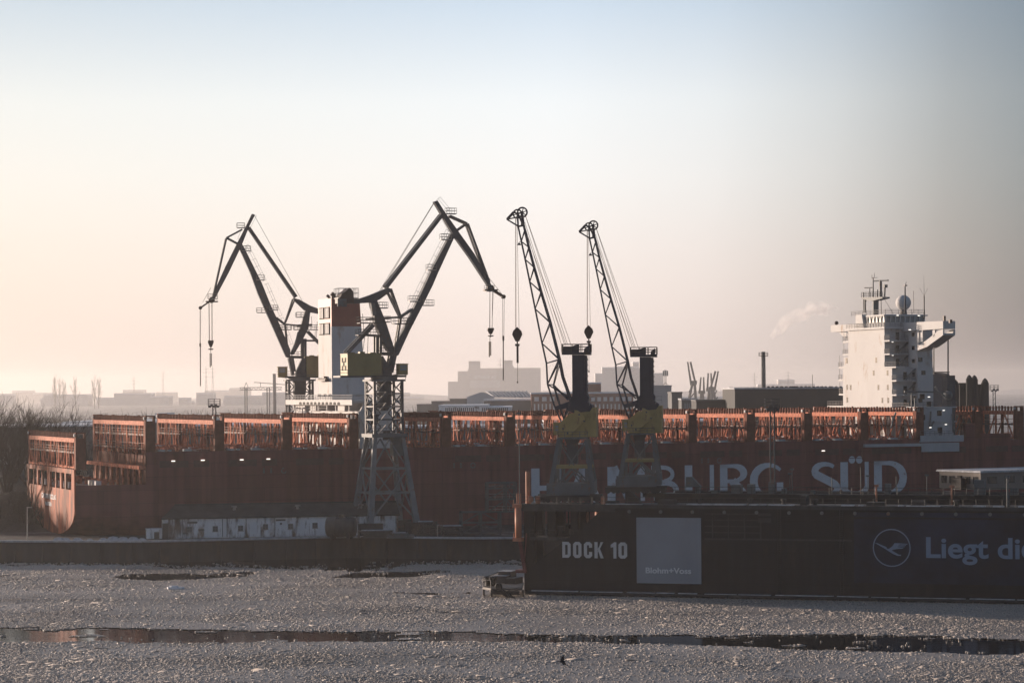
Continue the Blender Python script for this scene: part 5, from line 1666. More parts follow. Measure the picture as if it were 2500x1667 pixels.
def lattice_crane(label, group):
    root = thing('lattice_boom_crane', label, 'crane', FC, group)
    # boom: one front chord, two rear chords, zig-zag bracing
    front = [c6(*p) for p in ((232, 190), (260, 320), (293, 475), (333, 670), (380, 905), (440, 1205), (478, 1378))] + [c1(345, 385), c1(400, 560), c1(460, 700)]
    rear = [c6(*p) for p in ((280, 175), (325, 370), (372, 545), (433, 760), (512, 1025), (592, 1345))] + [c1(478, 320), c1(520, 440), c1(552, 540)]
    wid = lambda i, n: .35 + 1.15 * min(1, i / (n - 3))
    mb = MB()
    for a, b in zip(front, front[1:]): mb.beam(v3(a, 0), v3(b, 0), .26)
    nR = len(rear)
    for i, (a, b) in enumerate(zip(rear, rear[1:])):
        for s_ in (-1, 1): mb.beam(v3(a, s_ * wid(i, nR)), v3(b, s_ * wid(i + 1, nR)), .28)
    for i in range(1, 6):
        for s_ in (-1, 1):
            mb.beam(v3(front[i], 0), v3(rear[i], s_ * wid(i, nR)), .15)
            mb.beam(v3(rear[i], s_ * wid(i, nR)), v3(front[i + 1] if i < 5 else front[6], 0), .11 if i < 5 else .15)
        mb.beam(v3(rear[i], -wid(i, nR)), v3(rear[i], wid(i, nR)), .12)
        if i < 5: mb.beam(v3(rear[i], -wid(i, nR)), v3(rear[i + 1], wid(i + 1, nR)), .09)
    for s_ in (-1, 1): mb.beam(v3(c6(285, 235), s_ * .4), v3(front[1], 0), .12)
    n1, n2 = c1(345, 385), c1(398, 390)
    fr2 = c1(490, 690)
    lo = rear[5]
    for s_ in (-1, 1):
        mb.beam(v3(lo, s_ * 1.4), v3(n1, 0), .16); mb.beam(v3(c1(450, 185), s_ * 1.4), v3(n2, s_ * .6), .14)
        mb.beam(v3(n1, 0), v3(c1(545, 505), s_ * 1.4), .17); mb.beam(v3(n2, s_ * .6), v3(c1(525, 520), s_ * 1.2), .15)
        mb.beam(v3(n2, s_ * .6), v3(fr2, s_ * .8), .20); mb.beam(v3(n1, 0), v3(n2, s_ * .6), .15); mb.beam(v3(c1(490, 680), s_ * .8), v3(c1(535, 560), s_ * 1.3), .14)
    boom = obj('lattice_boom', mb, M_BLUE, root)
    # head frame and sheaves
    mb = MB()
    s1, s2 = c6(268, 66), c6(225, 80)
    tip, pk = c6(135, 128), c6(192, 66)
    for y in (-.3, .3):
        mb.beam(v3(tip, y), v3(pk, y), .32); mb.beam(v3(pk, y), v3(s2, y), .22); mb.beam(v3(tip, y), v3(c6(238, 190), y), .24); mb.beam(v3(tip, y), v3(c6(225, 108), y), .14); mb.beam(v3(s2, y), v3(s1, y), .2)
        mb.beam(v3(s1, y), v3(c6(282, 175), y), .22); mb.beam(v3(s1, y), v3(c6(262, 185), y), .2); mb.beam(v3(s2, y), v3(c6(232, 190), y), .22); mb.beam(v3(c6(238, 95), y), v3(c6(290, 210), y), .26); mb.beam(v3(c6(228, 190), y), v3(c6(285, 178), y), .24)
    hd = obj('boom_head', mb, M_BLUE, boom)
    for s, r_ in ((s1, .88), (s2, .78)):
        mb = MB(); stroke(mb, arc(s[0], s[1], r_ * .86, r_ * .86, 0, 345, 23), r_ * .28, -.16, .16, True); mb.disc(s, r_ * .25, -.4, .4, 12); [mb.beam((s[0] - r_ * .8 * math.cos(k), 0, s[1] - r_ * .8 * math.sin(k)), (s[0] + r_ * .8 * math.cos(k), 0, s[1] + r_ * .8 * math.sin(k)), .14) for k in (.3, 1.35, 2.4)]; obj('sheave', mb, M_GREY, boom)
    mb = MB(); a = c6(240, 335); mb.lathe((a[0], 0, a[1] - .3), [(.38, 0), (.1, .4)], 10); mb.beam(v3(c6(240, 325), 0), v3(c6(260, 318), 0), .08)
    obj('boom_lamp', mb, M_GREY, boom)
    # tower column with its railed head
    x0, zb_ = c1(566, 560); x1, _ = c1(692, 560); _, zt_ = c1(600, 130)
    mb = MB(); mb.box(x0, x1 - .35, -1.15, 1.15, zb_ - 1, zt_); mb.box(x1 - .34, x1, -1.0, 1.0, zb_, zt_ - .1)
    mb.prism([c1(*p) for p in ((545, 515), (570, 480), (690, 470), (710, 500), (700, 540), (742, 568), (742, 620), (560, 632), (520, 600), (530, 560))], -1.25, 1.25)
    col = obj('tower_column', mb, M_BLUE, root)
    mb = MB(); h0, z0 = c1(474, 134); h1, z1_ = c1(722, 105)
    mb.box(h0, x1 + .3, -1.4, 1.4, z0 + .1, z1_); mb.prism([c1(*p) for p in ((675, 130), (722, 130), (722, 100), (672, 100))], -1.4, 1.4)
    mb.prism([c1(*p) for p in ((478, 110), (482, 70), (495, 55), (560, 56), (590, 44), (618, 40), (618, 110))], -1.0, 1.0)
    mb.prism([c1(*p) for p in ((662, 110), (668, 72), (690, 62), (700, 45), (710, 62), (700, 110))], -.7, .7)
    head = obj('tower_head', mb, M_BLUE, col)
    mb = MB(); zr = z1_
    hh = c1(600, 37)[1] - zr
    mb.rail([(h0, -1.35, zr), (h1, -1.35, zr), (h1, 1.35, zr), (h0, 1.35, zr), (h0, -1.35, zr)], hh, .055, 1.35, 3)
    obj('head_rail', mb, M_RAILD, head)
    mb = MB(); a0, za = c1(645, 480); a1, zc_ = c1(700, 560)
    mb.rail([(c1(715, 560)[0], -1.3, c1(715, 568)[1]), (c1(772, 560)[0], -1.3, c1(715, 568)[1])], 1.3, .045, 1.0, 2)
    for i in range(8): z = zb_ + (zt_ - zb_) * (i + 1) / 9; mb.box(x1 - .02, x1 + .12, -.5, .5, z, z + .3)
    obj('column_ladder', mb, M_RAIL, col)
    mb = MB(); lv = [c1(*p) for p in ((412, 578), (545, 530), (575, 560), (560, 585), (420, 608))]; mb.prism(lv, -1.2, 1.2)
    for y in (-1.0, 1.0): mb.beam(v3(c1(500, 650), y), v3(c1(528, 590), y), .25)
    obj('boom_seat', mb, M_BLUE, root)
    # machine house with slanting counterweight plate and cab
    mb = MB(); mb.prism([c1(*p) for p in ((455, 835), (455, 722), (545, 640), (720, 620), (742, 588), (776, 582), (776, 835))], -2.0, 2.2)
    mb.box(c1(455, 835)[0], c1(776, 835)[0], -2.1, 2.3, c1(500, 842)[1], c1(500, 832)[1])
    hs = obj('machine_house', mb, M_YELLOW, root)
    mb = MB(); mb.prism([c1(*p) for p in ((590, 608), (612, 610), (668, 645), (686, 690), (680, 708), (560, 815), (530, 838), (470, 835), (455, 800), (458, 768), (590, 640))], -2.55, -2.05)
    cwp = obj('counterweight_plate', mb, M_YELLOW, hs)
    mb = MB()
    for p in ((620, 648), (662, 704), (520, 810), (480, 770)): mb.disc(c1(*p, -2.5), .16, -2.62, -2.5, 10)
    objs('plate_bolt', mb, M_GREY, cwp)
    mb = MB(); a, z0 = c1(405, 825); b, zz = c1(453, 722); mb.box(a, b, -1.9, .2, z0, zz); mb.box(a - .1, b, -2.0, .3, zz, zz + .12)
    cab = obj('operator_cab', mb, M_OLIVE, root)
    mb = MB()
    for k in (.35, .62): mb.box(a + .3, b - .1, -1.95, -1.86, z0 + (zz - z0) * k, z0 + (zz - z0) * (k + .2)); mb.box(a - .05, a + .04, -1.7, 0, z0 + (zz - z0) * k, z0 + (zz - z0) * (k + .2))
    objs('cab_window', mb, M_PANE, cab)
    # portal: ring, shaft, legs, cross beam, sill box and bogies
    r0, zr0 = c1(440, 860); r1, zr1 = c1(702, 843); zr0, zr1 = min(zr0, zr1), max(zr0, zr1)
    mb = MB(); mb.box(r0, r1, -2.6, 2.6, zr0, zr1); mb.rail([(r0, -2.6, zr1), (r1, -2.6, zr1)], .9, .04, 1.2, 2)
    obj('slewing_ring', mb, M_GREYL, root)
    s0, zs_ = c1(512, 1072); s1_, _ = c1(612, 1072); mb = MB(); xc = (s0 + s1_) / 2
    hw = (s1_ - s0) / 2
    mb.add([(xc + a_ * hw * k_, b_ * hw * k_, z_) for z_, k_ in ((zs_, .95), (zs_ + 3, .9), (zr0, 1.25)) for a_, b_ in ((-1, -1), (1, -1), (1, 1), (-1, 1))], [(3, 2, 1, 0), (8, 9, 10, 11)] + [(i + r_, (i + 1) % 4 + r_, (i + 1) % 4 + 4 + r_, i + 4 + r_) for r_ in (0, 4) for i in range(4)])
    obj('portal_shaft', mb, M_GREY, root)
    zb1, zb0 = c1(430, 1086)[1], c1(430, 1112)[1]
    mb = MB(); mb.box(c1(418, 1100)[0], c1(735, 1100)[0], -2.7, -2.1, zb0, zb1); mb.box(c1(418, 1100)[0], c1(735, 1100)[0], 2.1, 2.7, zb0, zb1)
    obj('cross_beam', mb, M_OLIVE, root)
    zsl = c1(400, 1240)[1]
    for sx, xt, xb in ((-1, 452, 392), (1, 690, 742)):
        for y in (-2.4, 2.4):
            mb = MB(); mb.beam(v3(c1(xt, 862), y), (c1(xb, 1240)[0], y * 1.15, zsl), .55, .55, w2=.75, h2=.75)
            obj('portal_leg', mb, M_GREYL, root)
    mb = MB()
    for y in (-2.5, 2.5):
        for p, q, w in (((440, 865), (590, 1090), .2), ((690, 865), (540, 1090), .2), ((430, 1112), (430, 1240), .3), ((478, 1112), (478, 1240), .3), ((690, 1112), (690, 1240), .35), ((560, 1112), (450, 1235), .22), ((560, 1112), (690, 1235), .26), ((505, 1235), (575, 1150), .2), ((640, 1235), (575, 1150), .2)):
            mb.beam(v3(c1(*p), y), v3(c1(*q), y), w)
    obj('portal_brace', mb, M_GREYL, root)
    mb = MB(); mb.box(c1(352, 1240)[0], c1(722, 1240)[0], -3.4, -2.4, c1(400, 1342)[1], zsl); mb.box(c1(352, 1240)[0], c1(722, 1240)[0], 2.4, 3.4, c1(400, 1342)[1], zsl)
    mb.box(c1(705, 1250)[0], c1(765, 1250)[0], -3.2, 3, c1(400, 1330)[1], c1(400, 1215)[1])
    sill = obj('sill_box', mb, M_GREYL, root)
    mb = MB()
    for i in range(6):
        a = c1(300 + i * 92, 1400)
        for y in (-3, 3):
            mb.box(a[0] - .95, a[0] + .95, y - .45, y + .45, .75, c1(400, 1345)[1]); mb.disc((a[0] - .5, .42), .40, y - .25, y + .25, 12); mb.disc((a[0] + .5, .42), .40, y - .25, y + .25, 12)
    mb.box(c1(250, 1400)[0], c1(810, 1400)[0], -3.3, -2.7, c1(400, 1375)[1], c1(400, 1350)[1])
    obj('bogie', mb, M_RAILD, sill)
    mb = MB(); a, b = c1(690, 965), c1(706, 1065); mb.box(a[0], b[0] + .3, -2.9, -2.2, b[1], a[1]); a, b = c1(728, 1040), c1(740, 1200); mb.tube(v3(b, -2.6), v3(a, -2.6), .25)
    obj('switch_box', mb, M_GREYL, root)
    mb = MB()
    top_ = c6(286, 80)
    for k, (x, y) in enumerate(((612, 1215), (632, 1215), (650, 1215), (660, 1215), (690, 1215))):
        st = c6(*((290, 180), (287, 150), (300, 240), (292, 90), (292, 80))[k])
        mb.tube(v3(st, (-.5, .5, -.2, .3, -.3)[k]), v3(c6(x, y), (-.8, .8, -.4, .4, 0)[k]), .035, n=4)
    obj('luffing_rope', mb, M_ROPE, boom)
    return root


def hoist(root, hy, low):
    """hoist ropes and hook block, let down to photo row hy of the zoomed crop"""
    mb = MB()
    for a, b, y in (((209, 112), (209, hy - 30), -.2), ((222, 188), (239, hy - 25), .2), ((212, 112), (213, hy - 30), .2)):
        mb.tube(v3(c6(*a), y), v3(c6(*b), y), .035, n=4)
    obj('hoist_rope', mb, M_ROPE, root)
    mb = MB(); a = c6(224, hy); w, h = .80, 1.15
    mb.prism([(a[0], a[1] + h), (a[0] + w * .8, a[1] + h * .45), (a[0] + w, a[1] - .05), (a[0] + w * .35, a[1] - h), (a[0] - w * .35, a[1] - h), (a[0] - w, a[1] - .05), (a[0] - w * .8, a[1] + h * .45)], -.3, .3)
    mb.tube((a[0], 0, a[1] - h), (a[0], 0, a[1] - h - 1.6), .12); mb.box(a[0] - .35, a[0] + .35, -.2, .2, a[1] - h - .75, a[1] - h - .4)
    hk = obj('hook_block', mb, M_HOOK, root)
    mb = MB(); p, q = c6(226, hy + 85), c6(226, hy + 85 + low); mb.box(p[0] - .16, p[0] + .16, -.12, .12, q[1], p[1]); r_ = c6(226, hy + 85 + low + 160); mb.tube((q[0], 0, q[1]), (q[0], 0, r_[1]), .04, n=4); mb.box(r_[0] - .1, r_[0] + .1, -.1, .1, r_[1] - .3, r_[1])
    obj('lifting_sling', mb, M_HOOK, hk)


crC = lattice_crane('near lattice boom crane with yellow machine house on the dock wall lettered DOCK 10', 'lattice boom dock cranes')
# the second one stands on the far wing wall: same crane, one wall further away
g_ = at_depth(1569.5, 1192, 10)
k_ = None
best = min(((abs((DOCK.o + DOCK.a * x + DOCK.b * (FW + 1.8)).x / (DOCK.o + DOCK.a * x + DOCK.b * (FW + 1.8)).y - ray(1566.5, 1192).x), x) for x in np.arange(-10, 60, .05)))
pD = DOCK.o + DOCK.a * best[1] + DOCK.b * (FW + 1.8)
crD = copy_tree(crC)
crD.location = (pD.x, pD.y, DTOP)
tag(crD, 'farther lattice boom crane with yellow machine house, in front of the hull letters', 'crane', 'lattice boom dock cranes')
hoist(crC, 1125, 165); hoist(crD, 1068, 120)

# ================================================================== QUAY SIDE
p1_, p2_ = on_ground(405, 1314.5, LANDZ), on_ground(844, 1306.5, LANDZ)
SHEDF = Frame(p1_.x, p1_.y, LANDZ, math.atan2(p2_.y - p1_.y, p2_.x - p1_.x))
zs2 = lambda x, y: (350 + x / 3.646, 950 + y / 3.646)
zs5 = lambda x, y: (640 + x / 3.267, 850 + y / 3.267)
S2 = lambda x, y, yl=0.0: SHEDF.on_y(*zs2(x, y), yl)
S5 = lambda x, y, yl=0.0: SHEDF.on_y(*zs5(x, y), yl)
shed = thing('quay_shed', 'long low shed of peeling white wall with small windows on the quay', 'shed', SHEDF)
x0, x1 = S2(175, 1240)[0], S5(1085, 1340)[0]
ze_ = S2(900, 1143)[1]
mb = MB(); mb.box(x0, x1, 0, 5.0, 0, ze_); obj('wall', mb, M_SHED, shed)
mb = MB()
mb.add([(x0 - .3, -.35, ze_ - .05), (x1 + .3, -.35, ze_ - .05), (x1 + .3, 5.2, ze_ + 2.3), (x0 + 2.5, 5.2, ze_ + 2.3), (x0 - .3, -.35, ze_ + .15), (x1 + .3, -.35, ze_ + .15), (x1 + .3, 5.2, ze_ + 2.5), (x0 + 2.5, 5.2, ze_ + 2.5)],
       [(3, 2, 1, 0), (4, 5, 6, 7), (0, 1, 5, 4), (1, 2, 6, 5), (2, 3, 7, 6), (3, 0, 4, 7)])
mb.box(x0 + 2.5, x1 + .3, 5.0, 5.4, ze_ - 1, ze_ + 2.65)
roof = obj('roof', mb, M_SHEDROOF, shed)
mb = MB()
for i in range(3): a = x0 + 14 + i * 12.5; mb.lathe((a, 2.8, ze_ + 1.2), [(.3, 0), (.3, .7), (.55, .75), (.55, 1.0)], 10)
objs('roof_vent', mb, M_RAIL, roof)
for i, (x, y) in enumerate(((410, 1245), (640, 1240), (865, 1235), (1087, 1222), (1310, 1218), (1528, 1210))):
    a, z = S2(x, y); mb = MB(); mb.box(a - .5, a + .5, -.04, .1, z - .5, z + .5); wd = obj('window', mb, M_STEELM, shed)
    mb = MB(); mb.box(a - .03, a + .03, -.07, -.03, z - .5, z + .5); mb.box(a - .5, a + .5, -.07, -.03, z - .03, z + .03); mb.box(a - .6, a + .6, -.10, 0, z - .62, z - .5); obj('window_bar', mb, M_RAIL, wd)
mb = MB(); a, z = S2(196, 1270); mb.box(a - .6, a + .6, -.06, .05, 0, 3.0); obj('door', mb, M_TANK, shed)
mb = MB()
for x, y, w, h in ((435, 1185, 1.0, .18), (1222, 1163, .95, .16), (515, 1250, .6, .16), (375, 1280, .5, .14), (1225, 1195, .2, .2)):
    a, z = S2(x, y); mb.box(a - w, a + w, -.05, .02, z - h, z + h)
for x in (300, 350, 705, 745, 915, 1170): a, z = S2(x, 1250); mb.box(a - .06, a + .06, -.12, .02, .1, ze_ - .1)
objs('wall_fitting', mb, M_TANK, shed)
mb = MB(); x2, _ = S2(28, 1300); mb.box(x2, x0 - .15, .6, 4.0, 0, S2(90, 1250)[1]); mb.box(x2 - .1, x0 - .1, .5, 4.1, S2(90, 1250)[1], S2(90, 1250)[1] + .1)
obj('annex', mb, M_SHED, shed)
mb = MB(); a = S2(120, 1310)[0]; mb.box(a - .5, a + .5, .55, .65, 0, 1.3); obj('annex_door', mb, M_TANK, shed)

# steel drum tank and stored steel on the quay
tk = MB(); a = at_depth(*zs5(518, 1440), 481.5); b = at_depth(*zs5(745, 1440), 482.0)
TF = Frame(a.x, 482.0, LANDZ, math.atan2(-.8, b.x - a.x)); L_ = b.x - a.x; r_ = 1.9
prof = [(0.2, -.25), (1.2, -.2), (1.75, -.05), (r_, .25)]
tk.lathe((0, 0, 0), [(p[0], p[1]) for p in prof] + [(r_ + .0, L_ * .33), (r_ + .06, L_ * .34), (r_ + .06, L_ * .36), (r_, L_ * .37), (r_, L_ * .66), (r_ + .06, L_ * .67), (r_ + .06, L_ * .69), (r_, L_ * .7), (r_, L_ - .25), (1.75, L_ + .05), (1.2, L_ + .2), (.2, L_ + .25)], 24)
tk.v = [(p[2], -p[0] * 0 + p[1], p[0] + r_ + .35) for p in tk.v]
tank = thing('storage_tank', 'brown cylindrical tank lying on the quay before the white shed', 'tank', TF)
obj('tank_body', tk, M_TANK, tank, smooth=True)
mb = MB()
for x in (L_ * .2, L_ * .8): mb.box(x - .3, x + .3, -1.5, 1.5, .001, 1.1)
objs('saddle', mb, M_RAILD, tank)
mb = MB(); mb.lathe((L_ * .5, 0, 2 * r_ + .25), [(.45, 0), (.45, .45), (.6, .5), (.6, .6)], 12); obj('manhole', mb, M_TANK, tank)


def heap(name, label, cat, fr, L, W_, H, m, n, snow=True):
    t = thing(name, label, cat, fr); mb = MB(); sn = MB()
    for i in range(n):
        z = H * i / n; w = W_ * (1 - .25 * random.random()); l = L * (1 - .4 * random.random()); o = random.random() * L * .25
        mb.box(o, o + l, -w / 2, w / 2, z, z + H / n * .8)
        if i == n - 1: sn.box(o + .1, o + l * .9, -w / 2 + .05, w / 2 - .05, z + H / n * .8, z + H / n * .8 + .12)
    for i in range(4): mb.box(L * i / 4 + .2, L * i / 4 + .4, -W_ / 2, W_ / 2, 0, H * .97)
    obj('stacked_plates', mb, m, t)
    if snow: obj('snow_cover', sn, M_SNOWE, t)
    return t


def at_quay(sx, Y): p = at_depth(sx, 1300, Y); return Frame(p.x, p.y, LANDZ, R(random.uniform(-6, 6)))


heap('steel_stack', 'low stack of steel plates beside the tank, thinly snowed', 'steel stack', at_quay(872, 481), 6.5, 2.4, 1.6, M_TANK, 4)
heap('steel_stack', 'snow topped steel stack just past the crane portal', 'steel stack', at_quay(1018, 486), 4.6, 3, 3.0, M_RAILD, 6)
heap('steel_stack', 'snow topped steel stack next to the scaffold', 'steel stack', at_quay(1074, 484), 4.2, 3, 2.2, M_RAILD, 5)
heap('steel_stack', 'flat steel stack under the crane portal', 'steel stack', at_quay(940, 481), 5.4, 2.2, 1.1, M_GREYL, 3)

# scaffold stair and access landing against the hull
SCF = Frame(at_depth(1126, 1300, 489).x, 489, LANDZ, R(8))
zc_ = lambda x, y: (1000 + x / 6.534, 1130 + y / 6.534)
Q = lambda x, y, yl=0.0: SCF.on_y(*zc_(x, y), yl)
sc = thing('access_scaffold', 'grey two-storey access scaffold standing on the quay against the red hull', 'scaffold', SCF)


def cage(nm, xs_, zs_, d, m):
    mb = MB()
    for x in xs_:
        for y in (0, d): mb.beam((x, y, 0 if nm == 'lower_cage' else zs_[0]), (x, y, zs_[-1]), .34)
    for z in zs_:
        for y in (0, d): mb.beam((xs_[0], y, z), (xs_[-1], y, z), .26)
        for x in xs_: mb.beam((x, 0, z), (x, d, z), .2)
        mb.box(xs_[0], xs_[-1], 0, d, z - .05, z + .03)
    for za, zb in zip(zs_, zs_[1:]): mb.beam((xs_[0], 0, za), (xs_[1], 0, zb), .22); mb.beam((xs_[-1], 0, za), (xs_[-2], 0, zb), .22)
    return obj(nm, mb, m, sc)


zl_ = [Q(0, y)[1] for y in (1140, 970, 800)]
lo = cage('lower_cage', [Q(x, 900)[0] for x in (832, 1143, 1450)], zl_, 3.0, M_STEELM)
zu = [Q(0, y)[1] for y in (800, 600, 425, 335)]
up = cage('upper_cage', [Q(x, 500)[0] for x in (1245, 1540, 1700)], zu, 3.0, M_STEELM)
mb = MB()
for z in zu[:3]: mb.rail([(Q(1245, 0)[0], 0, z), (Q(1700, 0)[0], 0, z)], 1.1, .05, 1.2, 2)
obj('scaffold_rail', mb, M_RAIL, up)

# small things along the coping
for i, (sx, h) in enumerate(((67, 6.2), (1068, 2.2))):
    p = at_depth(sx, 1300, 486 if i == 0 else 484); fr = Frame(p.x, p.y, LANDZ)
    t = thing('lamp_post', ('thin grey lamp post on the bank below the ship stern', 'short pale post on the quay by the crane portal')[i], 'lamp post', fr)
    mb = MB(); mb.tube((0, 0, 0), (0, 0, h), .12, .08, 8); obj('post', mb, M_RAIL, t)
    mb = MB(); mb.box(-.1, .9, -.15, .15, h, h + .15); obj('lamp_head', mb, M_RAIL, t)
for i in range(9):
    sx = 130 + i * 27 + random.random() * 14; p = at_depth(sx, 1318, 481.0); fr = Frame(p.x, p.y, LANDZ, random.random())
    mb = MB(); r_ = .35 + .5 * random.random()
    mb.lathe((0, 0, 0), [(r_ * 1.3, 0), (r_, .3 * r_), (r_ * .6, .8 * r_), (.05, .95 * r_)], 7)
    o = obj('snow_heap', mb, M_SNOWE); o.location = fr.o; o.scale = (1.6, 1, 1)
    tag(o, 'small dirty snow heap on the quay edge below the ship stern', 'snow heap', 'snow heaps along the quay edge')

# office on the far dock wall
pO = on_ground(*z4(2060, 322), DTOP)
OFF = Frame(pO.x, pO.y, DTOP, R(30))
off = thing('dock_office', 'flat site office with snowy roof and windows, its end wall in warm sun', 'office', OFF)
zo = lambda x, y: OFF.on_x(*z4(x, y), 0.0)
w_ = zo(1780, 250)[0]; h_ = 3.0
mb = MB(); mb.box(0, 34, 0, w_, 0.01, h_); obj('wall', mb, M_CABIN, off)
mb = MB(); mb.box(-.4, 34.4, -.4, w_ + .4, h_, h_ + .2); mb.box(-.3, 34.3, -.3, w_ + .3, h_ + .2, h_ + .34); obj('roof', mb, M_SNOWE, off)
mb = MB()
for i in range(5):
    a = w_ * (.06 + i * .19); mb.box(-.06, .05, a, a + w_ * .12, 1.0, 2.3)
objs('end_window', mb, M_DARKGLASS, off)
mb = MB()
for i in range(8): mb.box(1.5 + i * 4, 3.6 + i * 4, -.06, .05, 1.1, 2.3)
objs('front_window', mb, M_DARKGLASS, off)
mb = MB(); mb.box(-.3, .01, w_ * .45, w_ * .53, 0, 2.4); mb.box(-1.6, -.5, w_ * .3, w_ * .55, .01, 2.0); objs('entrance', mb, M_SHADOWHOLE, off)

# ---- floodlight masts
def light_mast(sx, top, Y, base, label, w=4.2, heads=5):
    p = at_depth(sx, top, Y); fr = Frame(p.x, p.y, base)
    t = thing('floodlight_mast', label, 'floodlight mast', fr, 'floodlight masts'); H = p.z - base
    mb = MB()
    for dx in (-.35, .35): mb.beam((dx, 0, 0), (dx, 0, H - 1.6), .22)
    for i in range(int(H / 1.6)): mb.beam((-.35, 0, i * 1.6), (.35, 0, i * 1.6 + 1.2), .08)
    obj('mast', mb, M_GREY, t)
    mb = MB(); mb.box(-w / 2, w / 2, -.8, .8, H - 1.75, H - 1.6); mb.rail([(-w / 2, -.8, H - 1.6), (w / 2, -.8, H - 1.6), (w / 2, .8, H - 1.6), (-w / 2, .8, H - 1.6), (-w / 2, -.8, H - 1.6)], 1.6, .06, 1.0, 3)
    pl_ = obj('lamp_platform', mb, M_GREY, t)
    for i in range(heads):
        x = -w / 2 + .4 + (w - .8) * i / (heads - 1); mb = MB(); mb.box(x - .3, x + .3, -1.25, -.85, H - 2.0 + .25 * (i % 2), H - 1.45 + .25 * (i % 2)); obj('floodlight', mb, M_GREY, pl_)
    return t


light_mast(523, 974, 585, LANDZ, 'dark floodlight mast behind the ship near its stern, railed top against the haze', 2.7)
pm_ = DOCK.o + DOCK.a * D4(648, 300, FW + 2)[0] + DOCK.b * (FW + 2)
light_mast(1885, 974, pm_.y, DTOP, 'tall dark floodlight mast in front of the hull letters', 2.4)
light_mast(2427, 940, 760, LANDZ, 'slim floodlight mast beside the dark silos', 2.4, 4)

# ================================================================== TREES
def grow(mb, p, d, L, r, depth, spread, up=.12, n=4):
    q = p + d * L
    mb.tube(p, q, r, r * .68, n)
    if depth == 0: return
    k = 3 if random.random() < .55 else 2
    if depth >= 4: k = 3
    for i in range(k):
        ax = Vector((random.gauss(0, 1), random.gauss(0, 1), random.gauss(0, .3)))
        nd = (d + ax.normalized() * spread * (.6 + .6 * random.random()) + Vector((0, 0, up))).normalized()
        st = p.lerp(q, .55 + .45 * random.random()) if i else q
        grow(mb, st, nd, L * (.66 + .16 * random.random()), r * (.62 if i == 0 else .50), depth - 1, spread, up, 4 if depth > 3 else 3)


def bare_tree(H, spread, depth, up, seed, narrow=False):
    random.seed(seed)
    tr, cr = MB(), MB()
    tr.tube((0, 0, -.3), (0, 0, H * .22), H * .017, H * .012, 8)
    b = Vector((0, 0, H * .22))
    for i in range(5 if not narrow else 9):
        st = Vector((0, 0, H * (.12 + .10 * random.random()))) if not narrow else Vector((0, 0, H * (.05 + .085 * i)))
        d = Vector((random.gauss(0, .5), random.gauss(0, .5), 1.3 if not narrow else 2.6)).normalized()
        grow(cr, st if i else b, d, H * (.24 if not narrow else .2), H * (.0125 if not narrow else .008), depth, spread, up, 4)
    if narrow: tr.tube((0, 0, H * .2), (0, 0, H * .9), H * .012, H * .003, 6)
    return tr.mesh('trunk', M_TRUNK), cr.mesh('crown', M_TRUNK)


VAR = [bare_tree(26, .50, 5, .16, 3), bare_tree(24, .55, 5, .12, 8), bare_tree(22, .45, 5, .2, 21)]
POP = [bare_tree(34, .22, 4, .35, 5, True), bare_tree(32, .26, 4, .35, 15, True)]


def plant(var, name, label, x, y, z, s, rot, group, sx=1.0):
    t = thing(name, label, 'tree', Frame(x, y, z, rot), group); t.scale = (s * sx, s * sx, s)
    for nm, me in zip(('trunk', 'crown'), var): obj(nm, me, None, t)
    return t


random.seed(4)
spots = [(-30, 548, 1.15), (18, 545, 1.18), (24, 566, 1.22), (88, 556, 1.1), (132, 552, 1.12), (168, 575, .92), (112, 600, .95), (205, 590, .80), (-62, 530, 1.0), (-95, 545, 1.05), (-130, 535, .95), (135, 620, .9), (-5, 600, .95), (232, 615, .72), (-45, 585, 1.0), (60, 610, 1.0)]
for i, (sx, Y, s) in enumerate(spots):
    p = at_depth(sx, 1300, Y)
    plant(VAR[i % 3], 'bare_tree', ('leafless tree on the dim bank between picture edge and ship stern' if sx < 100 else 'leafless tree rising behind the lashing bridges at the ship stern'), p.x, p.y, LANDZ, s, random.random() * 6, 'bare trees on the bank')
sb = MB()
random.seed(12)
for i in range(520):
    sx = -330 + random.random() * 500; Y = 520 + random.random() * 95
    p = at_depth(sx, 1300, Y); h = 4 + 6.5 * random.random()
    for k in range(9):
        d = Vector((random.gauss(0, .34), random.gauss(0, .34), 1)).normalized()
        q = p + d * h * (.6 + .4 * random.random()); q.z = LANDZ + d.z * h * (.6 + .4 * random.random())
        sb.tube((p.x, p.y, LANDZ - .1), q, .09, .02, 3)
        for m in range(3):
            e_ = Vector((random.gauss(0, .5), random.gauss(0, .5), .8)).normalized() * h * .25
            b_ = Vector((p.x, p.y, LANDZ)).lerp(q, .4 + .5 * random.random()); sb.tube(b_, b_ + e_, .05, .02, 3)
und = obj('undergrowth', sb, M_SCRUB); und['kind'] = 'stuff'
bk = MB()
nx_, ny_ = 40, 10
vv = []
for j in range(ny_):
    for i in range(nx_):
        X = -175 + i * 2.9; Y = 512 + j * 13
        up_ = min(1, max(0, (-94 - X + (Y - 512) * .12) / 14)) * min(1, j / 2.0)
        vv.append((X, Y, LANDZ + .02 + up_ * (5.0 + 1.4 * math.sin(X * .3 + j) + j * .5)))
bk.add(vv, [(j * nx_ + i, j * nx_ + i + 1, (j + 1) * nx_ + i + 1, (j + 1) * nx_ + i) for j in range(ny_ - 1) for i in range(nx_ - 1)])
structure(obj('terrain_bank', bk, M_SCRUB))

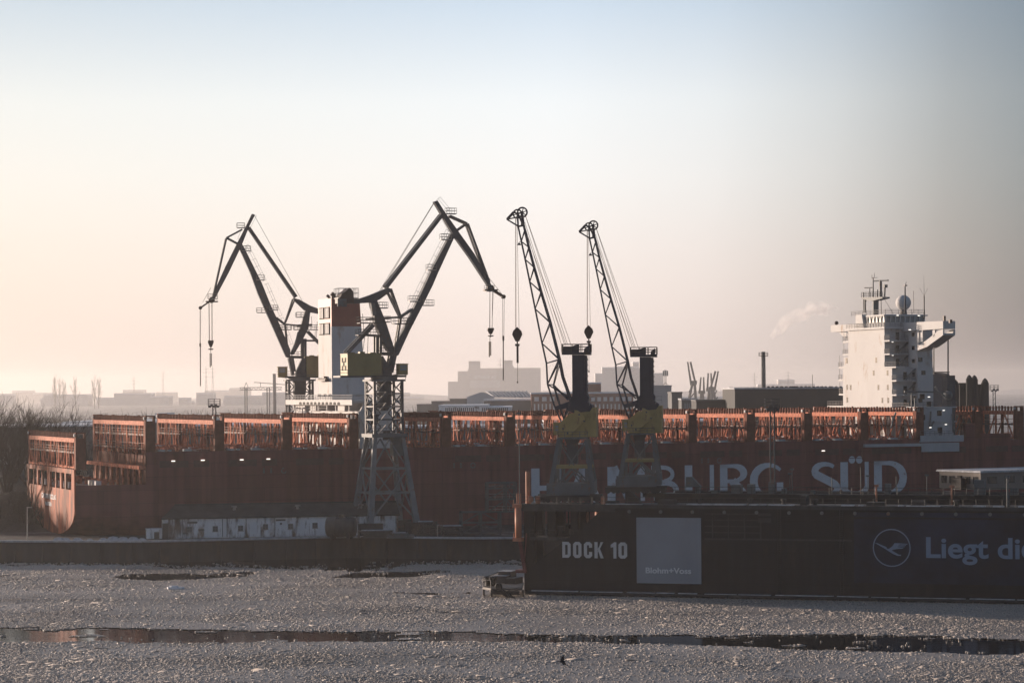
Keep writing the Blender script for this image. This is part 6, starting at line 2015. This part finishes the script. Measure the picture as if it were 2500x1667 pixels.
for i, (sx, top, Y) in enumerate(((134, 934, 5300), (146, 936, 5340), (156, 942, 5320), (184, 933, 5200), (231, 937, 5050), (241, 937, 5080))):
    H = at_depth(sx, top, Y).z - 1; p = at_depth(sx, 980, Y)
    plant(POP[i % 2], 'poplar_tree', ('narrow poplar of the hazy trio, on the side of the bare trees', 'middle and densest poplar of the hazy trio above the pale block', 'shortest poplar of the hazy trio, on the side of the lone poplar', 'lone narrow poplar standing between the poplar trio and the poplar pair', 'poplar of the hazy pair, on the side of the lone poplar', 'poplar of the hazy pair, on the side of the wide hall')[i], p.x, p.y, LANDZ, H / 34, i * 1.3, 'poplars in the haze', .95)

# ================================================================== THE FAR SHORE AND THE PORT BEYOND
def block(nm, label, rects, Y, m, group=None, depth=40, base=None, cat='building', roof=M_SNOW, win=None, winm=None):
    """Building measured from the photo: rects = (x0, x1, y_top) photo px of each wing, standing at distance Y."""
    xa, xb = min(r_[0] for r_ in rects), max(r_[1] for r_ in rects)
    o = at_depth((xa + xb) / 2, 956, Y)
    t = thing(nm, label, cat, Frame(o.x, Y, LANDZ), group)
    mb, rm_ = MB(), MB(); wm3 = MB()
    for k, (x0, x1, yt) in enumerate(rects):
        a, b = at_depth(x0, yt, Y), at_depth(x1, yt, Y); h = (a.z + b.z) / 2 - LANDZ; dd = k * .35
        mb.box(a.x - o.x, b.x - o.x, dd, depth - dd, 0, h)
        rm_.box(a.x - o.x - .2, b.x - o.x + .2, dd - .2, depth - dd + .2, h, h + Y * .0006)
    if win:
        for (x0, x1, y0, y1, n, fr_) in win:
            a, b = at_depth(x0, y1, Y), at_depth(x1, y0, Y)
            for i in range(n):
                w = (b.x - a.x) / n; xx = a.x - o.x + i * w
                wm3.box(xx + w * (1 - fr_) / 2, xx + w * (1 + fr_) / 2, -.12, .3, a.z - LANDZ, b.z - LANDZ)
    obj('walls', mb, m, t)
    obj('roof', rm_, roof, t)
    if win: objs('window', wm3, winm or M_DARKGLASS, t)
    return t, o


# left: pale blocks dissolving in the haze
block('far_building', 'long pale block behind the poplars at the hazy shore', [(99, 106, 976), (106, 214, 966)], 6500, M_FARC2, depth=80)
block('far_building', 'wide pale hall past the poplars with a lower wing, in haze', [(278, 368, 963), (368, 412, 970), (236, 278, 974)], 6500, M_FARC2, depth=80)
block('far_building', 'small pale block alone in the gap between the wide halls', [(436, 460, 974), (460, 468, 983)], 6500, M_FARC2, depth=60)
block('far_building', 'pale tower block directly behind the floodlight mast near the stern', [(479, 520, 962)], 6400, M_FARC2, depth=60)
block('far_building', 'stepped pale hall behind the gantry and thin chimney', [(548, 640, 969), (640, 700, 961), (545, 552, 978)], 6200, M_FARC2, depth=60)
block('far_building', 'faint block at the very edge of the picture above the bare trees', [(-40, 28, 965)], 6500, M_FARC2, depth=60)
block('far_building', 'pale far hall between the funnel and the hazy chimney, lowest of its row', [(700, 760, 975), (720, 740, 966)], 8600, M_FARC, depth=60)
block('far_building', 'wide low pale hall past the portal crane, in front of the faint hills', [(930, 1035, 972), (960, 1000, 962)], 8800, M_FARC, depth=60)
block('far_building', 'faint pale slab above the wide hall behind the poplars', [(300, 352, 955), (380, 430, 961)], 10400, M_FARC, depth=60)
block('far_building', 'faint pale slab between small block and tower block near the stern', [(500, 560, 956), (560, 610, 950)], 10600, M_FARC, depth=60)
block('far_building', 'faint row of pale slabs behind the bare trees at the picture edge', [(30, 80, 957), (60, 130, 962)], 10600, M_FARC, depth=60)
block('far_building', 'faint pale hall behind the chimney of the black warehouse', [(1780, 1850, 948), (1850, 1990, 941), (1900, 1940, 930)], 9800, M_FARC, depth=60)
block('far_building', 'hazy grey hall behind the distant ship cranes', [(1640, 1790, 972)], 5200, M_FARC, depth=60)
# low snow-roofed sheds on the land behind the ship
block('warehouse', 'low snow-roofed warehouse showing between bare trees and ship', [(-60, 215, 1042)], 780, M_STEELM, depth=60, cat='warehouse')
block('warehouse', 'grey warehouse behind the sternmost lashing bridges with a snowy roof', [(150, 470, 1032)], 860, M_STEELM, depth=80, cat='warehouse')
block('warehouse', 'darker grey warehouse behind the lashing bridges left of the funnel'.replace(' left of', ' astern of'), [(470, 690, 1040)], 820, M_STEELM, depth=60, cat='warehouse')
block('warehouse', 'small flat shed on the snowy field behind the stern', [(380, 398, 1012), (365, 395, 1018)], 1200, M_FARC, depth=40, cat='warehouse')
block('warehouse', 'low shed seen through the bridges forward of the big portal crane', [(960, 1330, 1044)], 760, M_STEELM, depth=50, cat='warehouse')
block('warehouse', 'long low shed behind the hull under the brick offices', [(1330, 1800, 1030)], 700, M_STEELM, depth=40, cat='warehouse')

# middle: grain silo building, sheds, brick offices
zm = lambda x, y: (1000 + x / 3.36, 850 + y / 3.36)
RX = lambda *r_: [(zm(a, 0)[0], zm(b, 0)[0], zm(0, c)[1]) for a, b, c in r_]
gt, go = block('grain_silo', 'great grey grain silo with two roof towers and a name on its front', RX((395, 480, 200), (480, 1075, 175), (485, 578, 118), (775, 845, 112), (845, 855, 160), (315, 396, 286)), 8200, M_FARC, depth=90, roof=M_FARC)
a, b = at_depth(*zm(524, 250), 8200), at_depth(*zm(708, 222), 8200)
me = text_mesh('GETREIDE AG', b.x - a.x, b.z - a.z, .02, .4, 'wall_lettering'); me.transform(Matrix.Translation((a.x - go.x, -.15, a.z - LANDZ))); me.materials.append(M_SNOW)
obj('wall_lettering', me, None, gt)
mb = MB(); a, b = at_depth(*zm(495, 325), 8200), at_depth(*zm(740, 262), 8200); mb.box(a.x - go.x, b.x - go.x, -.5, 0, a.z - LANDZ, b.z - LANDZ); obj('front_panel', mb, M_FARC2, gt)
block('silo_annex', 'pale stepped block behind the farther dock crane column', [(1453, 1470, 915), (1470, 1500, 900), (1500, 1560, 898), (1545, 1560, 887), (1560, 1596, 902), (1596, 1620, 914)], 6500, M_FARC2, depth=60)
# gabled shed
GS = at_depth(1215, 956, 1500)
gs = thing('gabled_shed', 'wide gabled shed with ribbed snow roof before the grain silo', 'shed', Frame(GS.x, 1500, LANDZ))
g = lambda x, y: (at_depth(*zm(x, y), 1500).x - GS.x, at_depth(*zm(x, y), 1500).z - LANDZ)
mb = MB(); mb.prism([(g(470, 440)[0], 0), (g(700, 440)[0], 0), g(700, 425), g(690, 395), g(610, 362), g(585, 360), g(470, 400)], 0, 4); mb.box(g(700, 400)[0], g(1000, 400)[0], 4.5, 60, 0, g(700, 425)[1]); obj('walls', mb, M_FARC2, gs)
mb = MB(); L0, R0 = g(690, 400), g(1000, 400); mb.add([(L0[0], 3, g(690, 400)[1]), (R0[0], 3, g(995, 405)[1]), (g(960, 358)[0], 50, g(960, 356)[1]), (g(620, 358)[0], 50, g(620, 356)[1])], [(0, 1, 2, 3)])
for i in range(12):
    t = i / 11; p = Vector((L0[0], 3, g(690, 400)[1] + .4)).lerp(Vector((R0[0], 3, g(995, 405)[1] + .4)), t); q = Vector((g(620, 358)[0], 50, g(620, 356)[1] + .4)).lerp(Vector((g(960, 358)[0], 50, g(960, 356)[1] + .4)), t); mb.beam(p, q, .7, .5)
obj('roof', mb, M_SNOWE, gs)
block('office_hall', 'low white hall with a row of narrow windows and snowy roof', RX((240, 640, 478), (600, 840, 492)), 1150, M_SHED, depth=90, roof=M_SNOW, win=[(*[zm(x, 0)[0] for x in (290, 530)], *[zm(0, y)[1] for y in (487, 522)], 15, .45), (*[zm(x, 0)[0] for x in (590, 810)], *[zm(0, y)[1] for y in (487, 520)], 14, .45)])
block('office_hall', 'long flat hall with snowy eave between white hall and gabled shed', RX((610, 1000, 430)), 1320, M_STEELM, depth=50, roof=M_SNOW)
block('dark_slope_shed', 'dim sloping shed roof dissolving in haze beside the white hall', RX((60, 180, 470), (180, 330, 445), (330, 470, 425)), 1700, M_STEELM, depth=40, roof=M_STEELM)
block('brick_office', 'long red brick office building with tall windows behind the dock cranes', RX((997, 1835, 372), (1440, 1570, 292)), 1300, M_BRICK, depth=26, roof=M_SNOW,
      win=[(*[zm(x, 0)[0] for x in (1010, 1200)], zm(0, 398)[1], zm(0, 435)[1], 3, .6), (*[zm(x, 0)[0] for x in (1010, 1200)], zm(0, 455)[1], zm(0, 512)[1], 6, .35), (*[zm(x, 0)[0] for x in (1480, 1830)], zm(0, 398)[1], zm(0, 435)[1], 7, .6), (*[zm(x, 0)[0] for x in (1480, 1830)], zm(0, 455)[1], zm(0, 512)[1], 11, .35)], winm=M_FARC2)  # pale panes carry the sky reflection in their colour
block('concrete_tower', 'plain grey concrete tower block carrying a telephone aerial', RX((1965, 2148, 316), ), 1050, M_FARC, depth=30, roof=M_FARC)
block('workshop', 'dark workshop next to the grey tower block', [(1640, 1665, 960)], 1000, M_STEELM, depth=25, cat='workshop', roof=M_STEELM)
block('workshop', 'low grey workshop with pale windows under the distant ship cranes', [(1664, 1703, 976)], 980, M_STEELM, depth=25, cat='workshop', roof=M_SNOWE, win=[(1670, 1686, 984, 998, 3, .7)], winm=M_PANE)
block('workshop', 'flat black workshop beside the long dark warehouse', [(1700, 1782, 979)], 900, M_STEELD, depth=25, cat='workshop', roof=M_STEELM)
mb = MB()
ant = at_depth(1625.5, 940, 1050); at_ = thing('phone_aerial', 'lattice telephone aerial with panel antennas on the grey tower block', 'aerial', Frame(ant.x, 1052, at_depth(1625, 943, 1050).z))
for dx in (-.25, .25): mb.beam((dx, 0, 0), (dx, 0, 7), .22)
mb.beam((-1.6, 0, 0), (0, 0, 1.6), .18); mb.beam((1.6, 0, 0), (0, 0, 1.6), .18); obj('mast', mb, M_GREYL, at_)
mb = MB()
for dx in (-.8, 0, .8): mb.box(dx - .3, dx + .3, -.4, .1, 4.4, 6.6)
objs('antenna_panel', mb, M_RAIL, at_)

# long dark warehouse, its chimney
zr_ = lambda x, y: (1600 + x / 4.704, 800 + y / 4.704)
wh, wo = block('dark_warehouse', 'long black-clad warehouse with a snowy roof edge beside the bridge house', [(zr_(912, 0)[0], zr_(2180, 0)[0], zr_(0, 702)[1])], 860, M_STEELD, depth=50, cat='warehouse', roof=M_SNOWE)
mb = MB()
for x in (1380, 1535, 1660, 1850, 1940, 2110):
    c = at_depth(*zr_(x, 676), 872)
    for k in range(4): mb.lathe((c.x - wo.x + (k - 1.5) * 1.5, 14, c.z - LANDZ - .8), [(.9, 0), (.8, .5), (.4, .9), (.05, 1.0)], 8)
c = at_depth(*zr_(1805, 690), 872); mb.tube((c.x - wo.x, 12, c.z - LANDZ - .5), (c.x - wo.x, 12, c.z - LANDZ + 4.6), .10, n=5)
objs('roof_ventilator', mb, M_STEELD, wh)
c = at_depth(*zr_(1245, 956), 1200)
ch = thing('factory_chimney', 'dark slim factory chimney with a railed gallery above the warehouse roof', 'chimney', Frame(c.x, 1200, LANDZ))
zt_ = at_depth(*zr_(1245, 275), 1200).z - LANDZ; zg = at_depth(*zr_(1245, 322), 1200).z - LANDZ
mb = MB(); mb.lathe((0, 0, 0), [(1.15, 0), (1.0, zg), (.95, zt_)], 16); obj('stack', mb, M_STEELM, ch)
mb = MB(); mb.lathe((0, 0, zg - .2), [(2.3, 0), (2.3, .3)], 16)
for k in range(10):
    t = k * math.pi / 5; mb.tube((2.25 * math.cos(t), 2.25 * math.sin(t), zg), (2.25 * math.cos(t), 2.25 * math.sin(t), zg + 1.6), .07, n=4); u = t + math.pi / 5
    for h in (.8, 1.6): mb.tube((2.25 * math.cos(t), 2.25 * math.sin(t), zg + h), (2.25 * math.cos(u), 2.25 * math.sin(u), zg + h), .06, n=4)
obj('gallery', mb, M_STEELD, ch)

# silos and dark hall on the far right
zq = lambda x, y: (2100 + x / 3.92, 850 + y / 3.92)
for i, (x0, x1, yt, lab) in enumerate(((888, 952, 300, 'lone shorter domed silo next to the sloped hall'), (1030, 1082, 255, 'tallest dark domed silo of the twin pair, on the side of the bridge house'), (1078, 1132, 258, 'tallest dark domed silo of the twin pair, on the side of the lamp mast'), (1174, 1238, 288, 'single domed silo beside the slim floodlight mast'))):
    a, b = at_depth(*zq(x0, yt), 720 + i), at_depth(*zq(x1, yt), 720 + i); r_ = (b.x - a.x) / 2; H = a.z - LANDZ
    s = thing('storage_silo', lab, 'silo', Frame((a.x + b.x) / 2, 722 + i, LANDZ), 'dark domed silos')
    mb = MB(); mb.lathe((0, 0, 0), [(r_, 0), (r_, H - r_ * 1.3)], 20)
    for k in range(20):
        t = 2 * math.pi * k / 20; mb.beam((r_ * math.cos(t), r_ * math.sin(t), 0), (r_ * math.cos(t), r_ * math.sin(t), H - r_ * 1.35), .3)
    obj('shell', mb, M_STEELD, s)
    mb = MB(); mb.lathe((0, 0, H - r_ * 1.3), [(r_ * 1.03, 0), (r_ * .98, r_ * .3), (r_ * .72, r_ * .8), (r_ * .35, r_ * 1.15), (r_ * .3, r_ * 1.3), (.05, r_ * 1.33)], 20); obj('dome', mb, M_STEELD, s)
block('silo_house', 'dark ribbed block filling the gap between the domed silos', [(zq(950, 0)[0], zq(1032, 0)[0], zq(0, 345)[1]), (zq(1130, 0)[0], zq(1176, 0)[0], zq(0, 358)[1])], 728, M_STEELD, depth=14, roof=M_STEELD)
HF = at_depth(*zq(780, 400), 700)
hl = thing('sloped_hall', 'dark grey hall with a slanting end wall just beyond the bridge house', 'hall', Frame(HF.x, 700, LANDZ))
g = lambda x, y: (at_depth(*zq(x, y), 700).x - HF.x, at_depth(*zq(x, y), 700).z - LANDZ)
mb = MB(); mb.prism([(g(640, 0)[0], 0), (g(885, 0)[0], 0), g(880, 350), g(852, 242), g(640, 236)], 0, 12); obj('walls', mb, M_STEELM, hl)
mb = MB(); mb.box(g(640, 0)[0], g(852, 0)[0], -.3, 12.3, g(700, 236)[1], g(700, 232)[1] + .2); obj('roof', mb, M_STEELD, hl)

# derrick cranes, gantry, pylons and thin chimney in the haze
def far_crane(sx0, sx1, base, top, Y, label, tilt):
    o = at_depth((sx0 + sx1) / 2, base, Y)
    t = thing('harbour_crane', label, 'crane', Frame(o.x, Y, LANDZ), 'hazy harbour cranes')
    w = Y / FPX; H = at_depth(0, top, Y).z - LANDZ - 7; W_ = (sx1 - sx0) * w
    mb = MB()
    for s_ in (-1, 1):
        mb.beam((s_ * W_ * .5, 0, 0), (W_ * .08 * s_ + tilt * W_ * .25, 0, H * .62), 2.4, 2)
        mb.beam((s_ * W_ * .5, 8, 0), (W_ * .08 * s_ + tilt * W_ * .25, 8, H * .62), 2.0, 2)
    for k in (.15, .3, .45): mb.beam((-W_ * .5 * (1 - k * 1.4), 0, H * k), (W_ * .5 * (1 - k * 1.4), 0, H * (k + .14)), 1.2)
    mb.box(-W_ * .35, W_ * .45, -2, 9, H * .05, H * .25); obj('portal', mb, M_STEELM, t)
    mb = MB()
    for s_ in (-1.2, 1.2): mb.beam((tilt * W_ * .25 + s_ * 2, 4, H * .58), (s_ * 1.2 - tilt * W_ * .15, 4, H), 2.2, 2, w2=1.4)
    mb.box(tilt * W_ * .25 - 3.5, tilt * W_ * .25 + 3.5, 2, 7, H * .6, H * .66); obj('jib', mb, M_STEELM, t)
    return t


far_crane(1673, 1702, 976, 880, 2600, 'tall derrick crane in the haze, taller of the group past the grey tower', .9)
far_crane(1708, 1722, 976, 918, 2650, 'small faint slewing crane between two taller ones in haze', -.3)
far_crane(1726, 1741, 976, 908, 2620, 'stout upright crane tower in the haze with a hammer head', -.1)
far_crane(1738, 1756, 976, 903, 2580, 'slanted jib crane of the hazy group, on the side of the black warehouse', -1.6)


def pylon(sx, top, Y, label, wbase=9.0):
    p = at_depth(sx, top, Y); H = p.z - LANDZ
    t = thing('power_pylon', label, 'pylon', Frame(p.x, Y, LANDZ), 'power pylons in the haze')
    mb = MB()
    for s_ in (-1, 1):
        mb.beam((s_ * wbase / 2, 0, 0), (0, 0, H), 1.1, 1.0, w2=.6)
        for k in range(8):
            a, b = k / 8, (k + 1) / 8; mb.beam((s_ * wbase / 2 * (1 - a), 0, H * a), (-s_ * wbase / 2 * (1 - b), 0, H * b), .5)
    obj('lattice', mb, M_STEELM, t)
    mb = MB()
    for h, w in ((.70, 9), (.82, 12), (.92, 8)): mb.beam((-w, 0, H * h), (w, 0, H * h), .7)
    obj('cross_arm', mb, M_STEELM, t)


for sx, top, Y, lab in ((398, 905, 9000, 'faint pylon over the wide pale hall'), (503, 893, 7800, 'slim mast of a pair behind the crane hook, nearer the stern'), (519, 893, 7800, 'slim mast of a pair behind the crane hook, nearer the funnel'), (1221, 872, 8800, 'faint lattice mast standing over the grain silo roof'), (1408, 880, 8600, 'faint pylon between the two dock cranes in haze'), (1842, 908, 8600, 'faint pylon past the chimney in haze'), (1924, 905, 8600, 'faint pylon nearer the bridge house in haze'), (327, 918, 9000, 'very faint low pylon over the gap in pale blocks')):
    pylon(sx, top, Y, lab)
gp_ = at_depth(640, 956, 2600)
gy_ = thing('gantry_crane', 'spidery storage gantry crane in the haze astern of the funnel', 'crane', Frame(gp_.x, 2600, LANDZ))
g = lambda x, y: (at_depth(x, y, 2600).x - gp_.x, at_depth(x, y, 2600).z - LANDZ)
mb = MB(); a, b = g(585, 946), g(688, 946); zt2 = g(0, 950)[1] + 3
for z in (a[1], a[1] - 2.6): mb.beam((a[0], 0, z), (b[0], 0, z), .6)
n = 18
for i in range(n): x = a[0] + (b[0] - a[0]) * i / n; x2 = a[0] + (b[0] - a[0]) * (i + 1) / n; mb.beam((x, 0, a[1] - 2.6 * (i % 2)), (x2, 0, a[1] - 2.6 * ((i + 1) % 2)), .4)
obj('bridge_girder', mb, M_STEELM, gy_)
for x in (598, 603, 652, 658):
    mb = MB(); q = g(x, 950); mb.beam((q[0], 0, 0), (q[0], 0, a[1]), 1.1); obj('leg', mb, M_STEELM, gy_)
mb = MB(); q = g(601, 933); mb.beam((q[0] - 2, 0, a[1]), (q[0], 0, q[1]), .5); mb.beam((q[0] + 2, 0, a[1]), (q[0], 0, q[1]), .5); q = g(636, 933); mb.beam((q[0], 0, a[1]), (q[0], 0, q[1]), .5); mb.beam((g(620, 934)[0], 0, q[1]), (g(700, 939)[0], 0, g(700, 939)[1]), .7); obj('top_mast', mb, M_STEELM, gy_)
c = at_depth(670, 956, 2400); hgt = at_depth(670, 914, 2400).z - LANDZ
ch = thing('factory_chimney', 'grey plain chimney in the haze just astern of the twin crane', 'chimney', Frame(c.x, 2400, LANDZ))
mb = MB(); mb.lathe((0, 0, 0), [(1.9, 0), (1.5, hgt)], 14); obj('stack', mb, M_STEELM, ch)
mb = MB(); mb.lathe((0, 0, hgt - .1), [(1.7, 0), (1.7, .8)], 14); obj('stack_rim', mb, M_STEELM, ch)
# far tree belt, one soft mass under the pale blocks
tb_ = MB(); random.seed(31)
for i in range(900):
    sx = random.choice((random.uniform(430, 700), random.uniform(-20, 700), random.uniform(1000, 1100))); Y = random.uniform(1500, 1900)
    p = at_depth(sx, 1000, Y); h = 8 + 12 * random.random()
    for k in range(7):
        d = Vector((random.gauss(0, .45), random.gauss(0, .45), 1)).normalized() * h * (.5 + .5 * random.random())
        tb_.tube((p.x, p.y, LANDZ), (p.x + d.x, p.y + d.y, LANDZ + d.z), .35, .08, 3)
o = obj('far_woods', tb_, M_TRUNK); o['kind'] = 'stuff'
# far low hills closing the plain
hb = MB(); nn = 80; pts = []
for i in range(nn): x = -3200 + 6400 * i / (nn - 1); pts.append((x, LANDZ + 14 + 8 * math.sin(x * .0021 + 1) + 9 * math.sin(x * .009)))
hb.add([(x, 10900, LANDZ) for x, z in pts] + [(x, 11200, z) for x, z in pts] + [(x, 11500, LANDZ) for x, z in pts], [(i + r_ * nn, i + 1 + r_ * nn, i + 1 + (r_ + 1) * nn, i + (r_ + 1) * nn) for r_ in (0, 1) for i in range(nn - 1)])
structure(obj('hills', hb, M_FARC))

# ---- gull over the ice, and a block of ice
gb = at_depth(1373, 1614, 205)
bd = thing('gull', 'dark gull banking low over the ice with one wing raised', 'bird', Frame(gb.x, gb.y, gb.z, R(15)))
prof = [(.001, -.30), (.035, -.26), (.05, -.20), (.085, -.08), (.09, .04), (.06, .18), (.025, .27), (.06, .36), (.05, .42), (.001, .43)]
mb = MB(); mb.lathe((0, 0, 0), prof, 10)
mb.v = [(-p[2], p[0], p[1] * .85) for p in mb.v]       # head towards -x
half = len(mb.v)
for s_, rise in ((1, 1.0), (-1, -.75)):
    st_w = [(0, .05, .0, .16), (.22, .16, .14 * rise, .17), (.45, .20, .33 * rise, .13), (.72, .42, .42 * rise, .02)]
    vs, fs = [], []
    for d_, sweep, z, c in st_w:
        vs += [(-.10 + sweep - c, s_ * d_ * .75, z + .02), (-.10 + sweep + c, s_ * d_ * .75, z), (-.10 + sweep, s_ * d_ * .75, z + .035)]
    for i in range(3): fs += [(i * 3, i * 3 + 3, i * 3 + 5, i * 3 + 2), (i * 3 + 2, i * 3 + 5, i * 3 + 4, i * 3 + 1), (i * 3, i * 3 + 1, i * 3 + 4, i * 3 + 3)]
    mb.add(vs, fs)
mb.add([(.24, -.05, 0), (.24, .05, 0), (.42, .09, .0), (.42, -.09, 0)], [(0, 1, 2, 3)])
obj('body', mb, M_BIRD, bd, smooth=True)
mb = MB(); mb.lathe((0, 0, 0), [(.018, 0), (.004, .07)], 6); mb.v = [(-.43 - p[2], p[0], p[1]) for p in mb.v]; obj('beak', mb, M_HOOK, bd)
ib = on_ground(428, 1436, .15)
mb = MB(); mb.prism([(-1.4, .1), (-1.1, -.6), (.2, -.8), (1.2, -.5), (1.5, .2), (.7, .7), (-.6, .6)], -.05, .28, 'z'); mb.prism([(-1.0, .0), (-.6, -.4), (.3, -.3), (.4, .3), (-.5, .4)], .26, .48, 'z')
o = obj('ice_block', mb, M_SNOW); o.location = ib; tag(o, 'largest white ice block, lying alone on the grey ice field', 'ice block')

# ---- smoke drifting behind the bridge house
def smoke_mat():
    m = bpy.data.materials.new('pale_smoke'); m.use_nodes = True
    N, L = m.node_tree.nodes, m.node_tree.links; N.clear()
    out = N.new('ShaderNodeOutputMaterial'); pv = N.new('ShaderNodeVolumePrincipled')
    pv.inputs['Color'].default_value = (.98, .95, .94, 1); pv.inputs['Anisotropy'].default_value = .35
    t = N.new('ShaderNodeTexCoord'); no = N.new('ShaderNodeTexNoise'); no.inputs['Scale'].default_value = .13; no.inputs['Detail'].default_value = 4; no.inputs['Roughness'].default_value = .6
    L.new(t.outputs['Object'], no.inputs['Vector'])
    sb_ = N.new('ShaderNodeMath'); sb_.operation = 'SUBTRACT'; sb_.inputs[1].default_value = .42; L.new(no.outputs['Fac'], sb_.inputs[0])
    mx_ = N.new('ShaderNodeMath'); mx_.operation = 'MAXIMUM'; mx_.inputs[1].default_value = 0; L.new(sb_.outputs[0], mx_.inputs[0])
    ml = N.new('ShaderNodeMath'); ml.operation = 'MULTIPLY'; ml.inputs[1].default_value = SMOKE_D; L.new(mx_.outputs[0], ml.inputs[0])
    L.new(ml.outputs[0], pv.inputs['Density']); L.new(pv.outputs[0], out.inputs['Volume'])
    return m


SMOKE_D = .6
sp_ = [at_depth(1850 + x / 10.226, 700 + y / 10.226, 1900) for x, y in ((270, 1330), (340, 1240), (440, 1130), (540, 1010), (680, 840), (820, 730), (980, 660), (1140, 590), (1290, 480), (1480, 470), (1750, 500), (2050, 540))]
sr_ = [.6, 2.0, 3.4, 4.4, 4.8, 5.0, 5.6, 6.0, 6.2, 6, 5, 1]
mb = MB(); nn = 14; vs = []
for i, (p, r_) in enumerate(zip(sp_, sr_)):
    t = (sp_[min(i + 1, 11)] - sp_[max(i - 1, 0)]).normalized(); b_ = Vector((0, 1, 0)); c_ = t.cross(b_).normalized()
    for k in range(nn):
        w = 2 * math.pi * k / nn; rr_ = r_ * (1 + .18 * math.sin(3 * w + i * 1.7))
        vs.append(p - Vector((0, 0, r_ * .35)) + (c_ * math.cos(w) + b_ * math.sin(w)) * rr_)
mb.add([v - sp_[5] for v in vs], [tuple(range(nn - 1, -1, -1))] + [(i * nn + k, i * nn + (k + 1) % nn, (i + 1) * nn + (k + 1) % nn, (i + 1) * nn + k) for i in range(11) for k in range(nn)] + [tuple(range(11 * nn, 12 * nn))])
me = mb.mesh('smoke_plume', smoke_mat())
import bmesh
bm2 = bmesh.new(); bm2.from_mesh(me); bmesh.ops.recalc_face_normals(bm2, faces=bm2.faces[:]); bm2.to_mesh(me); bm2.free()
o = bpy.data.objects.new('smoke', me); COL.objects.link(o); o.location = sp_[5]; o['kind'] = 'stuff'

# ---- the cold haze lying over the port
HAZE_TOP = 116.0
HAZE_D = 0.000085
hz = MB(); hz.box(-7000, 7000, -300, 12000, -6, HAZE_TOP)
hm_ = bpy.data.materials.new('pale_haze'); hm_.use_nodes = True
N, L = hm_.node_tree.nodes, hm_.node_tree.links; N.clear()
out = N.new('ShaderNodeOutputMaterial'); pv = N.new('ShaderNodeVolumePrincipled')
pv.inputs['Color'].default_value = (.96, .92, .90, 1); pv.inputs['Density'].default_value = HAZE_D; pv.inputs['Anisotropy'].default_value = .55
L.new(pv.outputs[0], out.inputs['Volume'])
o = obj('haze', hz, hm_); o['kind'] = 'stuff'
